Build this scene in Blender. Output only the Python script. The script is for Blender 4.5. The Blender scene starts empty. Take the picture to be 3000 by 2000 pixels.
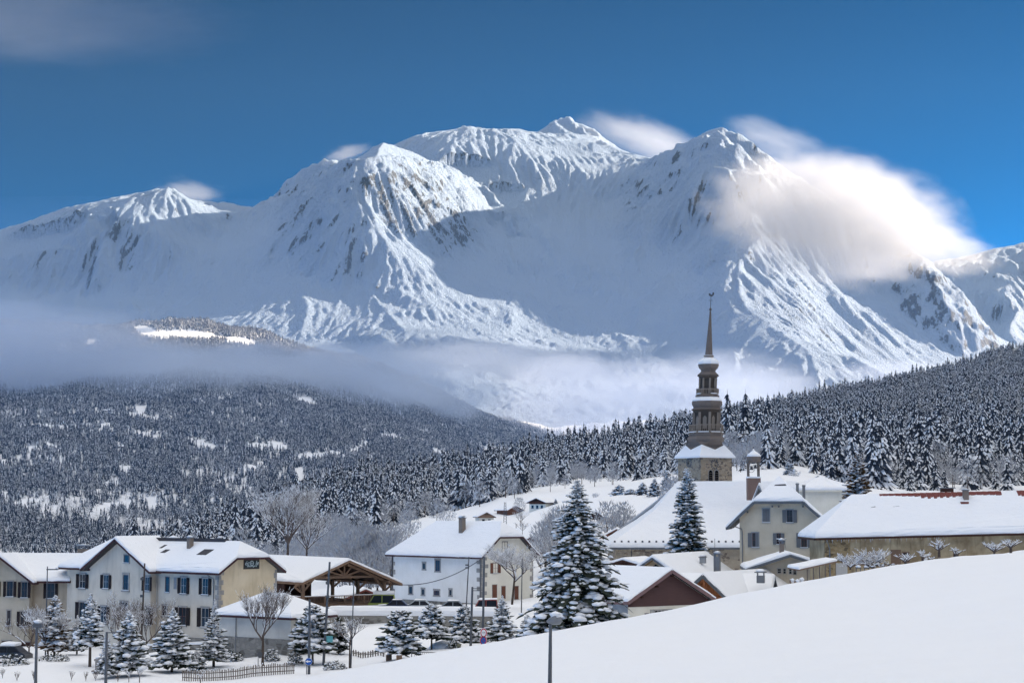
import bpy, bmesh, math, random
import numpy as np
from mathutils import Vector, Matrix
R = math.radians
# ---------------------------------------------------------------- camera
FPX = 5320.0
HZ = 1490.0                      # image row of the true horizon (3000 x 2000 frame)
PITCH = math.atan((HZ - 1000.0) / FPX)
scene = bpy.context.scene
cam_d = bpy.data.cameras.new('camera')
cam = bpy.data.objects.new('camera', cam_d)
scene.collection.objects.link(cam)
cam.location = (0, 0, 0)
cam.rotation_euler = (R(90) + PITCH, 0, 0)
cam_d.sensor_width = 36.0
cam_d.lens = FPX / 3000.0 * 36.0
cam_d.clip_start = 0.5
cam_d.clip_end = 80000
scene.camera = cam
# ---------------------------------------------------------------- light
SKY_C0, SKY_C1 = 0.46, 0.76 # high broken cloud thickens towards the zenith
SKY_TINT = (0.018, 0.140, 0.28, 1)
SKY_BLUE = (0.0008, 0.0290, 0.082, 1)
SKY_CLOUD = (7.9, 7.8, 7.8, 1)
SUN_EL, SUN_AZ = 20.5, 64.0      # azimuth clockwise from the viewing direction (+Y)
sd = bpy.data.lights.new('sun', 'SUN')
sd.energy = 5.0
sd.color = (1.0, 0.81, 0.59)
sd.angle = R(0.53)
sun = bpy.data.objects.new('sun', sd)
scene.collection.objects.link(sun)
_sv = Vector((math.sin(R(SUN_AZ)) * math.cos(R(SUN_EL)), math.cos(R(SUN_AZ)) * math.cos(R(SUN_EL)), math.sin(R(SUN_EL))))
sun.rotation_euler = _sv.to_track_quat('Z', 'Y').to_euler()
world = bpy.data.worlds.new('World')
scene.world = world
world.use_nodes = True
wt = world.node_tree
wt.nodes.clear()
wo = wt.nodes.new('ShaderNodeOutputWorld')
bg = wt.nodes.new('ShaderNodeBackground')
sky = wt.nodes.new('ShaderNodeTexSky')
sky.sky_type = 'NISHITA'
sky.sun_disc = False
sky.sun_elevation = R(SUN_EL)
sky.sun_rotation = R(SUN_AZ)
sky.altitude = 1500
sky.air_density = 1.0
sky.dust_density = 0.2
sky.ozone_density = 2.0
bg.inputs['Strength'].default_value = 0.06
_tc = wt.nodes.new('ShaderNodeTexCoord')
_sx = wt.nodes.new('ShaderNodeSeparateXYZ'); wt.links.new(_tc.outputs['Generated'], _sx.inputs[0])
_nz = wt.nodes.new('ShaderNodeTexNoise'); _nz.inputs['Scale'].default_value = 2.2; _nz.inputs['Detail'].default_value = 5
wt.links.new(_tc.outputs['Generated'], _nz.inputs['Vector'])
def _wm(op, a, b=0.0):
    q = wt.nodes.new('ShaderNodeMath'); q.operation = op
    for k, v in ((0, a), (1, b)):
        if hasattr(v, 'is_output'): wt.links.new(v, q.inputs[k])
        else: q.inputs[k].default_value = v
    return q.outputs[0]
_cv = _wm('ADD', _sx.outputs[2], _wm('MULTIPLY', _wm('SUBTRACT', _nz.outputs[0], 0.5), 0.5))
_mr = wt.nodes.new('ShaderNodeMapRange'); _mr.interpolation_type = 'SMOOTHSTEP'
wt.links.new(_cv, _mr.inputs[0]); _mr.inputs[1].default_value = SKY_C0; _mr.inputs[2].default_value = SKY_C1; _mr.inputs[4].default_value = 0.85
_ht = wt.nodes.new('ShaderNodeMix'); _ht.data_type = 'RGBA'
_bw = wt.nodes.new('ShaderNodeRGBToBW'); wt.links.new(sky.outputs[0], _bw.inputs[0])
_pw = wt.nodes.new('ShaderNodeMath'); _pw.operation = 'POWER'; wt.links.new(_bw.outputs[0], _pw.inputs[0]); _pw.inputs[1].default_value = 2.5
_cb = wt.nodes.new('ShaderNodeMix'); _cb.data_type = 'RGBA'; _cb.blend_type = 'MULTIPLY'; _cb.inputs[0].default_value = 1
wt.links.new(_pw.outputs[0], _cb.inputs[6]); _cb.inputs[7].default_value = SKY_BLUE
_sc = wt.nodes.new('ShaderNodeMix'); _sc.data_type = 'RGBA'; _sc.blend_type = 'MULTIPLY'; _sc.inputs[0].default_value = 1
wt.links.new(sky.outputs[0], _sc.inputs[6]); _sc.inputs[7].default_value = SKY_TINT
_ht.inputs[0].default_value = 0.8; _ht.blend_type = 'MIX'
wt.links.new(_sc.outputs[2], _ht.inputs[6]); wt.links.new(_cb.outputs[2], _ht.inputs[7]); _ht.inputs[7].default_value = SKY_TINT
_mx = wt.nodes.new('ShaderNodeMix'); _mx.data_type = 'RGBA'
wt.links.new(_mr.outputs[0], _mx.inputs[0]); wt.links.new(_ht.outputs[2], _mx.inputs[6]); _mx.inputs[7].default_value = SKY_CLOUD
wt.links.new(_mx.outputs[2], bg.inputs[0])
wt.links.new(bg.outputs[0], wo.inputs[0])
scene.view_settings.view_transform = 'Standard'
scene.view_settings.look = 'None'
scene.view_settings.gamma = 1.0
scene.view_settings.exposure = 1.80
try: scene.view_settings.use_curve_mapping = False
except Exception: pass
cy = scene.cycles
cy.use_denoising = True
cy.max_bounces = 6
cy.diffuse_bounces = 3
cy.glossy_bounces = 2
cy.transmission_bounces = 3
cy.transparent_max_bounces = 8
cy.volume_bounces = 4
cy.volume_step_rate = 2.0
cy.volume_max_steps = 96
cy.use_adaptive_sampling = True
cy.adaptive_threshold = 0.02
scene.render.use_persistent_data = False

# ---------------------------------------------------------------- helpers
_sp, _cp = math.sin(PITCH), math.cos(PITCH)
def W(px, py, D):
    """point seen at photo pixel (px, py), D metres in front (world y)"""
    X, Y = (px - 1500.0) / FPX, (1000.0 - py) / FPX
    dy = _cp - Y * _sp
    return Vector((X * D / dy, D, D * (_sp + Y * _cp) / dy))
def Z(py, D): return W(1500, py, D).z
def XX(px, py, D): return W(px, py, D).x

def _hash(ix, iy, seed):
    h = (ix.astype(np.int64) * 374761393 + iy.astype(np.int64) * 668265263 + seed * 974634777) & 0xffffffff
    h = ((h ^ (h >> 13)) * 1274126177) & 0xffffffff
    h = (h ^ (h >> 16)) & 0xffffffff
    return h.astype(np.float64) / 4294967295.0
def pnoise(x, y, seed=0):
    """gradient noise about -1..1"""
    x = np.asarray(x, float); y = np.asarray(y, float)
    ix, iy = np.floor(x), np.floor(y)
    fx, fy = x - ix, y - iy
    u, v = fx * fx * fx * (fx * (fx * 6 - 15) + 10), fy * fy * fy * (fy * (fy * 6 - 15) + 10)
    def g(dx, dy):
        a = _hash(ix + dx, iy + dy, seed) * 2 * math.pi
        return np.cos(a) * (fx - dx) + np.sin(a) * (fy - dy)
    a, b, c, d = g(0, 0), g(1, 0), g(0, 1), g(1, 1)
    return 1.5 * ((a * (1 - u) + b * u) * (1 - v) + (c * (1 - u) + d * u) * v)
def fbm(x, y, oct=5, seed=0, gain=0.5):
    s, a = 0, 1.0
    for o in range(oct):
        s = s + a * pnoise(x * 2 ** o, y * 2 ** o, seed + o * 17); a *= gain
    return s
def ridged(x, y, oct=5, seed=0, gain=0.5):
    s, a, w = 0, 1.0, 1.0
    for o in range(oct):
        n = 1 - np.abs(pnoise(x * 2 ** o, y * 2 ** o, seed + o * 31))
        n = n * n
        s = s + a * n * w
        w = np.clip(n * 1.6, 0, 1)
        a *= gain
    return s
def tps(pts, vals, smooth=0.0):
    """thin plate spline through control points; returns f(x, y)"""
    P = np.asarray(pts, float); n = len(P)
    sc = np.ptp(P, axis=0).max(); c = P.mean(0)
    Q = (P - c) / sc
    def U(r2): return np.where(r2 > 1e-14, 0.5 * r2 * np.log(np.maximum(r2, 1e-14)), 0)
    r2 = ((Q[:, None] - Q[None]) ** 2).sum(-1)
    A = np.zeros((n + 3, n + 3)); A[:n, :n] = U(r2) + smooth * np.eye(n)
    A[:n, n] = 1; A[:n, n + 1:] = Q; A[n, :n] = 1; A[n + 1:, :n] = Q.T
    w = np.linalg.solve(A, np.concatenate([np.asarray(vals, float), np.zeros(3)]))
    def f(x, y):
        x = (np.asarray(x, float) - c[0]) / sc; y = (np.asarray(y, float) - c[1]) / sc
        o = w[n] + w[n + 1] * x + w[n + 2] * y
        for i in range(n):
            o = o + w[i] * U((x - Q[i, 0]) ** 2 + (y - Q[i, 1]) ** 2)
        return o
    return f
def sm(a, b, x):
    t = np.clip((x - a) / (b - a), 0, 1)
    return t * t * (3 - 2 * t)

def link(o, parent=None):
    scene.collection.objects.link(o)
    if parent is not None: o.parent = parent
    return o
def tag(o, label=None, cat=None, group=None, kind=None):
    if label: o['label'] = label
    if cat: o['category'] = cat
    if group: o['group'] = group
    if kind: o['kind'] = kind
    return o
def mesh_obj(name, verts, faces, mat=None, parent=None, smooth=False, attrs=None):
    me = bpy.data.meshes.new(name)
    verts = np.asarray(verts, np.float32)
    if isinstance(faces, np.ndarray):
        n, k = faces.shape
        me.vertices.add(len(verts)); me.vertices.foreach_set('co', verts.ravel())
        me.loops.add(n * k); me.loops.foreach_set('vertex_index', faces.astype(np.int32).ravel())
        me.polygons.add(n); me.polygons.foreach_set('loop_start', (np.arange(n) * k).astype(np.int32))
        try: me.polygons.foreach_set('loop_total', np.full(n, k, np.int32))
        except Exception: pass
        me.update(calc_edges=True)
    else:
        me.from_pydata([tuple(v) for v in verts.tolist()], [], faces)
    if smooth: me.polygons.foreach_set('use_smooth', np.ones(len(me.polygons), bool))
    if mat is not None:
        for m in (mat if isinstance(mat, (list, tuple)) else [mat]): me.materials.append(m)
    for k, v in (attrs or {}).items():
        at = me.attributes.new(k, 'FLOAT', 'POINT'); at.data.foreach_set('value', np.asarray(v, np.float32).ravel())
    o = bpy.data.objects.new(name, me)
    return link(o, parent)
def grid_faces(nr, nc):
    i = np.arange(nr * nc).reshape(nr, nc)
    return np.stack([i[:-1, :-1], i[:-1, 1:], i[1:, 1:], i[1:, :-1]], -1).reshape(-1, 4)

class NT:
    """small node-tree builder"""
    def __init__(s, name, rough=0.8, spec=0.3):
        s.m = bpy.data.materials.new(name); s.m.use_nodes = True
        s.t = s.m.node_tree; s.t.nodes.clear()
        s.out = s.n('ShaderNodeOutputMaterial'); s.b = s.n('ShaderNodeBsdfPrincipled')
        s.b.inputs['Roughness'].default_value = rough
        s.b.inputs['Specular IOR Level'].default_value = spec
        s.l(s.b.outputs[0], s.out.inputs[0])
    def n(s, t, **k):
        q = s.t.nodes.new(t)
        for a, v in k.items(): setattr(q, a, v)
        return q
    def l(s, a, b): s.t.links.new(a, b)
    def set(s, sock, v):
        if hasattr(v, 'is_output'): s.l(v, sock)
        elif isinstance(v, (tuple, list)) and len(v) == 3 and sock.type == 'RGBA': sock.default_value = (*v, 1)
        else: sock.default_value = v
    def coord(s, kind='Object'):
        if not hasattr(s, '_tc'): s._tc = s.n('ShaderNodeTexCoord')
        return s._tc.outputs[kind]
    def geo(s, o):
        if not hasattr(s, '_g'): s._g = s.n('ShaderNodeNewGeometry')
        return s._g.outputs[o]
    def scale(s, v, sc):
        m = s.n('ShaderNodeMapping'); s.l(v, m.inputs[0])
        m.inputs['Scale'].default_value = sc if isinstance(sc, (tuple, list)) else (sc,) * 3
        return m.outputs[0]
    def noise(s, v, scale, detail=4, rough=0.55, dist=0.0, col=False):
        q = s.n('ShaderNodeTexNoise'); s.l(v, q.inputs['Vector'])
        q.inputs['Scale'].default_value = scale; q.inputs['Detail'].default_value = detail
        q.inputs['Roughness'].default_value = rough; q.inputs['Distortion'].default_value = dist
        return q.outputs[1 if col else 0]
    def math(s, op, a, b=0.0, c=0.0, clamp=False):
        q = s.n('ShaderNodeMath', operation=op, use_clamp=clamp)
        s.set(q.inputs[0], a); s.set(q.inputs[1], b)
        if op in ('MULTIPLY_ADD', 'COMPARE'): s.set(q.inputs[2], c)
        return q.outputs[0]
    def ramp(s, v, lo, hi, a=0.0, b=1.0):
        q = s.n('ShaderNodeMapRange', interpolation_type='SMOOTHSTEP'); s.l(v, q.inputs[0])
        for i, x in ((1, lo), (2, hi), (3, a), (4, b)): q.inputs[i].default_value = x
        return q.outputs[0]
    def mix(s, f, a, b, blend='MIX'):
        q = s.n('ShaderNodeMix', data_type='RGBA', blend_type=blend)
        s.set(q.inputs[0], f); s.set(q.inputs[6], a); s.set(q.inputs[7], b)
        return q.outputs[2]
    def attr(s, name):
        q = s.n('ShaderNodeAttribute', attribute_name=name); return q.outputs['Fac']
    def bump(s, h, strength=0.3, dist=1.0, normal=None):
        q = s.n('ShaderNodeBump'); q.inputs['Strength'].default_value = strength; q.inputs['Distance'].default_value = dist
        s.l(h, q.inputs['Height'])
        if normal is not None: s.l(normal, q.inputs['Normal'])
        s.l(q.outputs[0], s.b.inputs['Normal']); return q.outputs[0]
    def color(s, v): s.set(s.b.inputs['Base Color'], v); return s.m
# ================================================================= MASSIF
CP = [ # px, py, metres away
 (-500,860,12600),(-500,1000,10500),(0,750,13000),(179,722,13400),(274,625,14000),(383,580,14300),(466,556,14450),(510,550,14500),(561,587,14600),(638,608,14900),(714,612,15200),
 (0,860,12000),(0,1000,10600),(150,830,12400),(300,800,12600),(200,920,11500),(450,700,13500),(340,690,13700),(520,640,14000),(600,700,13800),
 (727,627,14950),(800,585,14800),(867,548,14700),(930,508,14400),(995,474,14050),
 (1059,465,13600),(1110,455,13700),(1180,458,13950),(1290,475,14420),(1360,505,14780),(1400,530,14950),
 (1148,434,15900),(1212,408,16000),(1327,383,16100),(1454,378,16100),(1531,391,16000),(1620,430,15900),(1300,440,15300),(1450,450,15400),(1560,470,15300),
 (1658,345,17200),(1600,385,17000),(1722,400,16800),(1786,429,16300),(1824,452,16000),(1868,474,15500),
 (1470,553,14900),(1600,555,15000),(1700,520,15200),(1800,510,15200),
 (1881,487,15300),(1926,453,14950),(1990,421,14700),(2066,395,14500),(2105,383,14400),(2156,421,14300),(2226,497,14150),(2283,512,14100),(2400,570,14000),(2550,650,13800),(2700,740,13500),
 (2195,650,13400),(2235,690,13150),(2170,745,12850),(2155,800,12550),(2165,860,12250),(2195,915,11900),(2240,940,11600),(2300,985,11100),(2370,1030,10600),(2400,1090,10200),
 (2320,760,13250),(2400,850,13050),(2500,920,13000),(2600,960,13100),(2480,1010,12300),(2600,1060,12350),(2500,1110,11400),(2700,1060,12550),(2800,1060,12700),
 (2600,790,13800),(2660,900,13600),(2750,970,13350),(2850,1022,13100),(2950,1080,12700),
 (2860,745,16000),(3000,714,16200),(3150,700,16300),(3500,760,16000),(2800,880,15000),(2950,900,14700),(2900,1000,14600),(3050,1000,14600),(3100,1060,13600),
 (2050,620,13900),(2050,800,12900),(2000,900,12300),(1950,1000,11700),(2080,1000,11400),(2150,1050,10900),(2150,1150,10000),(2250,1100,10300),
 (1500,650,14400),(1650,650,14500),(1850,620,14500),(1950,520,14700),(2000,700,13800),(1600,800,13300),(1750,780,13400),(1700,900,12600),(1500,880,12600),(1600,1000,11700),(1800,1000,11700),(1800,1100,10700),(1400,980,11500),(1500,1100,10500),(1650,1200,9500),(1400,1200,9300),(2000,1200,9500),(1300,1100,10200),
 (1480,610,14550),(1530,700,13900),(1550,770,13500),(1490,800,13300),(1380,640,14150),(1340,760,13500),
 (1050,690,12950),(1200,690,13450),(1300,700,13800),(1130,600,13400),(1260,600,14020),
 (1000,800,12900),(1050,725,13250),(1120,700,13250),(1200,720,13150),(1260,790,12800),(1380,860,12700),
 (1010,835,12600),(985,900,12150),(935,1010,11300),(1090,865,12350),(1180,960,11500),(1210,1010,11000),(1060,1000,11300),(1240,900,12100),(1300,950,11800),
 (900,600,14100),(820,700,13500),(700,800,12800),(600,900,12000),(500,1000,11000),(850,830,12500),(800,900,11900),(760,980,11200),(850,1040,10700),(400,900,11800),(1000,1150,10000),(600,1150,9800),(0,1150,9400),(-500,1150,9200),(300,1150,9500),
 (2105,440,15700),(1990,480,16000),(2226,580,15300),(2400,660,15100),(2550,750,14900),(2700,860,14600),(1059,530,15100),(1180,520,15150),(900,610,15700),(510,630,15700),(383,670,15500),(274,720,15200),(0,840,14500),(-300,900,14500),(714,650,16300),(1200,480,17300),(1450,460,17400),(3000,800,17500),
 (2700,1150,10000),(3000,1150,10500),(3500,1150,10500),(2500,1180,9800),
]
def _ld(a, b, d): return d + (max(0, 1000 - a) * 1.3 * min(1, max(0, (b - 690) / 100)) if b > 690 else 0)
_p = [W(a, b, _ld(a, b, d)) for a, b, d in CP]
_back = [(-4000, 16500, 900), (-2500, 17500, 1300), (-1500, 18000, 1900), (0, 19500, 2300), (1500, 19500, 2000), (2600, 17500, 1700), (4500, 18500, 1500), (6000, 17500, 1500)]
_mass0 = tps([(p.x, p.y) for p in _p] + [(a, b) for a, b, c in _back], [p.z for p in _p] + [c for a, b, c in _back], smooth=0.00002)
# sharp crests: polylines of (px, py, D), side slopes left / right of travel, half width
RG = [
 ([(0,750,13000),(179,722,13400),(274,622,14000),(383,578,14300),(466,553,14450),(510,546,14500),(561,587,14600),(638,606,14900)], .75),
 ([(510,546,14500),(455,600,14200),(425,650,13900),(400,720,13500),(380,790,12900)], .8),
 ([(561,587,14600),(550,650,14200),(520,720,13700)], .8),
 ([(727,627,14950),(800,585,14800),(867,548,14700),(930,508,14400),(995,472,14050),(1059,463,13600),(1110,453,13700),(1180,456,13950),(1290,473,14420),(1360,503,14780),(1400,528,14900),(1480,605,14600),(1530,695,14100),(1560,770,13500)], .85),
 ([(727,640,16600),(791,574,16700),(850,520,16700),(893,483,16700),(935,468,16700),(975,456,16700),(1050,480,16700)], .9),
 ([(1582,385,17000),(1620,351,17150),(1658,336,17250),(1696,364,17100),(1722,395,16900),(1786,425,16400),(1824,450,16000),(1868,470,15500),(1881,487,15300),(1926,451,14950),(1990,419,14700),(2066,393,14500),(2105,381,14400),(2156,419,14300),(2194,457,14200),(2226,495,14150),(2283,508,14100),(2400,570,14000),(2550,650,13800),(2700,740,13500)], .9),
 ([(2105,381,14400),(2085,430,14250),(2070,470,14100),(2130,480,13950),(2226,497,13900)], .8),
 ([(2283,508,14100),(2250,560,13800),(2195,645,13400),(2235,686,13150),(2170,742,12850),(2152,800,12550),(2162,860,12250),(2192,912,11900),(2240,937,11600),(2300,982,11100),(2370,1028,10600),(2400,1088,10200),(2400,1150,9700)], .85),
 ([(2235,937,11500),(2215,965,11300),(2170,1010,11000),(2140,1060,10600)], .7),
 ([(2550,650,13900),(2600,785,13800),(2660,895,13600),(2750,965,13350),(2850,1020,13100),(2950,1080,12700)], .7),
 ([(2330,740,13300),(2430,830,13150),(2490,900,12900),(2560,980,12600)], .5),
 ([(2400,760,13500),(2500,830,13400),(2570,920,13200),(2680,1000,12950)], .5),
 ([(2860,743,16000),(2920,722,16100),(3000,712,16200),(3150,700,16300),(3500,760,16000)], .9),
 ([(2920,722,16100),(2860,850,15200),(2830,950,14200)], .8),
 ([(3050,705,16200),(3000,850,15200),(2960,960,14000)], .8),
 ([(1881,487,15300),(1850,600,14700),(1830,680,14200),(1790,740,13700)], .75),
 ([(1990,419,14700),(1930,560,14300),(1880,680,13800),(1850,760,13400)], .7),
 ([(1059,463,13600),(1050,560,13300),(1045,640,13080),(1030,690,12920)], .8),
 ([(1110,455,13700),(1125,560,13480),(1140,640,13330)], .9),
 ([(1180,458,13950),(1200,560,13750),(1220,650,13580)], .9),
 ([(1240,462,14220),(1265,560,14000),(1285,650,13800)], .9),
 ([(1300,475,14480),(1340,580,14250),(1365,680,14000)], .9),
 ([(1150,690,13300),(1075,705,13300),(1050,740,13150),(1000,800,12900),(960,808,12850)], .8),
 ([(1150,690,13300),(1200,715,13150),(1250,770,12900),(1290,830,12600)], .8),
 ([(1000,800,12900),(1040,835,12600),(1010,840,12500),(985,900,12150),(955,960,11700),(930,1015,11300)], .95),
 ([(1040,835,12600),(1045,900,12200),(1040,960,11800)], .9),
 ([(1050,845,12500),(1090,858,12400),(1140,920,11900),(1185,962,11500),(1210,1010,11000)], .95),
 ([(1090,858,12400),(1080,920,12000),(1070,980,11500)], .9),
 ([(810,790,12800),(860,830,12500),(900,880,12100),(880,960,11500)], .7),
 ([(820,700,13500),(700,810,12800),(600,900,12000),(560,960,11400)], .5),
 ([(300,690,13700),(240,800,12700),(220,900,11700)], .6),
 ([(100,735,13200),(60,830,12300),(40,930,11300)], .6),
 ([(1700,560,15000),(1690,700,14100),(1660,800,13400)], .5),
 ([(1950,790,13000),(1880,870,12500),(1860,950,12000)], .6),
 ([(2050,830,12700),(1980,960,11900),(1900,1050,11200)], .6),
]
RIDGES = []
for pl, s in RG:
    q = [W(p[0], p[1], _ld(*p)) for p in pl]
    RIDGES.append((np.array([[v.x, v.y, v.z] for v in q]), s))
def seg_fall(x, y, q, s, width):
    best = np.full(x.shape, -1e9)
    for a, b in zip(q[:-1], q[1:]):
        d = b[:2] - a[:2]; L2 = d @ d
        t = np.clip(((x - a[0]) * d[0] + (y - a[1]) * d[1]) / L2, 0, 1)
        dist = np.hypot(x - a[0] - t * d[0], y - a[1] - t * d[1])
        h = a[2] + t * (b[2] - a[2]) - s * dist * (1 + dist / width)
        best = np.maximum(best, h)
    return best
def massif(x, y, detail=True):
    x = np.asarray(x, float); y = np.asarray(y, float)
    wx = 150 * fbm(x / 900, y / 900, 3, 5); wy = 150 * fbm(x / 900, y / 900, 3, 9)
    j = 0.16 if detail else 0
    xs, ys = x + wx * j, y + wy * j
    h = _mass0(x, y)
    rmax = np.full(x.shape, -1e9)
    for q, s in RIDGES:
        rmax = np.maximum(rmax, seg_fall(xs, ys, q, s, 1400))
    k = 30.0
    h2 = h + k * np.log1p(np.exp(np.clip((rmax - h - 30) / k, -30, 30)))
    h2 = np.where(rmax - h > 900, rmax, h2)
    if not detail: return h2
    amp = 0.6 + 0.4 * pnoise(x / 2300, y / 2300, 77)
    r = ridged((x + wx * 1.0) / 700, (y + wy) / 800, 4, 3, 0.5) - 1.05
    r2 = ridged((x + wx * .6) / 190, (y + wy * .6) / 220, 3, 41, 0.5) - 1.0
    crest = np.clip((h2 - rmax) / 60, 0.2, 1)
    return h2 + (46 * r * amp + 6 * r2) * crest + 3 * fbm(x / 60, y / 60, 2, 8)
def erode(H, drops=24000, steps=40, rounds=36, seed=5):
    """vectorised droplet erosion (cell units): cuts gullies and flutes down the faces"""
    rg = np.random.default_rng(seed); H = H.copy(); n, m = H.shape
    for rd in range(rounds):
        px = rg.uniform(1, m - 3, drops); py = rg.uniform(1, n - 3, drops)
        dx = np.zeros(drops); dy = np.zeros(drops); sed = np.zeros(drops); spd = np.ones(drops); wat = np.ones(drops)
        for st in range(steps):
            ix = px.astype(int); iy = py.astype(int); fx = px - ix; fy = py - iy
            a = H[iy, ix]; b = H[iy, ix + 1]; c = H[iy + 1, ix]; d = H[iy + 1, ix + 1]
            gx = (b - a) * (1 - fy) + (d - c) * fy; gy = (c - a) * (1 - fx) + (d - b) * fx
            h = (a * (1 - fx) + b * fx) * (1 - fy) + (c * (1 - fx) + d * fx) * fy
            dx = dx * .25 - gx * .75; dy = dy * .25 - gy * .75
            L = np.hypot(dx, dy) + 1e-9; dx /= L; dy /= L
            qx = np.clip(px + dx, 1, m - 3); qy = np.clip(py + dy, 1, n - 3)
            jx = qx.astype(int); jy = qy.astype(int); ex = qx - jx; ey = qy - jy
            hn = (H[jy, jx] * (1 - ex) + H[jy, jx + 1] * ex) * (1 - ey) + (H[jy + 1, jx] * (1 - ex) + H[jy + 1, jx + 1] * ex) * ey
            dh = hn - h
            cap = np.maximum(-dh, 0.01) * spd * wat * 0.9
            dep = np.where(dh > 0, np.minimum(dh, sed), np.where(sed > cap, (sed - cap) * .12, -np.minimum((cap - sed) * .12, np.maximum(-dh, 0) * .5)))
            sed -= dep
            f = np.zeros(n * m); k = iy * m + ix
            for kk, w in ((k, (1 - fx) * (1 - fy)), (k + 1, fx * (1 - fy)), (k + m, (1 - fx) * fy), (k + m + 1, fx * fy)):
                f += np.bincount(kk, dep * w, n * m)
            H += np.clip(f.reshape(n, m), -0.06, 0.05)
            spd = np.sqrt(np.clip(spd ** 2 * .9 - dh * .12, 0.05, 16)); wat *= .985
            px, py = qx, qy
    return H
def bil(A, gx, gy):
    ix = np.clip(gx.astype(int), 0, A.shape[1] - 2); iy = np.clip(gy.astype(int), 0, A.shape[0] - 2)
    fx = np.clip(gx - ix, 0, 1); fy = np.clip(gy - iy, 0, 1)
    return (A[iy, ix] * (1 - fx) + A[iy, ix + 1] * fx) * (1 - fy) + (A[iy + 1, ix] * (1 - fx) + A[iy + 1, ix + 1] * fx) * fy
def smooth2(a, n):
    for _ in range(n):
        p = np.pad(a, 1, mode='edge')
        a = (p[:-2, 1:-1] + p[2:, 1:-1] + p[1:-1, :-2] + p[1:-1, 2:] + 2 * a) / 6
    return a
CREST = ((0, 1.0), (3, 1.05), (4, 1.1), (5, 1.0), (7, 1.1), (8, 1.0), (12, 1.1), (22, 1.15), (24, 1.25), (26, 1.25), (27, 1.1))
def build_massif():
    nc, nr = 1000, 560
    t = np.linspace(-0.37, 0.37, nc)
    D = 8600 * (18600 / 8600) ** np.linspace(0, 1, nr)
    T, Y = np.meshgrid(t, D)
    X = T * Y
    CS = 15.0
    ex, ey = np.meshgrid(np.arange(-5600, 5600, CS), np.arange(8500, 18700, CS))
    E0 = massif(ex, ey)
    E = erode(E0 / CS) * CS
    # flutes and runnels: noise drawn out along the fall line
    Es = smooth2(E, 6); gY, gX = np.gradient(Es / CS); gl = np.hypot(gX, gY) + 1e-6; dX, dY = gX / gl, gY / gl
    rg = np.random.default_rng(8); N1 = smooth2(rg.normal(0, 1, E.shape), 1); N2 = smooth2(rg.normal(0, 1, E.shape), 4) * 3
    jj, ii = np.meshgrid(np.arange(E.shape[1], dtype=float), np.arange(E.shape[0], dtype=float))
    L1, L2 = N1.copy(), N2.copy()
    for sg in (1, -1):
        qx, qy = jj.copy(), ii.copy()
        for k in range(14):
            qx = np.clip(qx + sg * bil(dX, qx, qy), 0, E.shape[1] - 1.01); qy = np.clip(qy + sg * bil(dY, qx, qy), 0, E.shape[0] - 1.01)
            if k < 8: L1 += bil(N1, qx, qy)
            L2 += bil(N2, qx, qy)
    L1 /= L1.std(); L2 /= L2.std()
    stp = sm(.42, .95, gl)
    E = E + stp * (5.5 * L1 + 11 * L2)
    STRK = L1 * .55 + L2 * .45
    H = bil(E, (X + 5600) / CS, (Y - 8500) / CS)
    H = H + 2.5 * fbm(X / 30, Y / 30, 2, 8)
    capped = np.zeros(H.shape)
    for i in (0, 3, 5):                       # nothing swells above the crest lines
        q = RIDGES[i][0]
        for a, b in zip(q[:-1], q[1:]):
            d = b[:2] - a[:2]; L2 = d @ d
            t_ = np.clip(((X - a[0]) * d[0] + (Y - a[1]) * d[1]) / L2, 0, 1)
            dist = np.hypot(X - a[0] - t_ * d[0], Y - a[1] - t_ * d[1])
            cap = a[2] + t_ * (b[2] - a[2]) + np.maximum(0, dist - 120) * 0.7
            capped[(dist < 420) & (H > cap)] = 1
            H = np.where((dist < 420) & (H > cap), cap - 14 + 14 * np.exp(-(H - cap) / 30), H)
    jx, jy = 26 * fbm(X / 130, Y / 130, 3, 21), 26 * fbm(X / 130, Y / 130, 3, 22)
    jag = 26 * ridged(X / 150, Y / 150, 3, 23) - 34
    for i, s_ in CREST:
        q = RIDGES[i][0]
        H = np.maximum(H, seg_fall(X + jx, Y + jy, q, s_, 2500) + jag)
    gy, gx = np.gradient(H, axis=0) / np.gradient(Y, axis=0), np.gradient(H, axis=1) / np.gradient(X, axis=1)
    slope = np.hypot(gx, gy)
    n = fbm(X / 260, Y / 260, 5, 91, 0.6)
    stre = bil(STRK, (X + 5600) / CS, (Y - 8500) / CS) * .55
    reg = fbm(X / 1500, Y / 1500, 2, 55)
    rock = sm(1.25, 2.4, slope + 0.5 * n + 0.6 * stre + 0.5 * reg)
    top = sm(2900, 3500, H)
    rock = rock * (1 - 0.8 * top) * (1 - smooth2(capped, 4))
    m = NT('massif_snow_rock', 0.75, 0.25)
    v = m.coord('Object')
    rk = m.attr('rock')
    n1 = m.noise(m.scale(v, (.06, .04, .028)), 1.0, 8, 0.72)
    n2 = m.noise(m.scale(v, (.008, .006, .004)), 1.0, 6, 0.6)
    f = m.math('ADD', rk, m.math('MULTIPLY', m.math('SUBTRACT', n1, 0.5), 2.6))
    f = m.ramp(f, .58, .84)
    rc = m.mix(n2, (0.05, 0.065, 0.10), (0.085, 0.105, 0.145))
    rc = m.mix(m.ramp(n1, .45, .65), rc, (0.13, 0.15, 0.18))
    m.color(m.mix(f, (0.325, 0.43, 0.60), rc))  # snow darker and bluer than the village snow: blue shade put into the colour
    hb = m.math('ADD', m.math('MULTIPLY', n1, 1.0), m.math('MULTIPLY', f, 0.35))
    m.bump(hb, 1.0, 48)
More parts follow.
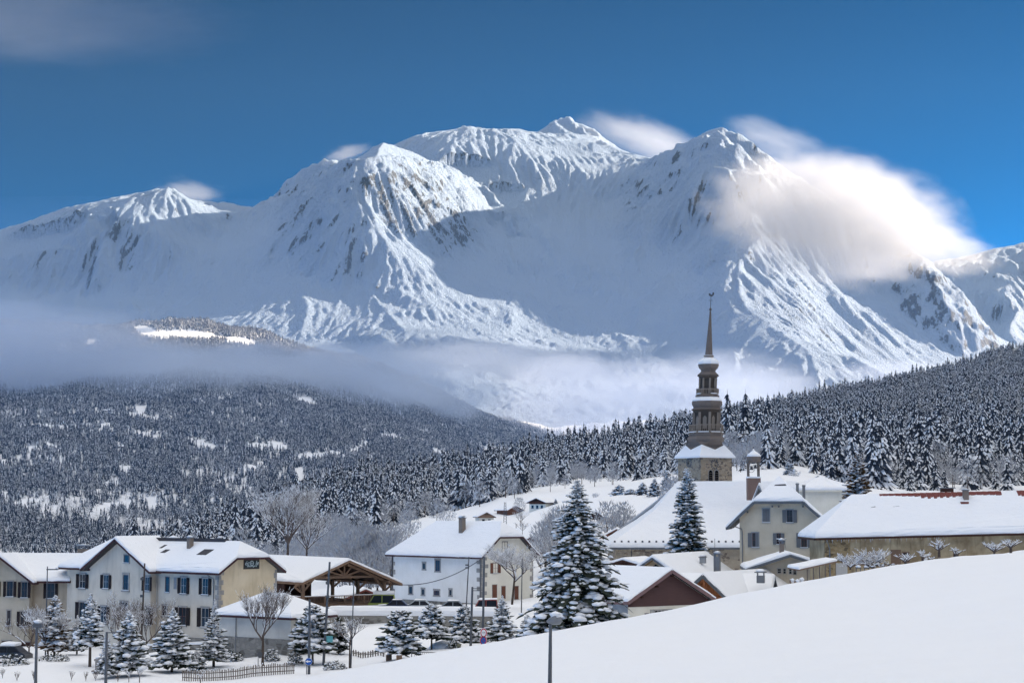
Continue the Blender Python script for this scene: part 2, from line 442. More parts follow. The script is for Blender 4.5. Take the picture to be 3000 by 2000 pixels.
    o = mesh_obj('snow_mountain', np.stack([X, Y, H], -1).reshape(-1, 3), grid_faces(nr, nc), m.m, smooth=True, attrs={'rock': rock})
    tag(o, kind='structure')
build_massif()
# ================================================================= LAND (village, foreground hill, wooded slopes)
def snow_mat(name='snow', col=(0.86, 0.87, 0.89), bs=0.45, sc=1.0):
    m = NT(name, 0.7, 0.2)
    v = m.coord('Object')
    n1 = m.noise(v, 0.35 * sc, 5, 0.6); n2 = m.noise(v, 9 * sc, 3, 0.6)
    m.color(m.mix(n1, tuple(c * 0.965 for c in col), col))
    n3 = m.noise(m.scale(v, (.9, 2.6, 1)), 1.2 * sc, 4, .6)
    m.bump(m.math('ADD', m.math('ADD', n1, m.math('MULTIPLY', n3, .35)), m.math('MULTIPLY', n2, 0.12)), bs, 0.35 / sc)
    return m.m
SNOW = snow_mat()
LC = [ # px, py of the ground, D
 # bottom / near field and foreground hill
 (-600,2600,8),(1500,3400,8),(3600,2600,8),
 (-600,2300,60),(300,2300,60),(900,2230,60),(1500,2150,62),(1620,2130,56),(2100,2060,60),(2600,1980,60),(3000,1940,60),(3600,1850,60),
 (900,2045,85),(1300,1960,85),(1620,1905,85),(2100,1835,90),(2600,1765,95),(3000,1710,95),(3500,1640,100),
 (820,2003,108),(916,1984,108),(1098,1947,110),(1300,1914,112),(1500,1881,115),(1615,1863,118),(1783,1828,122),(1997,1777,128),(2136,1744,133),(2241,1722,137),(2351,1702,141),(2451,1685,145),(2571,1664,150),(2682,1650,154),(2784,1636,158),(2875,1618,161),(3000,1608,165),(3400,1580,170),
 (1100,1970,130),(1300,1945,133),(1500,1915,136),(1700,1880,142),(1997,1835,150),(2300,1775,158),(2600,1715,168),(3000,1650,190),(3400,1620,200),
 # village floor
 (-400,2060,120),(0,2050,128),(400,2030,130),(800,1998,132),(0,1990,146),(300,1985,148),(600,1985,150),(850,1975,148),
 (-300,1935,175),(60,1915,178),(300,1925,172),(450,1920,170),(620,1880,182),(780,1905,170),(900,1900,170),(1000,1935,158),(1150,1905,160),(1300,1890,158),(1430,1885,156),
 (900,1850,192),(1000,1800,196),(1130,1798,197),(1280,1796,200),(1420,1796,203),(1100,1782,212),(1250,1783,218),(1400,1782,216),(1050,1876,186),(1250,1885,184),(1400,1880,180),(1600,1800,205),(1800,1830,185),(1900,1800,190),(2100,1770,205),(2300,1750,210),(2550,1730,205),(2800,1710,215),(3100,1700,225),(3400,1680,230),
 (800,1800,235),(1200,1775,245),(1500,1760,240),(1700,1740,240),(2000,1710,280),(2300,1690,300),(2600,1650,300),(3000,1620,320),
 (-300,1900,230),(200,1870,230),(500,1860,235),(0,1860,300),(500,1800,330),(800,1740,330),(1100,1700,330),
 # slopes behind the village
 (-300,1800,600),(0,1790,600),(500,1740,650),(900,1660,620),(1050,1620,560),(1200,1600,480),(1200,1540,700),(1350,1530,560),(1350,1496,780),
 (1500,1590,400),(1812,1545,430),(1806,1592,345),(1562,1608,335),(1655,1595,350),(1740,1522,428),(1640,1548,470),(1142,1594,545),(1105,1614,470),(1574,1492,640),(1508,1508,655),(1425,1528,600),(1950,1560,430),(2000,1640,340),(1500,1470,680),(1600,1520,440),(1650,1425,760),(1750,1470,520),(1800,1425,700),(1900,1440,560),(1900,1398,740),(2000,1420,560),
 (2150,1430,420),(2200,1425,430),(2150,1385,620),(2300,1362,640),(2250,1400,480),(2400,1440,470),(2400,1390,600),(2600,1450,500),(2600,1430,640),(2800,1440,600),(3000,1435,640),(3400,1420,640),
 # wooded hill
 (1150,1530,1000),(1400,1470,1000),(1400,1440,1400),(1600,1420,1000),(1600,1385,1500),(1800,1390,1000),(1800,1350,1500),(2000,1370,900),(2000,1330,1400),(2200,1345,900),(2200,1300,1500),(2500,1395,900),(2500,1310,1500),(2800,1400,900),(2800,1290,1500),(3100,1400,900),(3100,1270,1500),(3500,1380,900),(3500,1240,1500),
 (2000,1285,2600),(2213,1240,2600),(2400,1210,2700),(2600,1160,2800),(2850,1095,2900),(3000,1065,3000),(3500,980,3100),
 (1700,1345,2400),(1850,1325,2500),(1530,1372,2300),(1423,1400,2200),(1338,1425,2100),(1250,1438,2050),(1125,1440,2000),(1000,1445,1900),(900,1470,1800),(800,1520,1700),(700,1570,1600),(500,1640,1500),(200,1700,1500),(-300,1720,1500),
 (2000,1275,3200),(2300,1205,3300),(2600,1135,3400),(2850,1075,3500),(3000,1045,3550),(3500,950,3600),
 (2000,1330,4200),(2300,1300,4200),(2600,1250,4400),(3000,1200,4500),(3500,1150,4500),(2300,1360,6000),(3000,1300,6000),(3500,1280,6000),
 (1700,1385,3100),(1530,1410,3000),(1423,1450,2900),(1250,1500,2700),(1000,1540,2600),(800,1600,2400),(500,1690,2200),(0,1740,2200),(-400,1740,2200),
 # far side of the valley
 (-400,1640,3300),(0,1640,3300),(300,1630,3400),(600,1600,3500),(900,1560,3600),(1200,1490,3900),(1500,1420,4200),(1700,1410,4500),
 (-400,1400,4000),(0,1400,4100),(300,1390,4200),(600,1370,4300),(900,1370,4400),(1200,1390,4700),(1450,1385,5000),(1600,1370,5200),(1800,1370,5200),
 (-400,1200,4900),(0,1200,4900),(300,1190,5000),(600,1190,5200),(900,1220,5300),(1100,1280,5300),(1250,1300,5600),(1400,1330,5800),(1560,1335,6200),(1750,1345,6200),
 (-400,1080,5800),(0,1080,5800),(300,1070,5900),(600,1070,6100),(900,1110,6100),(1100,1170,6100),(1300,1230,6300),(1400,1255,6600),(1500,1275,6800),
 (-400,960,7000),(0,960,6900),(200,975,6900),(380,985,6900),(500,1000,6700),(700,1020,6700),(850,1030,6900),(980,1060,6900),(1100,1085,7100),(1200,1115,7200),(1300,1170,7200),(1400,1225,7200),
 (380,962,7500),(520,955,7600),(650,965,7600),(800,998,7500),(150,970,7500),
 (1500,1262,7600),(1590,1290,7500),(1450,1232,7700),(1700,1330,7300),(1900,1330,7300),
 (-400,1000,8600),(0,1020,8600),(500,1060,8600),(900,1100,8700),(1200,1180,8700),(1500,1240,8800),(1800,1240,8900),(2200,1240,8900),(2800,1230,8900),(3400,1230,8900),
]
_lp = []
for a, b, d in LC:
    if 2400 < d < 3700 and a > 2300: b += 14 * min(1, (a - 2300) / 500)
    if 80 < d < 172 and b > 1600: b += 24 * max(0, min(1, (a - 1700) / 900))
    w = W(a, b, d)
    _lp.append((w.x / (w.y + 30), math.log(w.y + 30) * 0.32, w.z / (w.y + 30)))
_lf = tps([(a, b) for a, b, c in _lp], [c for a, b, c in _lp], smooth=1e-7)
def land(x, y):
    """ground height of the village, the hill in front and the wooded slopes"""
    x = np.asarray(x, float); y = np.asarray(y, float)
    z = _lf(x / (y + 30), np.log(y + 30) * 0.32) * (y + 30)
    a = sm(380, 900, y)
    z = z + a * (7 * fbm(x / 160, y / 160, 3, 12)) * np.clip(y / 2500, .25, 1.6) + sm(3300, 4200, y) * 22 * (ridged(x / 520, y / 620, 4, 61) - 1)
    z = z + .30 * fbm(x / 9, y / 9, 4, 71) * sm(118, 150, y) * (1 - a) + (.10 * pnoise(x / 14, y / 9, 5) + .05 * fbm(x / 3.5, y / 2.2, 3, 6)) * (1 - sm(118, 150, y))
    return z
def G(px, D):
    """ground height below photo column px at distance D"""
    w = W(px, HZ, D); return float(land(np.array([w.x]), np.array([w.y]))[0])
def build_land():
    nc, nr = 430, 620
    t = np.linspace(-0.44, 0.44, nc)
    D = 26.0 * (9030.0 / 26.0) ** np.linspace(0, 1, nr) - 30
    T, Y = np.meshgrid(t, D)
    X = T * (Y + 30)
    H = land(X, Y)
    o = mesh_obj('snow_ground', np.stack([X, Y, H], -1).reshape(-1, 3), grid_faces(nr, nc), SNOW, smooth=True)
    tag(o, kind='structure')
build_land()
def build_shade_ridge():
    """the mountain side west of the village, unseen outside the frame, its height shaped to keep the valley in shade"""
    nr, nc = 190, 60
    Y = np.linspace(-7000, 11800, nr); U = np.linspace(0, 1, nc)
    YY, UU = np.meshgrid(Y, U, indexing='ij')
    x0 = np.maximum(1500, 0.40 * YY + 200)
    X = x0 + UU * 5200
    H = -150 + SHR * (0.55 + 0.45 * sm(2500, 6500, YY)) * sm(0, 0.38, UU) * (0.82 + 0.18 * pnoise(YY / 2200, UU * 0 + 3.3, 4)) * (1 - 0.9 * sm(10200, 11800, YY)) * sm(-7000, -5200, YY)
    H = H - 900 * np.exp(-((YY - 8680) / 230) ** 2) * sm(1200, 2600, H)  # gap shaped in the crest to let a patch of sun into the valley
    H = H + 90 * (ridged(X / 900, YY / 900, 4, 19) - 1) * sm(0, .2, UU)
    tag(mesh_obj('shade_mountain_side', np.stack([X, YY, H], -1).reshape(-1, 3), grid_faces(nr, nc)[:, ::-1].copy(), SNOW, smooth=True), kind='structure')
SHR = 4900
build_shade_ridge()
# ================================================================= TREE BUILDERS
def needle_mat(name, a, b, sn=0.0, sc=1.0):
    m = NT(name, 0.85, 0.15)
    v = m.coord('Object'); n = m.noise(v, 1.7 * sc, 3)
    c = m.mix(n, a, b)
    if sn > 0:
        nz = m.n('ShaderNodeSeparateXYZ'); m.l(m.geo('Normal'), nz.inputs[0])
        f = m.math('ADD', nz.outputs[2], m.math('MULTIPLY', m.math('SUBTRACT', m.noise(v, 2.3 * sc, 2), 0.5), 3.0))
        c = m.mix(m.ramp(f, 1.0 - sn, 1.35 - sn), c, (0.84, 0.86, 0.89))
    return m.color(c)
M_NEED = needle_mat('needles', (0.022, 0.032, 0.024), (0.055, 0.062, 0.045))
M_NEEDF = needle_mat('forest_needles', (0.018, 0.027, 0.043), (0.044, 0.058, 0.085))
M_NEEDR = needle_mat('cone_laden_needles', (0.055, 0.048, 0.022), (0.12, 0.058, 0.028))
M_SNOWT = snow_mat('snow_on_twigs', bs=0.15, sc=3.0)
_b = NT('bark', 0.9, 0.1); M_BARK = _b.color(_b.mix(_b.noise(_b.coord(), 4.0, 4), (0.05, 0.038, 0.03), (0.13, 0.10, 0.085)))
_b = NT('twigs', 0.9, 0.1); M_TWIG = _b.color(_b.mix(_b.noise(_b.coord(), 2.0, 4), (0.09, 0.07, 0.06), (0.17, 0.135, 0.125)))
_b = NT('frosted_twigs', 0.9, 0.1); M_FROST = _b.color(_b.mix(_b.noise(_b.coord(), 0.9, 4), (0.13, 0.13, 0.15), (0.66, 0.68, 0.71)))
class MB:
    def __init__(s): s.v = []; s.f = []; s.m = []
    def add(s, vs, fs, mi=0):
        b = len(s.v); s.v.extend([tuple(p) for p in vs]); s.f.extend([tuple(b + i for i in f) for f in fs]); s.m.extend([mi] * len(fs))
    def tube(s, pts, rad, n=5, mi=0, cap=True):
        rings = []
        pts = [Vector(p) for p in pts]
        for i, p in enumerate(pts):
            d = (pts[min(i + 1, len(pts) - 1)] - pts[max(i - 1, 0)])
            if d.length < 1e-9: d = Vector((0, 0, 1))
            d.normalize()
            a = d.cross(Vector((0.13, 0.21, 1)) if abs(d.z) < .95 else Vector((1, .1, 0))).normalized(); b = d.cross(a)
            r = rad[i] if isinstance(rad, (list, tuple)) else rad
            rings.append([p + (a * math.cos(2 * math.pi * k / n) + b * math.sin(2 * math.pi * k / n)) * r for k in range(n)])
        vs = [q for r in rings for q in r]
        fs = [(i * n + k, i * n + (k + 1) % n, (i + 1) * n + (k + 1) % n, (i + 1) * n + k) for i in range(len(pts) - 1) for k in range(n)]
        if cap: fs += [tuple(range(n))[::-1], tuple((len(pts) - 1) * n + k for k in range(n))]
        s.add(vs, fs, mi)
    def box(s, c0, c1, mi=0, M=None):
        x0, y0, z0 = c0; x1, y1, z1 = c1
        vs = [(x0, y0, z0), (x1, y0, z0), (x1, y1, z0), (x0, y1, z0), (x0, y0, z1), (x1, y0, z1), (x1, y1, z1), (x0, y1, z1)]
        if M is not None: vs = [M @ Vector(v) for v in vs]
        s.add(vs, [(0, 3, 2, 1), (4, 5, 6, 7), (0, 1, 5, 4), (1, 2, 6, 5), (2, 3, 7, 6), (3, 0, 4, 7)], mi)
    def beam(s, a, b, w, h, mi=0):
        """rectangular timber from a to b"""
        a, b = Vector(a), Vector(b); d = (b - a); L = d.length; d.normalize()
        up = Vector((0, 0, 1)) if abs(d.z) < .98 else Vector((0, 1, 0))
        r = d.cross(up).normalized(); u = r.cross(d)
        vs = [p + r * (i * w / 2) + u * (j * h / 2) for p in (a, b) for i, j in ((-1, -1), (1, -1), (1, 1), (-1, 1))]
        s.add(vs, [(0, 3, 2, 1), (4, 5, 6, 7), (0, 1, 5, 4), (1, 2, 6, 5), (2, 3, 7, 6), (3, 0, 4, 7)], mi)
    def blob(s, c, rx, ry, rz, rnd, mi=0, rot=0.0):
        """small lump of snow: a squashed, uneven 14-vertex ball"""
        vs = []; ca, sa = math.cos(rot), math.sin(rot)
        for z, r, n, o in ((-.5, .75, 5, 0), (.35, .8, 5, .6)):
            for k in range(n):
                a = 2 * math.pi * k / n + o; q = r * rnd.uniform(.75, 1.25)
                x, y = math.cos(a) * q * rx, math.sin(a) * q * ry
                vs.append((c[0] + x * ca - y * sa, c[1] + x * sa + y * ca, c[2] + z * rz))
        vs.append((c[0], c[1], c[2] - .9 * rz)); vs.append((c[0], c[1], c[2] + rz))
        fs = [(k, (k + 1) % 5, 5 + (k + 1) % 5, 5 + k) for k in range(5)] + [(10, (k + 1) % 5, k) for k in range(5)] + [(11, 5 + k, 5 + (k + 1) % 5) for k in range(5)]
        s.add(vs, fs, mi)
    def build(s, name, mats, parent=None, smooth=False):
        me = bpy.data.meshes.new(name)
        me.from_pydata(s.v, [], s.f)
        mats = mats if isinstance(mats, (list, tuple)) else [mats]
        for m in mats: me.materials.append(m)
        if len(mats) > 1: me.polygons.foreach_set('material_index', s.m)
        if smooth: me.polygons.foreach_set('use_smooth', [True] * len(me.polygons))
        return link(bpy.data.objects.new(name, me), parent)

def frond(F, S, base, ang, L, droop, rise, rnd, nst, wid, snow, lump=1.0, mi=0, ms=0):
    """one evergreen branch: spine with side twigs hanging to both sides, snow lying on its back"""
    dx, dy = math.cos(ang), math.sin(ang); nx, ny = -dy, dx
    sp = []
    for k in range(nst + 1):
        s = k / nst
        sp.append((base[0] + dx * L * s, base[1] + dy * L * s, base[2] + rise * L * s - droop * L * s * s))
    for k in range(nst):
        a, b = sp[k], sp[k + 1]; s = (k + .5) / nst
        w = wid * L * (1 - .75 * s) * rnd.uniform(.7, 1.3) * (0.6 if k == 0 else 1)
        for sd in (-1, 1):
            fwd = rnd.uniform(.25, .7) * w; dn = rnd.uniform(.25, .7) * w
            tip = (a[0] + nx * sd * w + dx * fwd, a[1] + ny * sd * w + dy * fwd, a[2] - dn)
            t2 = (b[0] + nx * sd * w * .5 + dx * fwd * .8, b[1] + ny * sd * w * .5 + dy * fwd * .8, b[2] - dn * .7)
            F.add([a, tip, t2, b], [(0, 1, 2, 3) if sd > 0 else (3, 2, 1, 0)], mi)
        if rnd.random() < snow:
            r = wid * L * (.52 - .2 * s) * lump * rnd.choice((.35, .6, .9, 1.2, 1.5)) * rnd.uniform(.8, 1.2); l = L / nst * rnd.uniform(.4, 1.1)
            S.blob(((a[0] + b[0]) / 2, (a[1] + b[1]) / 2, (a[2] + b[2]) / 2 + .10 * r), l, r, .30 * r + .03 * lump, rnd, ms, ang)
def conifer(F, S, T, rnd, H, Rb, nb, nst=4, droop=.35, rise=.05, wid=.32, snow=.7, z0=.06, pw=.9, clump=0.0, lump=1.0, mi=(0, 0, 0), lean=0.0, shape=None):
    tp = [(lean * H * (k / 5) ** 2, 0, H * k / 5 * .99) for k in range(6)]
    T.tube(tp, [.022 * H * (1 - .9 * k / 5) + .01 for k in range(6)], 6, mi[2])
    for i in range(nb):
        s = z0 + (1 - z0) * ((i + rnd.random()) / nb)
        s = min(s, .985)
        q = ((1 - s) / (1 - z0))
        r = Rb * (shape(s) if shape else q ** pw) * rnd.uniform(.68, 1.15) + .02 * H * .4
        if clump and rnd.random() < clump: r *= rnd.uniform(.45, .7)
        a = i * 2.39996 + rnd.uniform(-.5, .5)
        z = s * H
        frond(F, S, (lean * H * s * s, 0, z), a, r, droop * (1 - .5 * s) * rnd.uniform(.55, 1.45), rise + .35 * s * s + rnd.uniform(-.12, .12), rnd, max(2, int(round(nst * (.45 + .55 * q)))), wid * (1 + .5 * s), snow, lump, mi[0], mi[1])
def forest_proto(seed, H, Rb, tiers, sec, snow, mat=None):
    """spruce for the woods: ragged drooping skirts of boughs, snow lying on the outer part of each bough"""
    rnd = random.Random(seed); M = MB()
    M.tube([(0, 0, 0), (0, 0, H * .95)], [.016 * H, .003 * H], 4, 2)
    for k in range(tiers):
        s = .07 + .9 * (k / tiers) ** .93
        q = (1 - s) / .93
        R_ = Rb * (.12 + q ** .8) * rnd.uniform(.86, 1.12); dz = H / tiers * rnd.uniform(1.25, 1.8) * (.5 + .6 * q)
        z = H * s + dz * .8; off = rnd.uniform(0, 6.28)
        n = max(5, int(sec * (.5 + .5 * q)))
        for i in range(n):
            a0 = off + 2 * math.pi * i / n; a1 = off + 2 * math.pi * (i + 1) / n; am = (a0 + a1) / 2 + rnd.uniform(-.15, .15)
            r = R_ * rnd.uniform(.55, 1.12); dr = dz * rnd.uniform(.8, 1.3)
            P = lambda a, rr, zz: (math.cos(a) * rr, math.sin(a) * rr, zz)
            inn = P(am, .02, z); m0 = P(a0, r * .42, z - dr * .52); m1 = P(a1, r * .42, z - dr * .52)
            mm = P(am, r * .55, z - dr * .36); tip = P(am, r, z - dr); e0 = P(am - .55 / n * 3, r * .86, z - dr * 1.02); e1 = P(am + .55 / n * 3, r * .86, z - dr * 1.02)
            M.add([inn, m0, mm, m1], [(0, 1, 2), (0, 2, 3)], 0)
            sn = 1 if rnd.random() < snow else 0
            M.add([m0, e0, tip, mm, e1, m1], [(0, 1, 2, 3), (3, 2, 4, 5)], sn)
            if sn and rnd.random() < .5: M.add([P(a0, r * .5, z - dr * .62), P(a0 + .1, r * .8, z - dr * 1.15), P(am, r * .7, z - dr * 1.1)], [(0, 1, 2)], 0)
    M.tube([(0, 0, H * .9), (0, 0, H * 1.03)], [.006 * H, .001 * H], 3, 0)
    me = bpy.data.meshes.new('forest_conifer'); me.from_pydata(M.v, [], M.f)
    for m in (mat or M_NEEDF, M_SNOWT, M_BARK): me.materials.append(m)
    me.polygons.foreach_set('material_index', M.m)
    return me
def frosted_proto(seed, H, R_, n):
    """leafless broadleaf tree white with rime, seen from afar"""
    rnd = random.Random(seed); M = MB()
    M.tube([(0, 0, 0), (0, 0, H * .5)], [.02 * H, .01 * H], 4, 1)
    for i in range(n):
        a = rnd.uniform(0, 6.28); u = rnd.random() ** .6; z = rnd.uniform(.25, 1)
        prof = math.sin(min(1, z * 1.05) * math.pi * .92) ** .6
        r = R_ * u * prof
        p = Vector((math.cos(a) * r, math.sin(a) * r, z * H))
        d = Vector((math.cos(a) * .6, math.sin(a) * .6, 1)).normalized() * H * rnd.uniform(.06, .13)
        w = Vector((rnd.uniform(-1, 1), rnd.uniform(-1, 1), rnd.uniform(-.3, .3))).normalized() * H * .016
        M.add([p - w, p + w, p + d], [(0, 1, 2)], 0)
    me = bpy.data.meshes.new('frosted_tree'); me.from_pydata(M.v, [], M.f)
    for m in (M_FROST, M_BARK): me.materials.append(m)
    me.polygons.foreach_set('material_index', M.m)
    return me
def gn_scatter(name, pts, rot, scl, idx, protos, label=None):
    """one object that plants copies of the prototype trees on its points (geometry nodes)"""
    n = len(pts)
    me = bpy.data.meshes.new(name); me.vertices.add(n); me.vertices.foreach_set('co', np.asarray(pts, np.float32).ravel())
    for k, v, ty in (('rot', rot, 'FLOAT'), ('scl', scl, 'FLOAT'), ('idx', idx, 'INT')):
        at = me.attributes.new(k, ty, 'POINT'); at.data.foreach_set('value', np.asarray(v, np.float32 if ty == 'FLOAT' else np.int32))
    o = link(bpy.data.objects.new(name, me))
    ng = bpy.data.node_groups.new(name, 'GeometryNodeTree')
    ng.interface.new_socket('Geometry', in_out='INPUT', socket_type='NodeSocketGeometry')
    ng.interface.new_socket('Geometry', in_out='OUTPUT', socket_type='NodeSocketGeometry')
    N, L = ng.nodes.new, ng.links.new
    gi, go = N('NodeGroupInput'), N('NodeGroupOutput')
    iop = N('GeometryNodeInstanceOnPoints'); g2i = N('GeometryNodeGeometryToInstance')
    for p in reversed(protos):
        oi = N('GeometryNodeObjectInfo'); oi.inputs['Object'].default_value = p; oi.inputs['As Instance'].default_value = True
        L(oi.outputs['Geometry'], g2i.inputs[0])
    def at(nm, ty):
        q = N('GeometryNodeInputNamedAttribute'); q.data_type = ty; q.inputs['Name'].default_value = nm; return q.outputs[0]
    cx = N('ShaderNodeCombineXYZ'); L(at('rot', 'FLOAT'), cx.inputs[2])
    L(gi.outputs[0], iop.inputs['Points']); L(g2i.outputs[0], iop.inputs['Instance'])
    iop.inputs['Pick Instance'].default_value = True
    L(at('idx', 'INT'), iop.inputs['Instance Index']); L(cx.outputs[0], iop.inputs['Rotation']); L(at('scl', 'FLOAT'), iop.inputs['Scale'])
    L(iop.outputs[0], go.inputs[0])
    md = o.modifiers.new('scatter', 'NODES'); md.node_group = ng
    tag(o, label, kind='stuff')
    return o
# ================================================================= FORESTS
FARCLEAR = [ # snow clearings on the far slope: (px, py, half-width px, half-height px, tilt)
 (310,1215,45,10,.1),(440,1232,30,14,.3),(395,1215,22,8,0),(120,1248,60,8,0),(60,1250,30,6,0),(200,1250,70,5,-.1),(290,1245,50,5,0),
 (600,1305,38,11,.25),(655,1315,14,8,.2),(760,1308,45,11,.1),(820,1310,40,15,.2),(930,1335,70,10,-.1),(1050,1315,45,8,-.35),(1145,1283,38,12,.15),(1290,1328,32,10,.3),(1210,1362,22,7,.1),
 (1000,1400,60,12,.1),(1060,1410,30,8,.1),(690,1395,70,7,-.45),(760,1365,30,9,-.7),(330,1480,70,10,-.15),(300,1500,40,9,-.3),(440,1465,30,9,0),(10,1450,18,14,0),(350,1300,25,5,.1),(85,1315,40,6,0),
 (880,1400,20,30,.8),(1440,1315,50,8,.1),(1500,1330,50,6,0),(1560,1335,40,6,0),
 (560,985,110,16,.08),(700,1000,60,12,.2),(430,975,40,20,.3),(470,985,40,14,0)]
def in_clear(px, py, jit):
    m = np.zeros(px.shape, bool)
    for a, b, rx, ry, t in FARCLEAR:
        dx = px - a; dy = py - b - t * dx
        m |= ((dx / rx) ** 2 + (dy / ry) ** 2) < 1 + jit
    return m
def to_px(x, y, z):
    zc = y * _cp + z * _sp; yc = -y * _sp + z * _cp
    return 1500 + FPX * x / zc, 1000 - FPX * yc / zc
def plant_forest():
    rg = np.random.default_rng(3)
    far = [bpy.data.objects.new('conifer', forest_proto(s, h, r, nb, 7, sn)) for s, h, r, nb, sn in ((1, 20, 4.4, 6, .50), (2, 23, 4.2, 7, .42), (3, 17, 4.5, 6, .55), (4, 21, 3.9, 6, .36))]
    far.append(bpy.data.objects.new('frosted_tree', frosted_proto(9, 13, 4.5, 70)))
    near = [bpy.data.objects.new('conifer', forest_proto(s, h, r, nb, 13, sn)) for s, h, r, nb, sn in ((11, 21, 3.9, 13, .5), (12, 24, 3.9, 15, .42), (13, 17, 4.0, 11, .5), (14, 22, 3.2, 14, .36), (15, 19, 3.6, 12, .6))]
    near.append(bpy.data.objects.new('frosted_tree', frosted_proto(19, 12, 4.6, 300)))
    def stand(p, i, X, Y, Z_, rot, sc, lb, grp):      # the source trees are themselves trees of the wood
        link(p); p.location = (X[i], Y[i], Z_[i] - .5); p.rotation_euler = (0, 0, rot[i]); p.scale = (sc[i],) * 3
        tag(p, lb, 'tree', grp)
    # --- far slope
    n = 400000
    t = rg.uniform(-.40, .40, n); u = rg.uniform(0, 1, n); Y = np.sqrt(3400 ** 2 + u * (8300 ** 2 - 3400 ** 2)); X = t * Y
    Zg = land(X, Y); px, py = to_px(X, Y, Zg)
    dens = np.ones(n)
    dens *= 1 - sm(1450, 1640, px) * .6
    jit = rg.normal(0, .18, n)
    keep = ~in_clear(px, py, jit) & (rg.random(n) < dens) & (py > 800) & (px > -260) & (px < 1900) & (fbm(X / 120, Y / 120, 2, 33) > -.62)
    keep &= ~((px > 1650) & (Y > 5600))
    X, Y, Zg, px, py = X[keep], Y[keep], Zg[keep], px[keep], py[keep]
    fr = fbm(X / 260, Y / 330, 3, 44)
    low = sm(1300, 1560, py)
    kind = np.where(rg.random(len(X)) < np.clip(.06 + .9 * sm(-.1, .5, fr) * (.25 + .75 * low), 0, .8), 4, rg.integers(0, 4, len(X)))
    sc = rg.uniform(.5, 1.2, len(X)) * (1.08 + .3 * fbm(X / 90, Y / 90, 2, 92))
    rot = rg.uniform(0, 6.28, len(X)); solo = np.zeros(len(X), bool); kp, kq = to_px(X, Y, Zg)
    for k, p in enumerate(far):
        i = int(np.where((kind == k) & (kp > 200) & (kp < 700) & (Y < 3900) & ~solo)[0][0]); solo[i] = True
        stand(p, i, X, Y, Zg, rot, sc, 'tiny snowy tree low on the far wooded slope behind the school roofs', 'lowest trees of the far wooded slope')
    gn_scatter('valley_forest', np.stack([X, Y, Zg - .5], -1)[~solo], rot[~solo], sc[~solo], kind[~solo], far)
    # --- wooded hill on the right and the slope behind the village
    n = 52000
    t = rg.uniform(-.40, .40, n); u = rg.uniform(0, 1, n); Y = np.sqrt(560 ** 2 + u * (3500 ** 2 - 560 ** 2)); X = t * Y
    Zg = land(X, Y); px, py = to_px(X, Y, Zg)
    # meadow border: image row below which the slope is open
    bx = [-300, 700, 860, 1000, 1150, 1300, 1420, 1560, 1700, 1790, 1870, 1960, 2080, 2160, 2250, 2340, 2400, 2470, 2560, 3400]
    by = [1700, 1700, 1660, 1600, 1540, 1500, 1480, 1432, 1405, 1400, 1405, 1390, 1385, 1383, 1372, 1368, 1400, 1428, 1436, 1436]
    lim = np.interp(px, bx, by)
    keep = (py < lim + rg.normal(0, 2.5, n)) & (px > -200) & (px < 3300)
    keep &= ~((Y > 2300) & (px < 1700) & (Y > 2300 + (px - 900) * .9)) 
    keep &= (fbm(X / 80, Y / 80, 3, 35) > -.50)
    X, Y, Zg, px, py = X[keep], Y[keep], Zg[keep], px[keep], py[keep]
    fr = fbm(X / 130, Y / 130, 3, 48)
    edge = sm(60, 0, lim[keep] - py)
    kind = np.where(rg.random(len(X)) < np.clip(.03 + .55 * sm(.05, .5, fr) + .22 * edge + .45 * sm(1300, 900, px) * sm(1200, 600, Y), 0, .85), 5, rg.integers(0, 5, len(X)))
    sc = rg.uniform(.55, 1.45, len(X)) * (1 - .25 * edge) * (1 + .28 * fbm(X / 60, Y / 60, 2, 91))
    order = np.argsort(Y); X, Y, Zg, kind, sc = X[order], Y[order], Zg[order], kind[order], sc[order]
    rot = rg.uniform(0, 6.28, len(X))
    vis = (px[order] > 0) & (px[order] < 3000)
    con = np.where(vis & (kind < 5))[0][:290]; brd = np.where(vis & (kind == 5))[0][:120]
    one = np.zeros(len(X), bool); one[con] = True; one[brd] = True
    used = {}
    gn_scatter('hillside_forest', np.stack([X, Y, Zg - .4], -1)[~one], rot[~one], sc[~one], kind[~one], near)
    for i in np.where(one)[0]:
        k = int(kind[i]); p = near[k]
        o = p if k not in used else bpy.data.objects.new('conifer' if k < 5 else 'frosted_tree', p.data)
        used[k] = 1; link(o)
        o.location = (X[i], Y[i], Zg[i] - .4); o.rotation_euler = (0, 0, rot[i]); o.scale = (sc[i],) * 3
        if k < 5: tag(o, 'snow-laden conifer among the front trees of the wooded hillside behind the village', 'conifer', 'front conifers of the wooded hillside')
        else: tag(o, 'bare frost-white tree among the conifers at the foot of the wooded hillside', 'tree', 'frosted bare trees at the foot of the wooded hillside')
plant_forest()
# ================================================================= BUILDING KIT
def plaster(name, a, b, sc=0.5, dirt=0.12, bs=.12):
    m = NT(name, 0.9, 0.15); v = m.coord()
    n = m.noise(v, sc, 5, .62); n2 = m.noise(m.scale(v, (1.6, 1.6, .22)), 1.0, 5, .6)
    c = m.mix(m.ramp(n, .3, .7), a, b)
    c = m.mix(m.math('MULTIPLY', m.ramp(n2, .5, .75), dirt * 3), c, tuple(x * .62 for x in a))
    m.bump(m.noise(v, 14, 3), bs, .02)
    return m.color(c)
def wood(name, a, b, ax=(1, 1, 12), bs=.2):
    m = NT(name, 0.8, 0.2); v = m.coord()
    n = m.noise(m.scale(v, ax), 1.5, 5, .6); n2 = m.noise(v, .9, 3)
    m.bump(n, bs, .02)
    return m.color(m.mix(m.math('MULTIPLY_ADD', n, .7, m.math('MULTIPLY', n2, .3)), a, b))
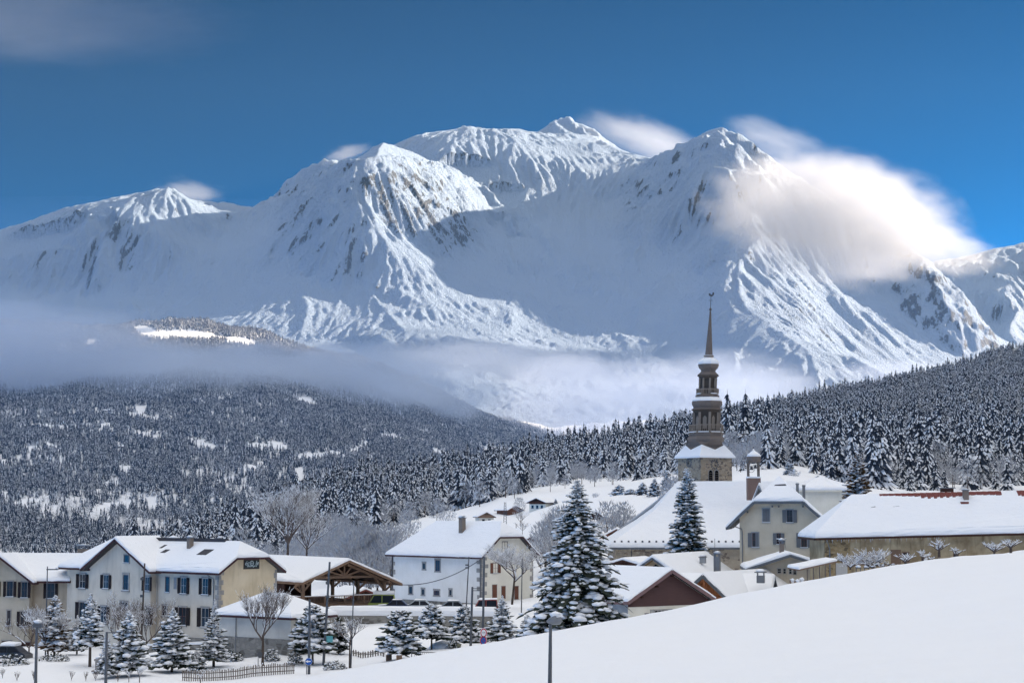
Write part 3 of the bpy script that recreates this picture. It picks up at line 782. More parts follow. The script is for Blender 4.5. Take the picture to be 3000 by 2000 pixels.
def flat(name, c, rough=.6, spec=.3, var=.12):
    m = NT(name, rough, spec); n = m.noise(m.coord(), 3, 4)
    return m.color(m.mix(n, tuple(x * (1 - var) for x in c), tuple(min(1, x * (1 + var)) for x in c)))
def stonework(name, mortar, cols, sc=2.2, bs=.6):
    m = NT(name, .92, .1); v = m.coord()
    vo = m.n('ShaderNodeTexVoronoi', feature='DISTANCE_TO_EDGE'); m.l(m.scale(v, (1, 1, 1.6)), vo.inputs['Vector']); vo.inputs['Scale'].default_value = sc
    vc = m.n('ShaderNodeTexVoronoi'); m.l(m.scale(v, (1, 1, 1.6)), vc.inputs['Vector']); vc.inputs['Scale'].default_value = sc
    sp = m.n('ShaderNodeSeparateColor'); m.l(vc.outputs['Color'], sp.inputs[0])
    c = m.mix(sp.outputs[0], cols[0], cols[1]); c = m.mix(m.ramp(sp.outputs[1], .7, .8), c, cols[2])
    c = m.mix(m.math('MULTIPLY', m.noise(v, .6, 5), .5), c, mortar)
    e = m.ramp(vo.outputs['Distance'], .03, .10)
    m.bump(m.math('ADD', e, m.math('MULTIPLY', m.noise(v, 7, 3), .5)), bs, .06)
    return m.color(m.mix(e, mortar, c))
PL_SCHOOL = plaster('school_plaster', (.60, .53, .44), (.70, .63, .53))
PL_CREAM = plaster('cream_plaster', (.60, .49, .33), (.72, .61, .44), .35, .16)
PL_LEFT = plaster('buff_plaster', (.36, .30, .23), (.47, .40, .31), .4, .2)
PL_WHITE = plaster('white_plaster', (.78, .76, .72), (.86, .84, .81), .4, .05)
PL_SIDE = plaster('ivory_plaster', (.72, .68, .58), (.82, .78, .68), .5, .05)
PL_PRES = plaster('presbytery_plaster', (.58, .51, .39), (.66, .59, .47), .5, .06)
PL_BARN = plaster('old_ochre_plaster', (.26, .19, .11), (.52, .42, .27), .55, .28, .4)
PL_GREY = plaster('grey_plaster', (.27, .29, .32), (.34, .36, .38), .5, .05)
ST_TOWER = stonework('tower_masonry', (.36, .31, .25), ((.34, .26, .17), (.46, .38, .28), (.13, .10, .085)), 2.4)
ST_BARN = stonework('barn_masonry', (.34, .26, .15), ((.30, .20, .10), (.46, .35, .20), (.12, .09, .06)), 2.6)
ST_NAVE = stonework('nave_masonry', (.42, .36, .28), ((.40, .33, .25), (.50, .43, .33), (.16, .12, .10)), 2.0)
ST_PLINTH = stonework('plinth_masonry', (.24, .23, .21), ((.22, .21, .19), (.33, .31, .28), (.12, .11, .10)), 1.8)
STONE = plaster('dressed_stone', (.28, .27, .26), (.38, .36, .34), 2.5, .08)
W_DARK = wood('dark_timber', (.035, .018, .014), (.085, .042, .032))
W_FASC = wood('plum_fascia', (.045, .022, .026), (.09, .045, .05))
W_BROWN = wood('weathered_timber', (.14, .085, .055), (.30, .20, .14), (4, 4, 4))
W_PLANK = wood('purple_brown_cladding', (.055, .030, .030), (.15, .085, .080), (.6, .6, 14), .3)
W_ORNG = wood('varnished_larch', (.30, .105, .045), (.55, .24, .11), (7, 7, .8), .3)
W_GREY = wood('grey_paint', (.10, .115, .13), (.15, .165, .185))
W_SHUT = wood('grey_shutter', (.13, .14, .155), (.19, .205, .22))
W_SHAD = wood('black_shutter', (.012, .010, .012), (.03, .022, .024))
W_SHBR = wood('brown_shutter', (.13, .055, .035), (.20, .09, .06))
W_FENCE = wood('silvered_fence', (.10, .085, .075), (.20, .17, .15), (4, 4, 4))
W_SHING = wood('copper_brown_shingle', (.085, .072, .064), (.26, .215, .19), (5, 5, 9), .5)
GLASS = NT('window_glass', .15, .35); GLASS = GLASS.color(GLASS.mix(GLASS.noise(GLASS.coord(), .35, 3), (.008, .009, .011), (.035, .038, .045)))
SASH_W = flat('painted_sash', (.45, .44, .42)); SASH_R = flat('red_brown_sash', (.12, .04, .03)); SASH_D = flat('dark_sash', (.07, .05, .045))
METAL = flat('dark_metal', (.075, .08, .09), .45, .5); ZINC = flat('zinc', (.16, .17, .185), .4, .5)
TILE = wood('red_roof_tile', (.13, .04, .035), (.22, .07, .06), (3, 1, 1), .5); ROOFD = flat('dark_roof', (.05, .05, .058), .8)
BRICK = wood('chimney_render', (.16, .13, .11), (.28, .23, .19))
BLACK = flat('dark_interior', (.008, .008, .010), .9, .1)

def inset_poly(P2, d):
    """shrink a 2D polygon by d[i] on edge i (i -> i+1)"""
    n = len(P2); out = []
    area = sum(P2[i][0] * P2[(i + 1) % n][1] - P2[(i + 1) % n][0] * P2[i][1] for i in range(n))
    sg = 1 if area > 0 else -1
    L = []
    for i in range(n):
        a, b = P2[i], P2[(i + 1) % n]; ex, ey = b[0] - a[0], b[1] - a[1]; l = math.hypot(ex, ey) or 1e-9
        nx, ny = -ey / l * sg, ex / l * sg
        L.append((a[0] + nx * d[i], a[1] + ny * d[i], ex / l, ey / l))
    for i in range(n):
        p, q = L[i - 1], L[i]; cr = p[2] * q[3] - p[3] * q[2]
        if abs(cr) < 1e-6: out.append((q[0], q[1])); continue
        t = ((q[0] - p[0]) * q[3] - (q[1] - p[1]) * q[2]) / cr
        out.append((p[0] + p[2] * t, p[1] + p[3] * t))
    return out
def snow_slab(S, poly, free, T=.35, rnd=random, over=.04, sub=.9):
    """blanket of snow on a planar roof polygon; free[i]: edge i ends in the open (rounded), otherwise it meets more snow"""
    P = [Vector(p) for p in poly]; n = len(P)
    nrm = Vector((0, 0, 0))
    for i in range(n): nrm += P[i].cross(P[(i + 1) % n])
    nrm.normalize()
    if nrm.z < 0: P = P[::-1]; free = [free[(n - 2 - i) % n] for i in range(n)]; nrm = -nrm
    # refine the outline so that the edge can waver
    Q, fr = [], []
    for i in range(n):
        a, b = P[i], P[(i + 1) % n]; k = max(1, int((b - a).length / sub)) if free[i] else 1
        for j in range(k): Q.append(a.lerp(b, j / k)); fr.append(free[i])
    o = Q[0]; ex = (P[1] - P[0]).normalized(); ey = nrm.cross(ex)
    P2 = [((q - o).dot(ex), (q - o).dot(ey)) for q in Q]
    m = len(Q)
    def ring(d, h, jit=0):
        dd = [(d if fr[i] else 0) for i in range(m)]
        R2 = inset_poly(P2, dd) if any(abs(x) > 0 for x in dd) else P2
        out = []
        for i, (x, y) in enumerate(R2):
            j = rnd.uniform(-jit, jit) if (fr[i] and fr[i - 1]) else 0
            q_ = rnd.uniform(-1, 1) * jit * .9 if j else 0
            out.append(o + ex * (x + q_) + ey * (y + (rnd.uniform(-1, 1) * jit * .9 if j else 0)) + Vector((0, 0, h + j)))
        return out
    rings = [ring(0, .02), ring(-over, T * .22, .05), ring(-over * .9, T * .58, .06), ring(T * .25, T * .92, .05), ring(T * .9, T, .05)]
    base = len(S.v)
    vs = [p for r in rings for p in r]
    fs = []
    for k in range(len(rings) - 1):
        for i in range(m):
            fs.append((k * m + i, k * m + (i + 1) % m, (k + 1) * m + (i + 1) % m, (k + 1) * m + i))
    fs.append(tuple((len(rings) - 1) * m + i for i in range(m)))
    S.add(vs, fs)
def slab(M, poly, t, mi=0):
    P = [Vector(p) for p in poly]; n = len(P); D_ = Vector((0, 0, -t))
    M.add(P + [p + D_ for p in P], [tuple(range(n)), tuple(range(2 * n - 1, n - 1, -1))] + [(i, n + i, n + (i + 1) % n, (i + 1) % n) for i in range(n)], mi)

class House:
    def __init__(s, name, label, cat, px, D, th, L, Wd, z0, corner='right', group=None):
        """corner of the front wall seen at column px, D metres away; th: turn of the front (deg), L along front, Wd depth"""
        s.L, s.Wd, s.z0 = L, Wd, z0
        a = R(th); s.u = Vector((math.cos(a), math.sin(a), 0)); s.v = Vector((-math.sin(a), math.cos(a), 0))
        c = W(px, HZ, D); c.z = 0
        o = c - s.u * L if corner == 'right' else c
        s.o = Vector((o.x, o.y, 0)); s.th = a
        s.root = link(bpy.data.objects.new(name, None)); s.root.location = (o.x, o.y, 0); s.root.rotation_euler = (0, 0, a)
        s.root.empty_display_size = .5
        tag(s.root, label, cat, group)
        s.rnd = random.Random(int(px * 7 + D)); s.f = {'front': (Vector((0, 0, 0)), Vector((1, 0, 0)), Vector((0, -1, 0))), 'right': (Vector((L, 0, 0)), Vector((0, 1, 0)), Vector((1, 0, 0))), 'left': (Vector((0, Wd, 0)), Vector((0, -1, 0)), Vector((-1, 0, 0)))}
    def loc(s, p): d = p - s.o; return Vector((d.dot(s.u), d.dot(s.v), p.z))
    def ray(s, px, py):
        d = W(px, py, 1.0); c = Vector((0, 0, 0)) - s.o
        return Vector((c.dot(s.u), c.dot(s.v), 0)), Vector((d.dot(s.u), d.dot(s.v), d.z))
    def hit(s, face, px, py):
        f0, t, n = s.f[face]; c, d = s.ray(px, py)
        k = (f0 - c).dot(n) / d.dot(n); p = c + d * k
        return (p - f0).dot(t), p.z
    def part(s, name, mb, mat, parent=None, smooth=False): return mb.build(name, mat, parent or s.root, smooth)
    def fbox(s, M, face, a0, a1, z0, z1, n0, n1, mi=0):
        """box on a wall: a along, z up, n outwards"""
        f0, t, n = s.f[face]
        c = [f0 + t * a + n * q for a, q in ((a0, n0), (a1, n0), (a1, n1), (a0, n1))]
        vs = [Vector((p.x, p.y, z0)) for p in c] + [Vector((p.x, p.y, z1)) for p in c]
        M.add(vs, [(0, 1, 2, 3), (7, 6, 5, 4), (0, 4, 5, 1), (1, 5, 6, 2), (2, 6, 7, 3), (3, 7, 4, 0)], mi)
    def window(s, face, x0, y0, x1, y1, shut=None, msh=None, mfr=STONE, msash=SASH_D, fr=.13, bars=(1, 1), name='window', sill=True, glass=GLASS, sw=None, fo=.05):
        ym, xm = (y0 + y1) / 2, (x0 + x1) / 2
        a0, _ = s.hit(face, x0, ym); a1, _ = s.hit(face, x1, ym); _, z1 = s.hit(face, xm, y0); _, z0 = s.hit(face, xm, y1)
        if a0 > a1: a0, a1 = a1, a0
        M = MB()
        s.fbox(M, face, a0 - fr, a0, z0, z1, -.02, fo); s.fbox(M, face, a1, a1 + fr, z0, z1, -.02, fo)
        s.fbox(M, face, a0 - fr * 1.15, a1 + fr * 1.15, z1, z1 + fr * 1.2, -.02, fo + .015)
        s.fbox(M, face, a0 - fr * 1.3, a1 + fr * 1.3, z0 - fr * .9, z0, -.02, fo + (.08 if sill else .01))
        w = s.part(name, M, mfr)
        G_ = MB(); s.fbox(G_, face, a0, a1, z0, z1, -.06, .008); s.part('pane', G_, glass, w)
        B = MB(); b = .035 + .01 * (a1 - a0)
        s.fbox(B, face, a0, a0 + b, z0, z1, 0, .028); s.fbox(B, face, a1 - b, a1, z0, z1, 0, .028)
        s.fbox(B, face, a0 + b, a1 - b, z1 - b, z1, 0, .027); s.fbox(B, face, a0 + b, a1 - b, z0, z0 + b, 0, .027)
        for k in range(bars[0]):
            c = a0 + (a1 - a0) * (k + 1) / (bars[0] + 1); s.fbox(B, face, c - b * .5, c + b * .5, z0 + b, z1 - b, 0, .030)
        for k in range(bars[1]):
            c = z0 + (z1 - z0) * (k + 1) / (bars[1] + 1); s.fbox(B, face, a0 + b, a1 - b, c - b * .35, c + b * .35, 0, .022)
        s.part('sash', B, msash, w)
        if sill:
            Sn = MB(); s.fbox(Sn, face, a0 - fr, a1 + fr, z0, z0 + .05, fo, fo + .07); s.part('sill_snow', Sn, SNOW, w)
        if shut:
            hw = sw or (a1 - a0) * .52
            spans = {'open': [(a0 - fr * .6 - hw, a0 - fr * .6), (a1 + fr * .6, a1 + fr * .6 + hw)], 'closed': [(a0 + .01, (a0 + a1) / 2 - .01), ((a0 + a1) / 2 + .01, a1 - .01)], 'leftonly': [(a0 - fr * .6 - hw, a0 - fr * .6)], 'half': [(a0 - fr * .6 - hw, a0 - fr * .6), ((a0 + a1) / 2, a1)]}[shut]
            for p, q in spans:
                H = MB(); n0 = fo + .012 if (p < a0 - .02 or q > a1 + .02) else .035
                s.fbox(H, face, p, q, z0, z1, n0, n0 + .035)
                for zz in (.18, .82): s.fbox(H, face, p + .03, q - .03, z0 + (z1 - z0) * zz - .05, z0 + (z1 - z0) * zz + .05, n0 + .037, n0 + .055)
                s.part('shutter', H, msh or W_SHUT, w)
        return w
    def quoins(s, face, a, z0, z1, mat=STONE, h=.42, w=(.28, .5), sgn=1, n=.035, other=None):
        z = z0; i = 0
        while z < z1 - .1:
            M = MB(); ww = w[i % 2] * s.rnd.uniform(.85, 1.15); hh = min(h * s.rnd.uniform(.85, 1.15), z1 - z)
            lo, hi = (a, a + ww) if sgn > 0 else (a - ww, a)
            s.fbox(M, face, lo, hi, z + .012, z + hh - .012, -.02, n + s.rnd.uniform(0, .01))
            if other:
                f2, a2, s2 = other; w2 = w[(i + 1) % 2] * s.rnd.uniform(.85, 1.15)
                lo, hi = (a2, a2 + w2) if s2 > 0 else (a2 - w2, a2)
                s.fbox(M, f2, lo, hi, z + .012, z + hh - .012, -.02, n)
            s.part('quoin', M, mat); z += hh; i += 1
    def frame(s, ridge, rect=None):
        x0, x1, y0, y1 = rect or (0, s.L, 0, s.Wd)
        if ridge == 'u': return (x1 - x0), (y1 - y0), (lambda a, b, z: Vector((x0 + a, y0 + b, z)))
        return (y1 - y0), (x1 - x0), (lambda a, b, z: Vector((x1 - b, y0 + a, z)))
    def walls(s, ze, zr, ridge='u', rect=None, clip=(0, 0), mat=None, z0=None, name='wall', drop=.16, matside=None):
        A, B, P = s.frame(ridge, rect); z0 = s.z0 if z0 is None else z0
        ze, zr = ze - drop, zr - drop; M = MB()
        vs, fs = [], []
        for k, a in ((0, 0), (1, A)):
            c = clip[k]
            zc = zr - c * (zr - ze); bc = (B / 2) * (1 - c)
            pr = [P(a, 0, z0), P(a, 0, ze)] + ([P(a, bc, zc), P(a, B - bc, zc)] if c > 0 else [P(a, B / 2, zr)]) + [P(a, B, ze), P(a, B, z0)]
            b0 = len(vs); vs += pr; fs.append((tuple(range(b0, len(vs))), k))
        n0 = 6 if clip[0] > 0 else 5
        i1 = n0
        f = [fs[0][0][::-1], fs[1][0]]
        f.append((0, i1, i1 + 1, 1)); f.append((n0 - 2, len(vs) - 2, len(vs) - 1, n0 - 1))
        M.add(vs, f)
        return s.part(name, M, mat)
    def roof(s, ze, zr, ridge='u', rect=None, clip=(0, 0), over=(.6, .6), T=.35, t=.16, ext=(0, 0), fascia=W_FASC, tile=ROOFD, snow=True, inhip=None, freeridge=False, fh=.2, endfree=(True, True), skew=0.0, names=('roof', 'roof_snow', 'fascia')):
        """two slopes with clipped or full hips at the ends. over: (along ridge, beyond the eaves); ext: extra eave overhang front / back"""
        A, B, P = s.frame(ridge, rect); sl = (zr - ze) / (B / 2); oa = over[0]
        ends = []
        for k in (0, 1):
            c = clip[k]; zc = zr - c * (zr - ze); ins = (inhip[k] if inhip else (zr - zc) / sl) if c > 0 else 0
            ends.append((c, zc, (B / 2) * (1 - c), ins))
        M, S, Fa = MB(), MB(), MB()
        def X(k, q=0.0): return (-oa + q) if k == 0 else (A + oa - q)
        for side in (0, 1):
            ob = over[1] + ext[side]; bb = (lambda b: b) if side == 0 else (lambda b: B - b)
            zl = ze - ob * sl
            poly, free = [], []
            poly.append(P(X(0), bb(-ob), zl)); free.append(True)
            poly.append(P(X(1), bb(-ob), zl)); free.append(endfree[1])
            for k in (1, 0):
                c, zc, bc, ins = ends[k]
                if c >= .99:
                    # full hip: the corner sits on the hip's own eave
                    poly.append(P(X(k, ins), bb(B / 2), zr)); free.append(freeridge if k == 1 else False)
                    if k == 1: free[1] = False
                    else: free[-1] = False; 
                elif c > 0:
                    pts = [P(X(k), bb(bc), zc), P(X(k, ins), bb(B / 2), zr)]
                    if k == 1: poly += pts; free += [False, freeridge]
                    else: poly += pts[::-1]; free += [False, endfree[0]]
                else:
                    poly.append(P(X(k), bb(B / 2), zr)); free.append(freeridge if k == 1 else endfree[0])
            slab(M, poly, t)
            if snow: snow_slab(S, [p + Vector((0, 0, 0)) for p in poly], free, T, s.rnd)
            # boards along eave and rakes
            e0, e1 = P(X(0), bb(-ob), zl - t * .5), P(X(1), bb(-ob), zl - t * .5)
            Fa.beam(e0 + (P(0, bb(-.03), 0) - P(0, bb(0), 0)), e1 + (P(0, bb(-.03), 0) - P(0, bb(0), 0)), .05, fh)
            for k in (0, 1):
                c, zc, bc, ins = ends[k]
                if c < .99 and endfree[k]:
                    top = P(X(k, -.03), bb(bc), zc - t * .5) if c > 0 else P(X(k, -.03), bb(B / 2), zr - t * .5)
                    Fa.beam(P(X(k, -.03), bb(-ob), zl - t * .5), top, .05, fh)
        for k in (0, 1):
            c, zc, bc, ins = ends[k]
            if c > 0:
                if c >= .99: pl = [P(X(k), -over[1] - ext[0], ze - (over[1] + ext[0]) * sl), P(X(k), B + over[1] + ext[1], ze - (over[1] + ext[1]) * sl), P(X(k, ins), B / 2, zr)]
                else: pl = [P(X(k), bc, zc), P(X(k), B - bc, zc), P(X(k, ins), B / 2, zr)]
                slab(M, pl, t)
                if snow: snow_slab(S, pl, [True, False, False], T, s.rnd)
                Fa.beam(pl[0] + (P(-.03 if k == 0 else .03, 0, -t * .5) - P(0, 0, 0)), pl[1] + (P(-.03 if k == 0 else .03, 0, -t * .5) - P(0, 0, 0)), .05, fh)
        s.part(names[0], M, tile)
        if snow: s.part(names[1], S, SNOW, None, False)
        s.part(names[2], Fa, fascia)
    def chimney(s, x, y, z0, z1, w=.55, d=.55, mat=BRICK, cap='slab', snow=.22):
        M = MB(); M.box((x - w / 2, y - d / 2, z0), (x + w / 2, y + d / 2, z1)); c = s.part('chimney', M, mat)
        K = MB()
        if cap == 'slab': K.box((x - w * .65, y - d * .65, z1), (x + w * .65, y + d * .65, z1 + .09)); zt = z1 + .09
        else:
            for i in (-1, 1):
                for j in (-1, 1): K.box((x + i * w * .4 - .04, y + j * d * .4 - .04, z1), (x + i * w * .4 + .04, y + j * d * .4 + .04, z1 + .28))
            K.box((x - w * .75, y - d * .75, z1 + .28), (x + w * .75, y + d * .75, z1 + .36)); zt = z1 + .36
        s.part('chimney_cap', K, ZINC, c)
        if snow:
            S = MB(); S.blob((x, y, zt + snow * .45), w * .85, d * .85, snow * .75, s.rnd); s.part('snow_cap', S, SNOW, c, True)
        return c
    def pipe(s, pts, r=.05, mat=ZINC, name='drainpipe'):
        M = MB(); M.tube(pts, r, 6); return s.part(name, M, mat)
    def fp(s, face, a, z, n=0.0):
        f0, t, nn = s.f[face]; p = f0 + t * a + nn * n; return Vector((p.x, p.y, z))
    def at(s, px, py, y):
        """local point on the plane y = const seen at a pixel"""
        c, d = s.ray(px, py); k = (y - c.y) / d.y; p = c + d * k; return p
# ================================================================= SCHOOL
def zat(py, D): return Z(py, D)
h = House('school_building', 'long two-storey cream school with black shutters, cross gable and painted sign on its gable end', 'school', 645, 180, -42, 25.9, 7.4, -17.5)
ze, zr = zat(1677, 180) + .35, zat(1586, 184) - .25
h.walls(ze, zr, 'u', clip=(1, .55), mat=PL_SCHOOL)
h.roof(ze, zr, 'u', clip=(1, .55), over=(.7, .6), T=.34)
# cross gable standing slightly proud of the front
gl, gr = h.hit('front', 280, 1700)[0], h.hit('front', 458, 1700)[0]; gm = (gl + gr) / 2
h.f['gable'] = (Vector((0, -.7, 0)), Vector((1, 0, 0)), Vector((0, -1, 0)))
zg = zat(1572, 191) - .2; zge = ze - .05
h.walls(zge, zg, 'v', rect=(gl, gr, -.7, 3.6), mat=PL_SCHOOL, name='gable_wall')
h.roof(zge, zg, 'v', rect=(gl, gr, -.7, 3.4), over=(.75, .75), T=.34, endfree=(True, False), names=('gable_roof', 'gable_roof_snow', 'gable_fascia'))
M = MB()                                      # cream end wall skin
c = .55; B = 7.4; f0 = [(0, h.z0), (B, h.z0), (B, ze - .17), (B - B / 2 * (1 - c), zr - c * (zr - ze) - .17), (B / 2 * (1 - c), zr - c * (zr - ze) - .17), (0, ze - .17)]
M.add([h.fp('right', a, z, .02) for a, z in f0] + [h.fp('right', a, z, .0) for a, z in f0], [tuple(range(6))] + [(i, 6 + i, 6 + (i + 1) % 6, (i + 1) % 6) for i in range(6)])
h.part('end_wall', M, PL_CREAM)
h.quoins('front', h.L, -13.2, ze - .2, STONE, .5, (.3, .55), -1, .03, ('right', 0.0, 1))
h.quoins('right', 7.4, -13.2, ze - .2, STONE, .5, (.25, .45), -1, .05)
M = MB(); h.fbox(M, 'front', gr, h.L, h.z0, zat(1868, 182), .03, .09); h.fbox(M, 'right', 0, 7.4, h.z0, zat(1868, 182), .03, .09); h.part('plinth', M, ST_PLINTH)
K = dict(shut='open', msh=W_SHAD, mfr=STONE, msash=SASH_W, fr=.14)
h.window('front', 234, 1681, 250, 1722, **K); h.window('gable', 304, 1683, 318, 1723, **K); h.window('gable', 425, 1689, 438, 1730, **K)
h.window('gable', 362, 1683, 376, 1728, msash=SASH_D, fr=.2); h.window('gable', 364, 1625, 379, 1648, msash=SASH_D, bars=(0, 0), fr=.08)
h.window('gable', 354, 1763, 373, 1793, msash=SASH_D, fr=.16)
h.window('front', 233, 1763, 252, 1812, **{**K, 'msash': SASH_D}); h.window('gable', 296, 1775, 312, 1825, **K); h.window('gable', 425, 1778, 440, 1828, **K)
h.window('front', 485, 1689, 497, 1734, msash=SASH_R, fr=.05, bars=(0, 1)); h.window('front', 531, 1691, 546, 1738, **K); h.window('front', 594, 1693, 610, 1741, **K)
h.window('front', 510, 1691, 518, 1724, fr=.02, sill=False, msash=SASH_W, glass=PL_GREY, bars=(0, 0))
h.window('front', 477, 1774, 489, 1803, fr=.17, msash=SASH_R, bars=(0, 1)); h.window('front', 524, 1778, 545, 1830, **{**K, 'msash': SASH_R}); h.window('front', 591, 1780, 612, 1836, **K)
h.window('front', 475, 1824, 486, 1850, fr=.03, sill=False)
h.pipe([h.fp('front', gr + .35, ze - .6, .5), h.fp('front', gr + .25, ze - .9, .08), h.fp('front', gr + .25, -14.5, .08)], .05, SASH_W)
h.pipe([h.fp('front', h.L - 1.2, ze - .6, .5), h.fp('front', h.L - .75, ze - .95, .08), h.fp('front', h.L - .75, -14, .08)], .05)
# sign: dark board with carved lettering
a0, zt = h.hit('right', 713, 1639); a1, zb = h.hit('right', 758, 1665)
M = MB(); h.fbox(M, 'right', a0, a1, zb, zt, .03, .10); sg = h.part('sign', M, flat('sign_board', (.045, .040, .038)))
M = MB(); h.fbox(M, 'right', a0 + .14, a1 - .14, zb + .16, zt - .12, .10, .112); h.part('sign_panel', M, flat('sign_green', (.025, .05, .055)), sg)
INK = flat('sign_letters', (.62, .72, .74))
def text_part(parent, txt, size, loc, rot, mat, name='lettering', ext=.008, shear=0, align='CENTER', ws=1.0):
    cu = bpy.data.curves.new(name, 'FONT'); cu.body = txt; cu.size = size; cu.extrude = ext; cu.align_x = align; cu.align_y = 'CENTER'; cu.shear = shear; cu.resolution_u = 3; cu.space_character = ws
    o = bpy.data.objects.new(name, cu); scene.collection.objects.link(o)
    dg = bpy.context.evaluated_depsgraph_get(); me = bpy.data.meshes.new_from_object(o.evaluated_get(dg)); bpy.data.objects.remove(o)
    me.materials.clear(); me.materials.append(mat)
    q = link(bpy.data.objects.new(name, me), parent); q.location = loc; q.rotation_euler = rot; return q
ac, zc = (a0 + a1) / 2, (zt + zb) / 2
RT = (R(90), 0, R(90))
text_part(sg, 'éc', .62, h.fp('right', ac - .62, zc + .12, .118), RT, INK, shear=.3)
text_part(sg, 'le', .62, h.fp('right', ac + .66, zc + .12, .118), RT, INK, shear=.3)
text_part(sg, 'Beauregard', .27, h.fp('right', ac, zb + .30, .118), RT, INK, shear=.2)
M = MB()
for k in range(16):
    t0, t1 = 2 * math.pi * k / 16, 2 * math.pi * (k + 1) / 16
    vs = [h.fp('right', ac + r * math.cos(t), zc + .12 + r * math.sin(t), n) for n in (.114, .13) for t in (t0, t1) for r in (.20, .25)]
    M.add(vs, [(4, 5, 7, 6), (0, 4, 6, 2), (1, 3, 7, 5)])
M.beam(h.fp('right', ac, zc - .12, .12), h.fp('right', ac, zc + .36, .12), .03, .03); M.beam(h.fp('right', ac - .22, zc + .12, .122), h.fp('right', ac + .22, zc + .12, .122), .03, .03)
h.part('emblem', M, INK, sg)
def on_roof(hs, px, py, y):
    return hs.at(px, py, y)
def roofz(y, ze, zr, Wd): return ze + (zr - ze) * (1 - abs(y - Wd / 2) / (Wd / 2))
def ridge_bits(hs, items, Wd, ze, zr):
    for kind, px, py, y in items:
        p = hs.at(px, py, y); z = roofz(y, ze, zr, Wd) + .3
        if kind == 'vent': hs.chimney(p.x, p.y, z - .5, z + .28, .38, .38, METAL, 'slab', .2)
        if kind == 'hood': hs.chimney(p.x, p.y, z - .5, z + .25, 1.1, .5, METAL, 'posts', .3)
ridge_bits(h, [('vent', 452, 1570, 4.2), ('vent', 625, 1575, 4.2)], 7.4, ze, zr)
p = h.at(508, 1570, 4.6); z = roofz(4.6, ze, zr, 7.4); h.chimney(p.x, p.y, z - .3, z + .55, 1.3, .5, METAL, 'posts', .38)
p = h.at(557, 1600, 2.6); z = roofz(2.6, ze, zr, 7.4); h.chimney(p.x, p.y, z - .5, z + 1.25, .5, .5, BRICK, 'slab', .2)
for (x0, x1, y0, y1) in ((585, 618, 1601, 1614), (475, 493, 1617, 1626), (472, 484, 1597, 1602)):   # bare skylights in the snow
    yl = 1.9 if y0 > 1600 else 2.6
    p, q = h.at(x0, (y0 + y1) / 2, yl), h.at(x1, (y0 + y1) / 2, yl)
    sl = (zr - ze) / 3.7; dy = .42 if x1 - x0 > 20 else .25
    M = MB(); pl = [Vector((p.x, yl - dy, ze + (yl - dy) * sl + .37)), Vector((q.x - .25, yl - dy, ze + (yl - dy) * sl + .37)), Vector((q.x, yl + dy, ze + (yl + dy) * sl + .37)), Vector((p.x + .25, yl + dy, ze + (yl + dy) * sl + .37))]
    slab(M, pl, .25); h.part('skylight', M, ROOFD)
M = MB(); M.beam(Vector((8, 3.72, zr + .08)), Vector((22.4, 3.72, zr + .08)), .5, .9); h.part('bare_ridge', M, ROOFD)
# ================================================================= LEFT WING
g = House('garage_house', 'buff three-storey house with garages, left of the school, black shutters', 'house', 206, 197.2, -3, 19, 8, -17.5)
ze, zr = zat(1702, 197) + .3, zat(1619, 201) - .3
g.walls(ze, zr, 'u', mat=PL_LEFT); g.roof(ze, zr, 'u', over=(.3, .5), T=.32)
gl, gr = g.hit('front', -75, 1700)[0], g.hit('front', 96, 1700)[0]
g.f['gable'] = (Vector((0, -1.0, 0)), Vector((1, 0, 0)), Vector((0, -1, 0)))
g.walls(ze, zr + .05, 'v', rect=(gl, gr, -1, 4), mat=plaster('buff_front', (.44, .39, .31), (.56, .50, .41), .4, .12), name='gable_wall'); g.roof(ze, zr + .05, 'v', rect=(gl, gr, -1, 3.9), over=(.7, .6), T=.32, endfree=(True, False), names=('gable_roof', 'gable_roof_snow', 'gable_fascia'))
K = dict(shut='open', msh=W_SHAD, mfr=STONE, msash=SASH_D, fr=.1, sw=.32)
for a in ((-20, 1702, -8, 1746), (20, 1702, 38, 1747), (63, 1704, 80, 1750), (60, 1790, 78, 1834)): g.window('gable', *a, **K)
g.window('gable', 21, 1787, 31, 1832, fr=.1, msash=SASH_D)
g.window('front', 138, 1708, 160, 1752, **K); g.window('front', 134, 1794, 158, 1834, **K)
for a in ((6, 1876, 34, 1900), (56, 1880, 88, 1912)): g.window('gable', *a, fr=.08, name='garage_door', glass=W_DARK, msash=W_DARK, bars=(3, 0), sill=False)
p = g.at(245, 1600, 5.0); g.chimney(p.x, p.y, zr - 1, zr + .75, 1.2, .6, BRICK, 'posts', .12)
# ================================================================= SHED WITH HIPPED ROOF
a = House('storage_annex', 'low white annex with hipped snowy roof built against the cream school gable', 'annex', 856, 163, -35, 8.8, 5.2, -15)
ze, zr = zat(1806, 163) + .2, zat(1734, 168) - .3
a.walls(ze, ze + .5, 'u', mat=plaster('annex_plaster', (.50, .48, .44), (.62, .60, .55), .5, .1), clip=(0, 0)); a.roof(ze, zr, 'u', clip=(1, 1), over=(.5, .5), T=.3, inhip=(3.6, 3.6))
M = MB(); a.fbox(M, 'front', 0, 8.8, -15, zat(1868, 165), 0, .06); a.fbox(M, 'right', 0, 5.2, -15, zat(1868, 165), 0, .06); a.part('plinth', M, ST_PLINTH)
a.pipe([a.fp('front', 2.2, ze - .3, .08), a.fp('front', 2.2, -13.3, .08)], .04)
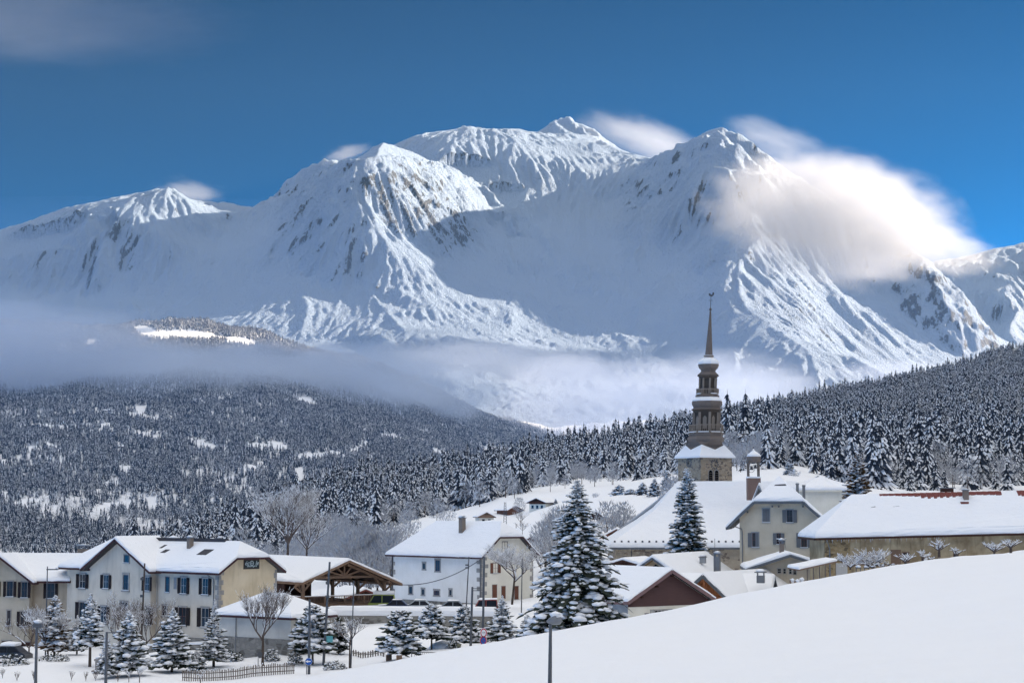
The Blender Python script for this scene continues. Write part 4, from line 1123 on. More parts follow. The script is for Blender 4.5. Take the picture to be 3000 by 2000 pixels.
# ================================================================= MARKET HALL
m_ = House('market_hall', 'open timber market hall with braced posts, railing and long snowy roof', 'market hall', 885, 203, 35, 11.2, 18.5, -12.6, corner='left')
ze, zr = zat(1709, 203) + .25, zat(1636, 206.3) - .2
fl = zat(1771, 203)
m_.roof(ze, zr, 'v', over=(.9, .35), T=.32, ext=(1.0, 0), fascia=W_BROWN, tile=W_DARK, fh=.26)
M = MB(); M.box((.0, .2, -13.5), (m_.L, m_.Wd, fl)); m_.part('deck', M, W_BROWN)
M = MB(); M.box((0, m_.Wd - .15, fl), (m_.L * .60, m_.Wd, zr - 1.2)); M.box((0, 4, fl), (.12, m_.Wd, ze - .2)); M.box((.12, 9.0, fl), (6.2, 9.1, ze + .4)); m_.part('boarded_wall', M, W_DARK)
def truss(hs, y):
    L = hs.L; T_ = MB(); hm = L / 2
    zt = ze + .35
    T_.beam((.9, y, zt), (L - .9, y, zt), .22, .26); hs.part('tie_beam', T_, W_BROWN)
    for sx in (1, -1):
        X0 = hm - sx * hm
        q = lambda t: X0 + sx * t
        P_ = MB(); P_.beam((q(.35), y, fl), (q(.35), y, ze - .1), .32, .32); P_.beam((q(.35), y, zt - 1.5), (q(1.7), y, zt - .1), .17, .2); P_.beam((q(.35), y, ze - 1.35), (q(-.75), y, ze - .55), .16, .2); P_.beam((q(.35), y, ze - 1.3), (q(.35), y + 1.2, ze - .25), .16, .2)
        hs.part('post', P_, W_BROWN)
        R_ = MB(); R_.beam((q(-.6), y, ze - .5), (hm, y, zr - .3), .2, .26); hs.part('rafter', R_, W_BROWN)
        B_ = MB(); B_.beam((hm, y, zt + .1), (q(hm * .62), y, zr - 1.15), .14, .18); B_.beam((hm - sx * .1, y, zt + .2), (q(hm * .82), y, zr - .6), .12, .16); hs.part('strut', B_, W_BROWN)
    K_ = MB(); K_.beam((hm, y, zt), (hm, y, zr - .35), .16, .16); hs.part('king_post', K_, W_BROWN)
for y in (.25, 6.2, 12.2): truss(m_, y)
for x in (.3, m_.L / 2, m_.L - .3):
    M = MB(); zz = ze - .25 if x != m_.L / 2 else zr - .5; M.beam((x, -.8, zz), (x, m_.Wd, zz), .2, .24); m_.part('purlin', M, W_BROWN)
def railing(hs, p0, p1, hgt, step, mat, parent=None, name='railing'):
    p0, p1 = Vector(p0), Vector(p1); Lr = (p1 - p0).length; M = MB(); up = Vector((0, 0, 1))
    M.beam(p0 + up * hgt, p1 + up * hgt, .08, .08); M.beam(p0 + up * .12, p1 + up * .12, .05, .05)
    n = int(Lr / step)
    for k in range(n + 1):
        q = p0.lerp(p1, k / n); M.beam(q + up * .12, q + up * hgt, .035, .035)
    r = hs.part(name, M, mat)
    for k in range(5):
        P_ = MB(); q = p0.lerp(p1, k / 4); P_.beam(q, q + up * (hgt + .05), .11, .11); hs.part('baluster_post', P_, mat, r)
    S = MB(); S.beam(p0 + up * (hgt + .07), p1 + up * (hgt + .07), .09, .07); hs.part('rail_snow', S, SNOW, r)
railing(m_, (.5, .1, fl), (m_.L - .5, .1, fl), .85, .22, W_BROWN); railing(m_, (.1, .3, fl), (.1, 7, fl), .85, .22, W_BROWN)
for k in range(3):
    M = MB(); M.box((2, -1.2 - .45 * k, fl - .4 * (k + 1) - .12), (m_.L - .2, -.75 - .45 * k + (.45 if k == 0 else 0), fl - .4 * (k + 1))); st = m_.part('step', M, W_BROWN)
    S = MB(); S.box((2, -1.2 - .45 * k + .08, fl - .4 * (k + 1) + .003), (m_.L - .2, -.75 - .45 * k, fl - .4 * (k + 1) + .15)); m_.part('step_snow', S, SNOW, st)
# house seen through the hall
q = House('red_verge_house', 'small house with red-edged snowy gable seen through and beside the market hall', 'house', 1008, 226, 24, 5.4, 7, -14, corner='left')
ze2, zr2 = zat(1752, 226), zat(1722, 228) - .1
q.walls(ze2, zr2, 'v', mat=W_DARK); q.roof(ze2, zr2, 'v', over=(.6, .6), T=.28, fascia=TILE)
# ================================================================= WHITE HOUSE
w = House('white_house', 'tall white house with stone quoins, small windows and half-hipped snowy roof', 'house', 1412, 235.6, -49, 19, 8.8, -15.5)
ze, zr = zat(1628, 235.6) + .35, zat(1528, 241) - .25
w.walls(ze, zr, 'u', clip=(1, .45), mat=PL_WHITE); w.roof(ze, zr, 'u', clip=(1, .45), over=(.75, .65), T=.36, inhip=(4.9, 2.0))
M = MB(); c = .45; B = 8.8; f0 = [(0, w.z0), (B, w.z0), (B, ze - .17), (B - B / 2 * (1 - c), zr - c * (zr - ze) - .17), (B / 2 * (1 - c), zr - c * (zr - ze) - .17), (0, ze - .17)]
M.add([w.fp('right', a_, z, .02) for a_, z in f0] + [w.fp('right', a_, z, .0) for a_, z in f0], [tuple(range(6))] + [(i, 6 + i, 6 + (i + 1) % 6, (i + 1) % 6) for i in range(6)]); w.part('end_wall', M, PL_SIDE)
zp = zat(1753, 249); M = MB(); w.fbox(M, 'front', 0, 19, -15.5, zp, 0, .08); w.fbox(M, 'right', 0, 8.8, -15.5, zp + .1, .02, .10); w.part('plinth', M, ST_PLINTH)
w.quoins('front', 19, zp, ze - .2, STONE, .55, (.35, .95), -1, .04, ('right', 0.0, 1)); w.quoins('front', 0, zp, ze - .2, STONE, .6, (.25, .6), 1, .04); w.quoins('right', 8.8, zp, ze - .2, STONE, .55, (.2, .5), -1, .06)
K = dict(msash=SASH_D, fr=.2, bars=(0, 0), sill=False, fo=.03)
for b in ((1239, 1649, 1246, 1666), (1199, 1717, 1208, 1738), (1236, 1725, 1243, 1741), (1317, 1727, 1323, 1743)): w.window('front', *b, **K)
w.window('front', 1276, 1640, 1289, 1672, **{**K, 'bars': (1, 0), 'msash': SASH_R}); w.window('front', 1272, 1729, 1287, 1743, **{**K, 'bars': (2, 1), 'msash': SASH_R})
w.window('right', 1471, 1586, 1486, 1622, fr=.06, msash=W_DARK, glass=W_SHBR, sill=False); w.window('right', 1444, 1648, 1458, 1678, fr=.06, shut='open', msh=W_SHBR, msash=SASH_R)
for b in ((1442, 1712, 1455, 1755), (1469, 1716, 1480, 1752), (1507, 1716, 1518, 1754)): w.window('right', *b, fr=.05, shut='closed', msh=W_SHBR, name='french_door', sill=False)
w.pipe([w.fp('front', .1, ze - .3, .3), w.fp('front', .1, ze - .7, .12), w.fp('front', .1, -12.5, .12)], .09, METAL); w.pipe([w.fp('front', 18.9, ze - .2, .2), w.fp('front', 18.9, -12.4, .2)], .06, METAL)
p = w.at(1354, 1560, 2.8); z_ = roofz(2.8, ze, zr, 8.8); w.chimney(p.x, p.y, z_ - .5, z_ + 2.1, .75, .6, BRICK, 'slab', .3)
# ================================================================= BROWN GABLE HOUSE
b = House('brown_gable_house', 'low white house with big purple-brown boarded gable just above the snow slope', 'house', 1838, 165, 35, 9.5, 12, -11, corner='left')
ze, zr = zat(1758, 165) + .1, zat(1663, 168) - .2
b.walls(ze, zr, 'v', mat=PL_SIDE); b.roof(ze, zr, 'v', over=(.55, .45), T=.3, fascia=wood('pale_plum_board', (.16, .10, .10), (.24, .155, .155)), fh=.3)
M = MB(); zb_ = zat(1775, 166.5)
n_ = int((zr - .2 - zb_) / .155)
for k in range(n_):                               # boards of the gable, lapped
    z0_, z1_ = zb_ + k * .155, zb_ + (k + 1) * .155 + .01
    hw = lambda z: 4.75 if z < ze - .2 else 4.75 * (1 - (z - ze + .2) / (zr - ze))
    w0 = max(.05, hw(z0_)); w1 = max(.02, hw(z1_))
    vs = [(4.75 + i_ * w_, y_, z_) for y_, g_ in ((-1, 0), (0, 1)) for i_, w_, z_, y_ in ((-1, w0, z0_, -.06 * (1 - g_)), (1, w0, z0_, -.06 * (1 - g_)), (1, w1, z1_, -.022 * (1 - g_)), (-1, w1, z1_, -.022 * (1 - g_)))]
    M2 = MB(); M2.add(vs, [(0, 1, 2, 3), (0, 4, 5, 1), (1, 5, 6, 2), (3, 7, 4, 0)]); b.part('plank', M2, W_PLANK)
M = MB(); M.add([(0 - .015, 0, -11), (0 - .015, 12, -11), (0 - .015, 12, ze - .2), (0 - .015, 0, ze - .2), (0, 0, -11), (0, 12, -11), (0, 12, ze - .2), (0, 0, ze - .2)], [(3, 2, 1, 0), (0, 1, 5, 4), (0, 4, 7, 3), (2, 3, 7, 6)]); b.part('side_wall', M, PL_GREY)
b.window('front', 1889, 1796, 1900, 1803, fr=.03, sill=False, bars=(2, 0)); b.window('front', 1917, 1785, 1968, 1806, fr=.04, sill=False, bars=(4, 0), msash=SASH_W); b.window('front', 1905, 1785, 1915, 1800, fr=.02, sill=False, glass=SASH_W, msash=SASH_W)
for (x_, z_) in ((1.35, .24), (3.15, .60), (5, .97)):
    M = MB(); zz = ze + (zr - ze) * z_ - .42; M.beam((x_, -.5, zz), (x_, .1, zz), .13, .16); b.part('purlin_end', M, W_DARK)
# ================================================================= ORANGE LARCH HOUSE
l = House('larch_gable_house', 'house with orange larch-boarded gable and grey verge boards behind the snow slope', 'house', 2072, 176, -35, 8, 13, -10.5, corner='left')
l.o = l.o - l.u * 4; l.root.location = (l.o.x, l.o.y, 0)
ze, zr = zat(1674, 178) - .3 - 3.2, zat(1674, 178) - .25
l.walls(ze, zr, 'v', mat=PL_SIDE); l.roof(ze, zr, 'v', over=(1.0, .6), T=.32, fascia=W_GREY, fh=.34, tile=W_ORNG)
for k in range(28):
    x0_, x1_ = .15 + k * .275, .15 + (k + 1) * .275 - .02; xm_ = (x0_ + x1_) / 2
    zt_ = zr - .3 - abs(xm_ - 4) / 4 * (zr - ze); M = MB(); M.box((x0_, -.06 if k % 2 else -.04, zr - 2.05), (x1_, 0, max(zt_, zr - 2.0))); l.part('board', M, W_ORNG)
for pxx in (2.2, 4.0, 5.8):
    M = MB(); M.beam((pxx, -.75, zr - 3.4), (pxx, -.75, zr - .45 - abs(pxx - 4) * .8), .14, .14); l.part('post', M, W_ORNG)
for s_ in (1, -1):
    for off in (0, .55):
        M = MB(); M.beam((4, -.75 + off, zr - .35), (4 + s_ * 3.9, -.75 + off, ze - .2), .12, .16); l.part('rafter', M, W_ORNG)
M = MB(); M.beam((.3, -.1, zr - 2.12), (7.7, -.1, zr - 2.12), .16, .2); l.part('tie_beam', M, W_ORNG)
for x_ in (3.0, 5.0): 
    M = MB(); M.box((x_ - .62, -.03, zr - 3.1), (x_ + .62, -.012, zr - 2.3)); l.part('window', M, flat('teal_glass', (.16, .24, .25), .2, .6))
# ================================================================= BIG LOW HOUSE BEHIND
d = House('low_roofed_house', 'wide low house with tan gable boards and chimneys, below the spruce by the church', 'house', 1920, 190, -25, 8.4, 15, -11, corner='left')
d.o = d.o - d.u * 4.2; d.root.location = (d.o.x, d.o.y, 0)
zr = zat(1628, 190) - .15; ze = zr - 2.75
d.walls(ze, zr, 'v', mat=plaster('tan_plaster', (.42, .33, .22), (.52, .42, .30))); d.roof(ze, zr, 'v', over=(1.1, .9), T=.36, ext=(1.2, 0), fascia=W_GREY, tile=wood('tan_board', (.24, .17, .11), (.36, .27, .18)))
M = MB(); M.add([(4.2 - 3.0, -.04, ze + .2), (4.2 + 3.0, -.04, ze + .2), (4.2, -.04, zr - .7)], [(0, 1, 2)]); d.part('gable_vent', M, BLACK)
p = d.at(2101, 1650, 5.0); d.chimney(p.x, p.y, zr - 2.2, zat(1630, 193), .62, .5, ZINC, 'posts', .25)
p = d.at(2059, 1632, 9.0); d.chimney(p.x, p.y, zr - .8, zat(1632, 197), .6, .5, PL_GREY, 'slab', .2)
e = House('lean_to_wing', 'low snowy wing with a brown eave strip, left of the tan gable', 'annex', 1905, 197, -25, 6, 6, -11)
e.walls(zat(1660, 198), zat(1634, 200), 'v', mat=W_DARK); e.roof(zat(1662, 198), zat(1638, 200), 'v', over=(.6, .6), T=.3, fascia=W_DARK)
f = House('long_roof_house', 'long snowy-roofed house with a stubby zinc chimney beside the presbytery porch', 'house', 2238, 176, -14, 10.5, 9, -10)
zr3 = zat(1684, 180) - .2
f.walls(zr3 - 2.2, zr3, 'u', mat=PL_GREY); f.roof(zr3 - 2.2, zr3, 'u', over=(.5, .5), T=.36, fascia=W_GREY)
p = f.at(2238, 1700, .9); f.chimney(p.x - .3, p.y, zat(1708, 176), zat(1686, 176), .75, .6, ZINC, 'posts', .22)
# ================================================================= PRESBYTERY
r = House('presbytery', 'cream two-storey house with grey shutters and clipped snowy gable in front of the church', 'house', 2166, 200, -10, 8.6, 11, -12, corner='left')
zr = 3.25; ze = -.75
r.walls(ze, zr, 'v', clip=(.62, .5), mat=PL_PRES); r.roof(ze, zr, 'v', clip=(.62, .5), over=(.85, .95), T=.38, ext=(0, .45), fascia=W_GREY, fh=.3, tile=wood('grey_soffit', (.12, .125, .13), (.2, .2, .21)), inhip=(3.4, 2.5))
K = dict(msh=W_SHUT, mfr=PL_GREY, msash=SASH_R, fr=.10, fo=.04)
r.window('front', 2235, 1490, 2254, 1529, shut='closed', **K); r.window('front', 2305, 1493, 2322, 1530, shut='open', sw=.42, **{**K, 'msash': SASH_D})
r.window('front', 2204, 1560, 2222, 1602, shut='half', sw=.42, **K); r.window('front', 2275, 1561, 2288, 1594, shut='open', sw=.36, **{**K, 'fr': .03}); r.window('front', 2347, 1560, 2364, 1603, shut='open', sw=.44, **K)
r.window('right', 2398, 1560, 2405, 1600, shut=None, **K)
r.pipe([Vector((-.9, -.4, -1.75)), Vector((.25, -.1, -2.2)), Vector((.3, -.1, -2.5)), Vector((.3, -.1, -8.5))], .06)
for xx in (.9, 3.6, 4.3, 6.9):
    M = MB(); zz = ze + (zr - ze) * min(.36, (1 - abs(xx - 4.3) / 4.3)) - .42; M.beam((xx, -.75, zz), (xx, .05, zz), .16, .2); r.part('purlin_end', M, W_GREY)
S = MB(); 
p = Vector((4.3, 1.6, zr - .6)); M = MB(); M.add([(3.2, .55, 1.9), (5.5, .55, 1.9), (5.0, 1.25, 2.62), (3.9, 1.2, 2.55)], [(0, 1, 2, 3)]); M.v = [(x, y, z + .12) for x, y, z in M.v]; r.part('bare_slates', M, ROOFD)
for x_, y_ in ((6.2, 6.4), (6.9, 7.0)): r.chimney(x_, y_, .6, 2.75 - (x_ - 6.2) * .3, .32, .32, ZINC, 'slab', .14)
# porch annex with low gable
s_ = House('porch_annex', 'single-storey cream annex with shallow snowy gable below the presbytery windows', 'annex', 2222, 186, -4, 6.2, 8, -10, corner='left')
zr = zat(1617, 188) - .2; ze = zr - 1.0
s_.walls(ze, zr, 'v', mat=plaster('annex_cream', (.44, .39, .31), (.52, .46, .37))); s_.roof(ze, zr, 'v', over=(.7, .85), T=.34, ext=(.0, .55), fascia=W_GREY, fh=.26)
for b_ in ((2277, 1664, 2289, 1679), (2294, 1664, 2303, 1680), (2311, 1664, 2320, 1681), (2323, 1664, 2334, 1683)): s_.window('front', *b_, fr=.03, sill=False, bars=(0, 1), msash=SASH_W)
p = s_.at(2290, 1600, 4.5); s_.chimney(p.x, p.y, zr - .6, zat(1592, 191), .48, .45, BRICK, 'posts', .22)
# ================================================================= BARN
k_ = House('stone_barn', 'long old stone barn with ochre wall and huge snowy roof at the right edge', 'barn', 2414, 171, 0, 26, 8.6, -7, corner='left')
ze, zr = zat(1577, 170) + .55, zat(1452, 175) - .35
tilt = lambda x: x * .024
def bend(o):
    for v_ in o.data.vertices: v_.co.z += tilt(v_.co.x) if v_.co.z > -3.6 else 0
k_.walls(ze, zr - .6, 'u', clip=(1, 0), mat=PL_BARN); k_.roof(ze, zr, 'u', clip=(1, 0), over=(1.0, .7), T=.42, inhip=(4.4, 0), fascia=W_DARK)
M = MB(); k_.fbox(M, 'front', 0, 2.4, -7, ze - .2, 0, .03); M2 = M; k_.part('rubble_corner', M2, ST_BARN)
for o_ in k_.root.children: bend(o_)
rnd = random.Random(4)
for i in range(72):                                # bare roof tiles under the ridge
    x_ = 6.2 + i * .30
    if 17.6 < x_ < 19.2 or x_ > 26.3: continue
    yy = 4.3 - .42 - .18 * (x_ > 10) - .15 * math.sin(x_ * .7) - rnd.uniform(0, .06); sl = (zr - ze) / 4.3
    M = MB(); M.beam((x_, yy, ze + yy * sl + .36 + tilt(x_)), (x_, 4.3 - .05, ze + (4.3 - .05) * sl + .40 + tilt(x_)), .29, .10 + .04 * (i % 2)); k_.part('roof_tile', M, TILE)
p = k_.at(2829, 1450, 3.4); zc_ = ze + 3.4 * (zr - ze) / 4.3 + tilt(p.x); ch = k_.chimney(p.x, p.y, zc_ - .3, zat(1436, 174), .5, .5, BRICK, 'slab', .08)
M = MB(); M.box((p.x - .65, p.y - .75, zc_ - .35), (p.x + .1, p.y - .1, zc_ + .1)); k_.part('chimney_foot', M, TILE)
p = k_.at(2774, 1436, 6.0); k_.chimney(p.x, p.y, zr - 1.2, zat(1430, 177), 1.2, .5, W_DARK, 'slab', 0)
for x0_, x1_, y_ in ((2548, 2566, 1500), (2612, 2636, 1499), (2718, 2738, 1496)):
    yl = 2.5; p, q = k_.at(x0_, y_, yl), k_.at(x1_, y_, yl); sl = (zr - ze) / 4.3; zz = ze + sl * yl + tilt(p.x) + .40
    M = MB(); pl = [Vector((p.x, yl - .10, zz - .1)), Vector((q.x - .1, yl - .13, zz - .12)), Vector((q.x, yl + .13, zz + .14)), Vector((p.x + .15, yl + .05, zz + .06))]; slab(M, pl, .3); k_.part('skylight', M, METAL)
K = dict(fr=.08, mfr=W_BROWN, msash=W_DARK, sill=False)
k_.window('front', 2503, 1628, 2527, 1652, **K); k_.window('front', 2612, 1612, 2637, 1650, name='plank_door', glass=W_BROWN, **{**K, 'msash': W_BROWN, 'bars': (3, 0)}); k_.window('front', 2646, 1618, 2662, 1645, **K); k_.window('front', 2793, 1622, 2808, 1630, **{**K, 'fr': .02})
k_.pipe([Vector((.1, -.9, ze - .75)), Vector((.45, -.12, ze - 1.5)), Vector((.45, -.12, -6.5))], .06)
for i in range(44):                                # icicles and ragged snow fringe under the eave
    x_ = rnd.uniform(-.5, 11); M = MB(); ll = rnd.uniform(.12, .42); zz = ze - .72 * (zr - ze) / 4.3 - .12 + tilt(x_)
    M.tube([(x_, -.72, zz), (x_, -.72, zz - ll)], [.022, .004], 4); k_.part('icicle', M, flat('ice', (.6, .68, .75), .2, .6) if i == 0 else bpy.data.materials['ice'])
for i in range(60):                                # protruding stones
    a_, z_ = rnd.uniform(.1, 2.3), rnd.uniform(-6.2, ze - .4); M = MB(); M.blob((a_, -.03, z_), rnd.uniform(.08, .16), .05, rnd.uniform(.06, .11), rnd); k_.part('stone', M, ST_BARN)
# lean-to
t_ = link(bpy.data.objects.new('lean_to_shelter', None)); tag(t_, 'small sloping snow-topped shelter on posts in front of the stone barn', 'shelter')
c = W(2340, 1668, 158); t_.location = (c.x, c.y, 0)
e1 = W(2452, 1643, 163)
x1, y1, z0_, z1_ = e1.x - c.x, e1.y - c.y, c.z, e1.z
M = MB(); pl = [Vector((0, 0, z0_)), Vector((x1, y1, z1_)), Vector((x1 - .6, y1 + 2.2, z1_ + .1)), Vector((-.6, 2.2, z0_ + .1))]; slab(M, pl, .1); M.build('roof', W_BROWN, t_)
S = MB(); snow_slab(S, pl, [True] * 4, .26, rnd); S.build('roof_snow', SNOW, t_)
for k, (fx, fy) in enumerate(((.22, 0), (.38, 0), (.6, 1.2), (.98, 0), (.7, 0))):
    M = MB(); x_ = x1 * fx; zz = z0_ + (z1_ - z0_) * fx - .12; M.beam((x_, y1 * fx + .1 + fy, zz - 1.9), (x_, y1 * fx + .1 + fy, zz), .08, .08); M.build('post', W_FENCE, t_)
M = MB()
for k in range(6): M.box((x1 - .1 + k * .17, .0 + y1 - .1, z1_ - 1.7), (x1 - .1 + k * .17 + .155, y1 - .06, z1_ - .15 - .03 * (k % 2)))
M.build('board_screen', SASH_W, t_)
# ================================================================= HOUSES UP THE SLOPE
def chalet(px, py_ridge, py_eave, wpx, D, th, label, upper=W_DARK, lower=PL_SIDE, ridge='v', depth=8, floor=True, group=None, wins=2, name='chalet', T=.35, clip=(0, 0), over=(.9, .7)):
    L = wpx / FPX * D / max(.5, math.cos(R(th)))
    g0 = G(px, D)
    c = House(name, label, 'chalet', px, D, th, L, depth, g0 - 1.5, corner='left', group=group)
    c.root.location.x -= 0; c.o = c.o - c.u * (L / 2); c.root.location = (c.o.x, c.o.y, 0)
    zr_, ze_ = zat(py_ridge, D) - T * .8, zat(py_eave, D)
    c.walls(ze_, zr_ if not clip[0] else ze_ + .3, ridge, mat=upper); c.roof(ze_, zr_, ridge, over=over, T=T, fascia=upper, clip=clip)
    if floor:
        zf = ze_ - .5 * max(1.0, (ze_ - g0) * .5)
        M = MB(); M.box((-.04, -.04, g0 - 1.5), (L + .04, depth + .04, min(zf, ze_ - .4))); c.part('lower_wall', M, lower)
        for i in range(wins):
            x_ = L * (i + .7) / (wins + .4); M = MB(); M.box((x_ - .45, -.07, zf - 1.5), (x_ + .45, -.03, zf - .45)); wi = c.part('window', M, GLASS)
            M = MB(); M.box((x_ - .55, -.085, zf - 1.6), (x_ + .55, -.055, zf - 1.5)); c.part('sill', M, SASH_R, wi)
        M = MB(); M.box((L * .1, -.9, zf - .02), (L * .9, -.05, zf + .1)); M.box((L * .1, -.95, zf + .1), (L * .9, -.88, zf + .9)); c.part('balcony', M, upper)
    return c
chalet(1574, 1457, 1470, 46, 640, -32, 'dark wooden chalet with cream ground floor at the top of the snowy meadow', wins=3)
chalet(1508, 1479, 1492, 40, 655, 30, 'low red-brown barn left of the highest meadow chalet', upper=W_SHBR, floor=False)
chalet(1425, 1498, 1511, 42, 600, 10, 'brown double-gabled chalet peeping over the white house roof', upper=W_BROWN, wins=2)
c_ = chalet(1812, 1497, 1515, 130, 430, 8, 'long white farmhouse with a snowy roof in the meadow left of the church', upper=PL_WHITE, lower=PL_WHITE, ridge='u', floor=True, wins=5, name='farmhouse', depth=9)
chalet(1745, 1495, 1508, 26, 428, 5, 'small dark gabled barn at the left end of the long white farmhouse', floor=False)
chalet(1850, 1522, 1532, 34, 424, 0, 'tiny dark shed at the right end of the long white farmhouse', floor=False, depth=4)
chalet(1806, 1545, 1572, 84, 345, -4, 'red-brown gabled chalet half hidden by bare trees below the white farmhouse', upper=W_SHBR, ridge='v', depth=10)
chalet(1562, 1566, 1588, 62, 335, -12, 'brown chalet with broad gable between the white house and the big spruce', upper=W_SHBR, depth=10)
chalet(1655, 1560, 1576, 40, 350, 10, 'small chalet right behind the big spruce, snow on its porch', upper=W_BROWN)
chalet(1640, 1516, 1530, 36, 470, 25, 'brown shed beside the meadow fence above the big spruce', upper=W_BROWN, floor=False)
chalet(1142, 1567, 1580, 34, 545, 20, 'dark chalet just left of the white house roof', wins=2)
chalet(1150, 1553, 1562, 34, 610, 20, 'uppermost snowy roof left of the white house', floor=False)
chalet(1105, 1588, 1600, 42, 470, 22, 'low red-brown roofed house left of the white house', upper=W_SHBR, floor=False)
chalet(1098, 1613, 1624, 20, 430, 10, 'lone orange-brown cabin among frosted trees left of the white house', upper=W_ORNG, floor=False, depth=4)
chalet(2425, 1392, 1432, 150, 262, 4, 'long snowy-roofed house behind the presbytery at the forest foot', upper=PL_SIDE, ridge='u', floor=False, depth=9, T=.45, clip=(1, 1), over=(.5, .5))
chalet(2225, 1414, 1470, 40, 236, -10, 'steep little snowy gable between the bell turret and the presbytery', upper=PL_GREY, floor=False, depth=5)
far = [(305,1197,26),(350,1230,22),(338,1232,16),(345,1302,34),(605,1312,20),(663,1315,18),(648,1303,16),(12,1301,30),(1288,1328,24),(870,1300,18),(985,1400,26),(1010,1405,24),(1035,1408,22),(1315,1393,26),(1300,1403,24),(1330,1398,22),(1362,1392,30),(1265,1402,20),(1050,1406,18),(1175,1290,20)]
wh = ['beside the wood edge','in the long clearing','next to its twin','alone in the dark forest','on the bright clearing','at the end of the bright clearing','above the clearing','at the left frame edge','on the small bright meadow','at the top of the forest road','leftmost of the valley hamlet','second of the valley hamlet','third of the valley hamlet','in the hamlet on the ridge, front','in the hamlet on the ridge, left','in the hamlet on the ridge, middle','in the hamlet on the ridge, right','just below the ridge hamlet','last of the valley hamlet','on the upper right clearing']
def far_D(px, py):
    Ds = np.linspace(1500, 7600, 700)
    x = (px - 1500) / FPX * Ds; z = land(x, Ds); _, q = to_px(x, Ds, z)
    ok = np.where(q <= py)[0]
    return float(Ds[ok[0]]) if len(ok) else 5000.0
for (px, py, wpx), t in zip(far, wh):
    D = far_D(px, py + 8)
    chalet(px, py, py + 5, wpx * .8, D, random.Random(px).uniform(-30, 30), 'tiny far snow-roofed chalet on the wooded slope, ' + t, floor=False, depth=9, ridge='u', T=.7, group=None)
# ================================================================= CHURCH
CH = link(bpy.data.objects.new('church', None)); tag(CH, 'stone church with huge snowy nave roof, clock tower and tiered onion-domed wooden steeple', 'church')
CH.location = (0, 0, 0)
rnd = random.Random(12)
zE, zR = zat(1609, 255) + .25, zat(1410, 268) - .35
xr0, yr = XX(1986, 1410, 268), 268.0
xe0, ye = XX(1781, 1609, 255), 255.0
xr1 = xr0 + 17.5; xe1 = xr1 + 6
_g = ([0, .44, .625, .85, 1], [0, .32, .52, .80, 1])
gf = lambda d: float(np.interp(d, *_g))
def nave_pt(d, a, off=0.0):
    """d: 0 ridge .. 1 eave; a: 0..1 along"""
    f = gf(d); x0 = xr0 + (xe0 - xr0) * f; x1 = xr1 + (xe1 - xr1) * f
    return Vector((x0 + (x1 - x0) * a, yr + (ye - yr) * f, zR + (zE - zR) * d + off))
def nave_end(d, b, off=0.0):
    f = gf(d); x0 = xr0 + (xe0 - xr0) * f; y0 = yr + (ye - yr) * f; y1 = yr + (yr - ye) * f
    return Vector((x0, y0 + (y1 - y0) * b, zR + (zE - zR) * d + off))
M, S = MB(), MB(); NR, NC = 16, 34
for fn, nc in ((nave_pt, NC), (nave_end, 14)):
    for tgt, off in ((M, 0.0), (S, .42)):
        vs = []
        for i in range(NR + 1):
            for j in range(nc + 1):
                d_, a_ = i / NR, j / nc
                o_ = off
                if tgt is S: o_ = off + .05 * float(pnoise(a_ * 9, d_ * 5, 3)); o_ *= (.35 if i == NR else 1)
                vs.append(fn(d_, a_, o_))
        if tgt is S:
            for j in range(nc + 1): vs.append(fn(1.0, j / nc, .02) + Vector((0, .06, 0)))
        fs = [(i * (nc + 1) + j, (i + 1) * (nc + 1) + j, (i + 1) * (nc + 1) + j + 1, i * (nc + 1) + j + 1) for i in range(NR + (tgt is S)) for j in range(nc)]
        tgt.add(vs, fs if fn is nave_pt else [f[::-1] for f in fs])
bk = MB(); bk.add([nave_pt(0, 0), nave_pt(0, 1), Vector((xe1, 2 * yr - ye, zE)), Vector((xe0, 2 * yr - ye, zE))], [(0, 1, 2, 3)]); bk.build('rear_roof', SNOW, CH)
M.build('nave_roof', ROOFD, CH); S.build('nave_roof_snow', SNOW, CH, True)
M = MB(); M.beam(Vector((xe0, ye + .1, zE - .12)), Vector((xe1, ye + .1, zE - .12)), .3, .22); M.build('eave_board', W_GREY, CH)
for i in range(26):                                 # snow guards along the eave
    a_ = .01 + i * .029; p = nave_pt(.955, a_, .42); M = MB(); M.beam(p + Vector((0, 0, -.1)), p + Vector((0, 0, .16)), .26, .08); M.build('snow_guard', METAL, CH)
xw0 = XX(1802, 1650, 256)
M = MB(); M.box((xw0, 256, -14), (xr1 + 3, 275, zE - .1)); M.build('nave_wall', ST_NAVE, CH)
def arch(parent, x, y, z, w, hgt, mat, name='arched_window', dep=.1, depth_axis='y', fn=None, n=7):
    M = MB(); pts = [(-w / 2, 0), (w / 2, 0)] + [(w / 2 * math.cos(t), hgt - w / 2 + w / 2 * math.sin(t)) for t in [math.pi * k / n for k in range(n + 1)]]
    P_ = fn or (lambda a, zz, o: Vector((x + a, y - o, z + zz)))
    m = len(pts); M.add([P_(a, b_, dep) for a, b_ in pts] + [P_(a, b_, -.05) for a, b_ in pts], [tuple(range(m))] + [(i, m + i, m + (i + 1) % m, (i + 1) % m) for i in range(m)])
    return M.build(name, mat, parent)
xa = XX(1827, 1660, 256); arch(CH, xa, 256, zat(1672, 256), .9, 1.25, STONE, 'window_surround', .06); arch(CH, xa, 256, zat(1671, 256), .62, 1.0, GLASS, dep=.075)
for px_ in (1850, 1975): M = MB(); xx = XX(px_, 1640, 256); M.tube([(xx, 254.9, zE - .2), (xx, 255.85, zE - .7), (xx, 255.85, -13)], .07, 6); M.build('drainpipe', METAL, CH)
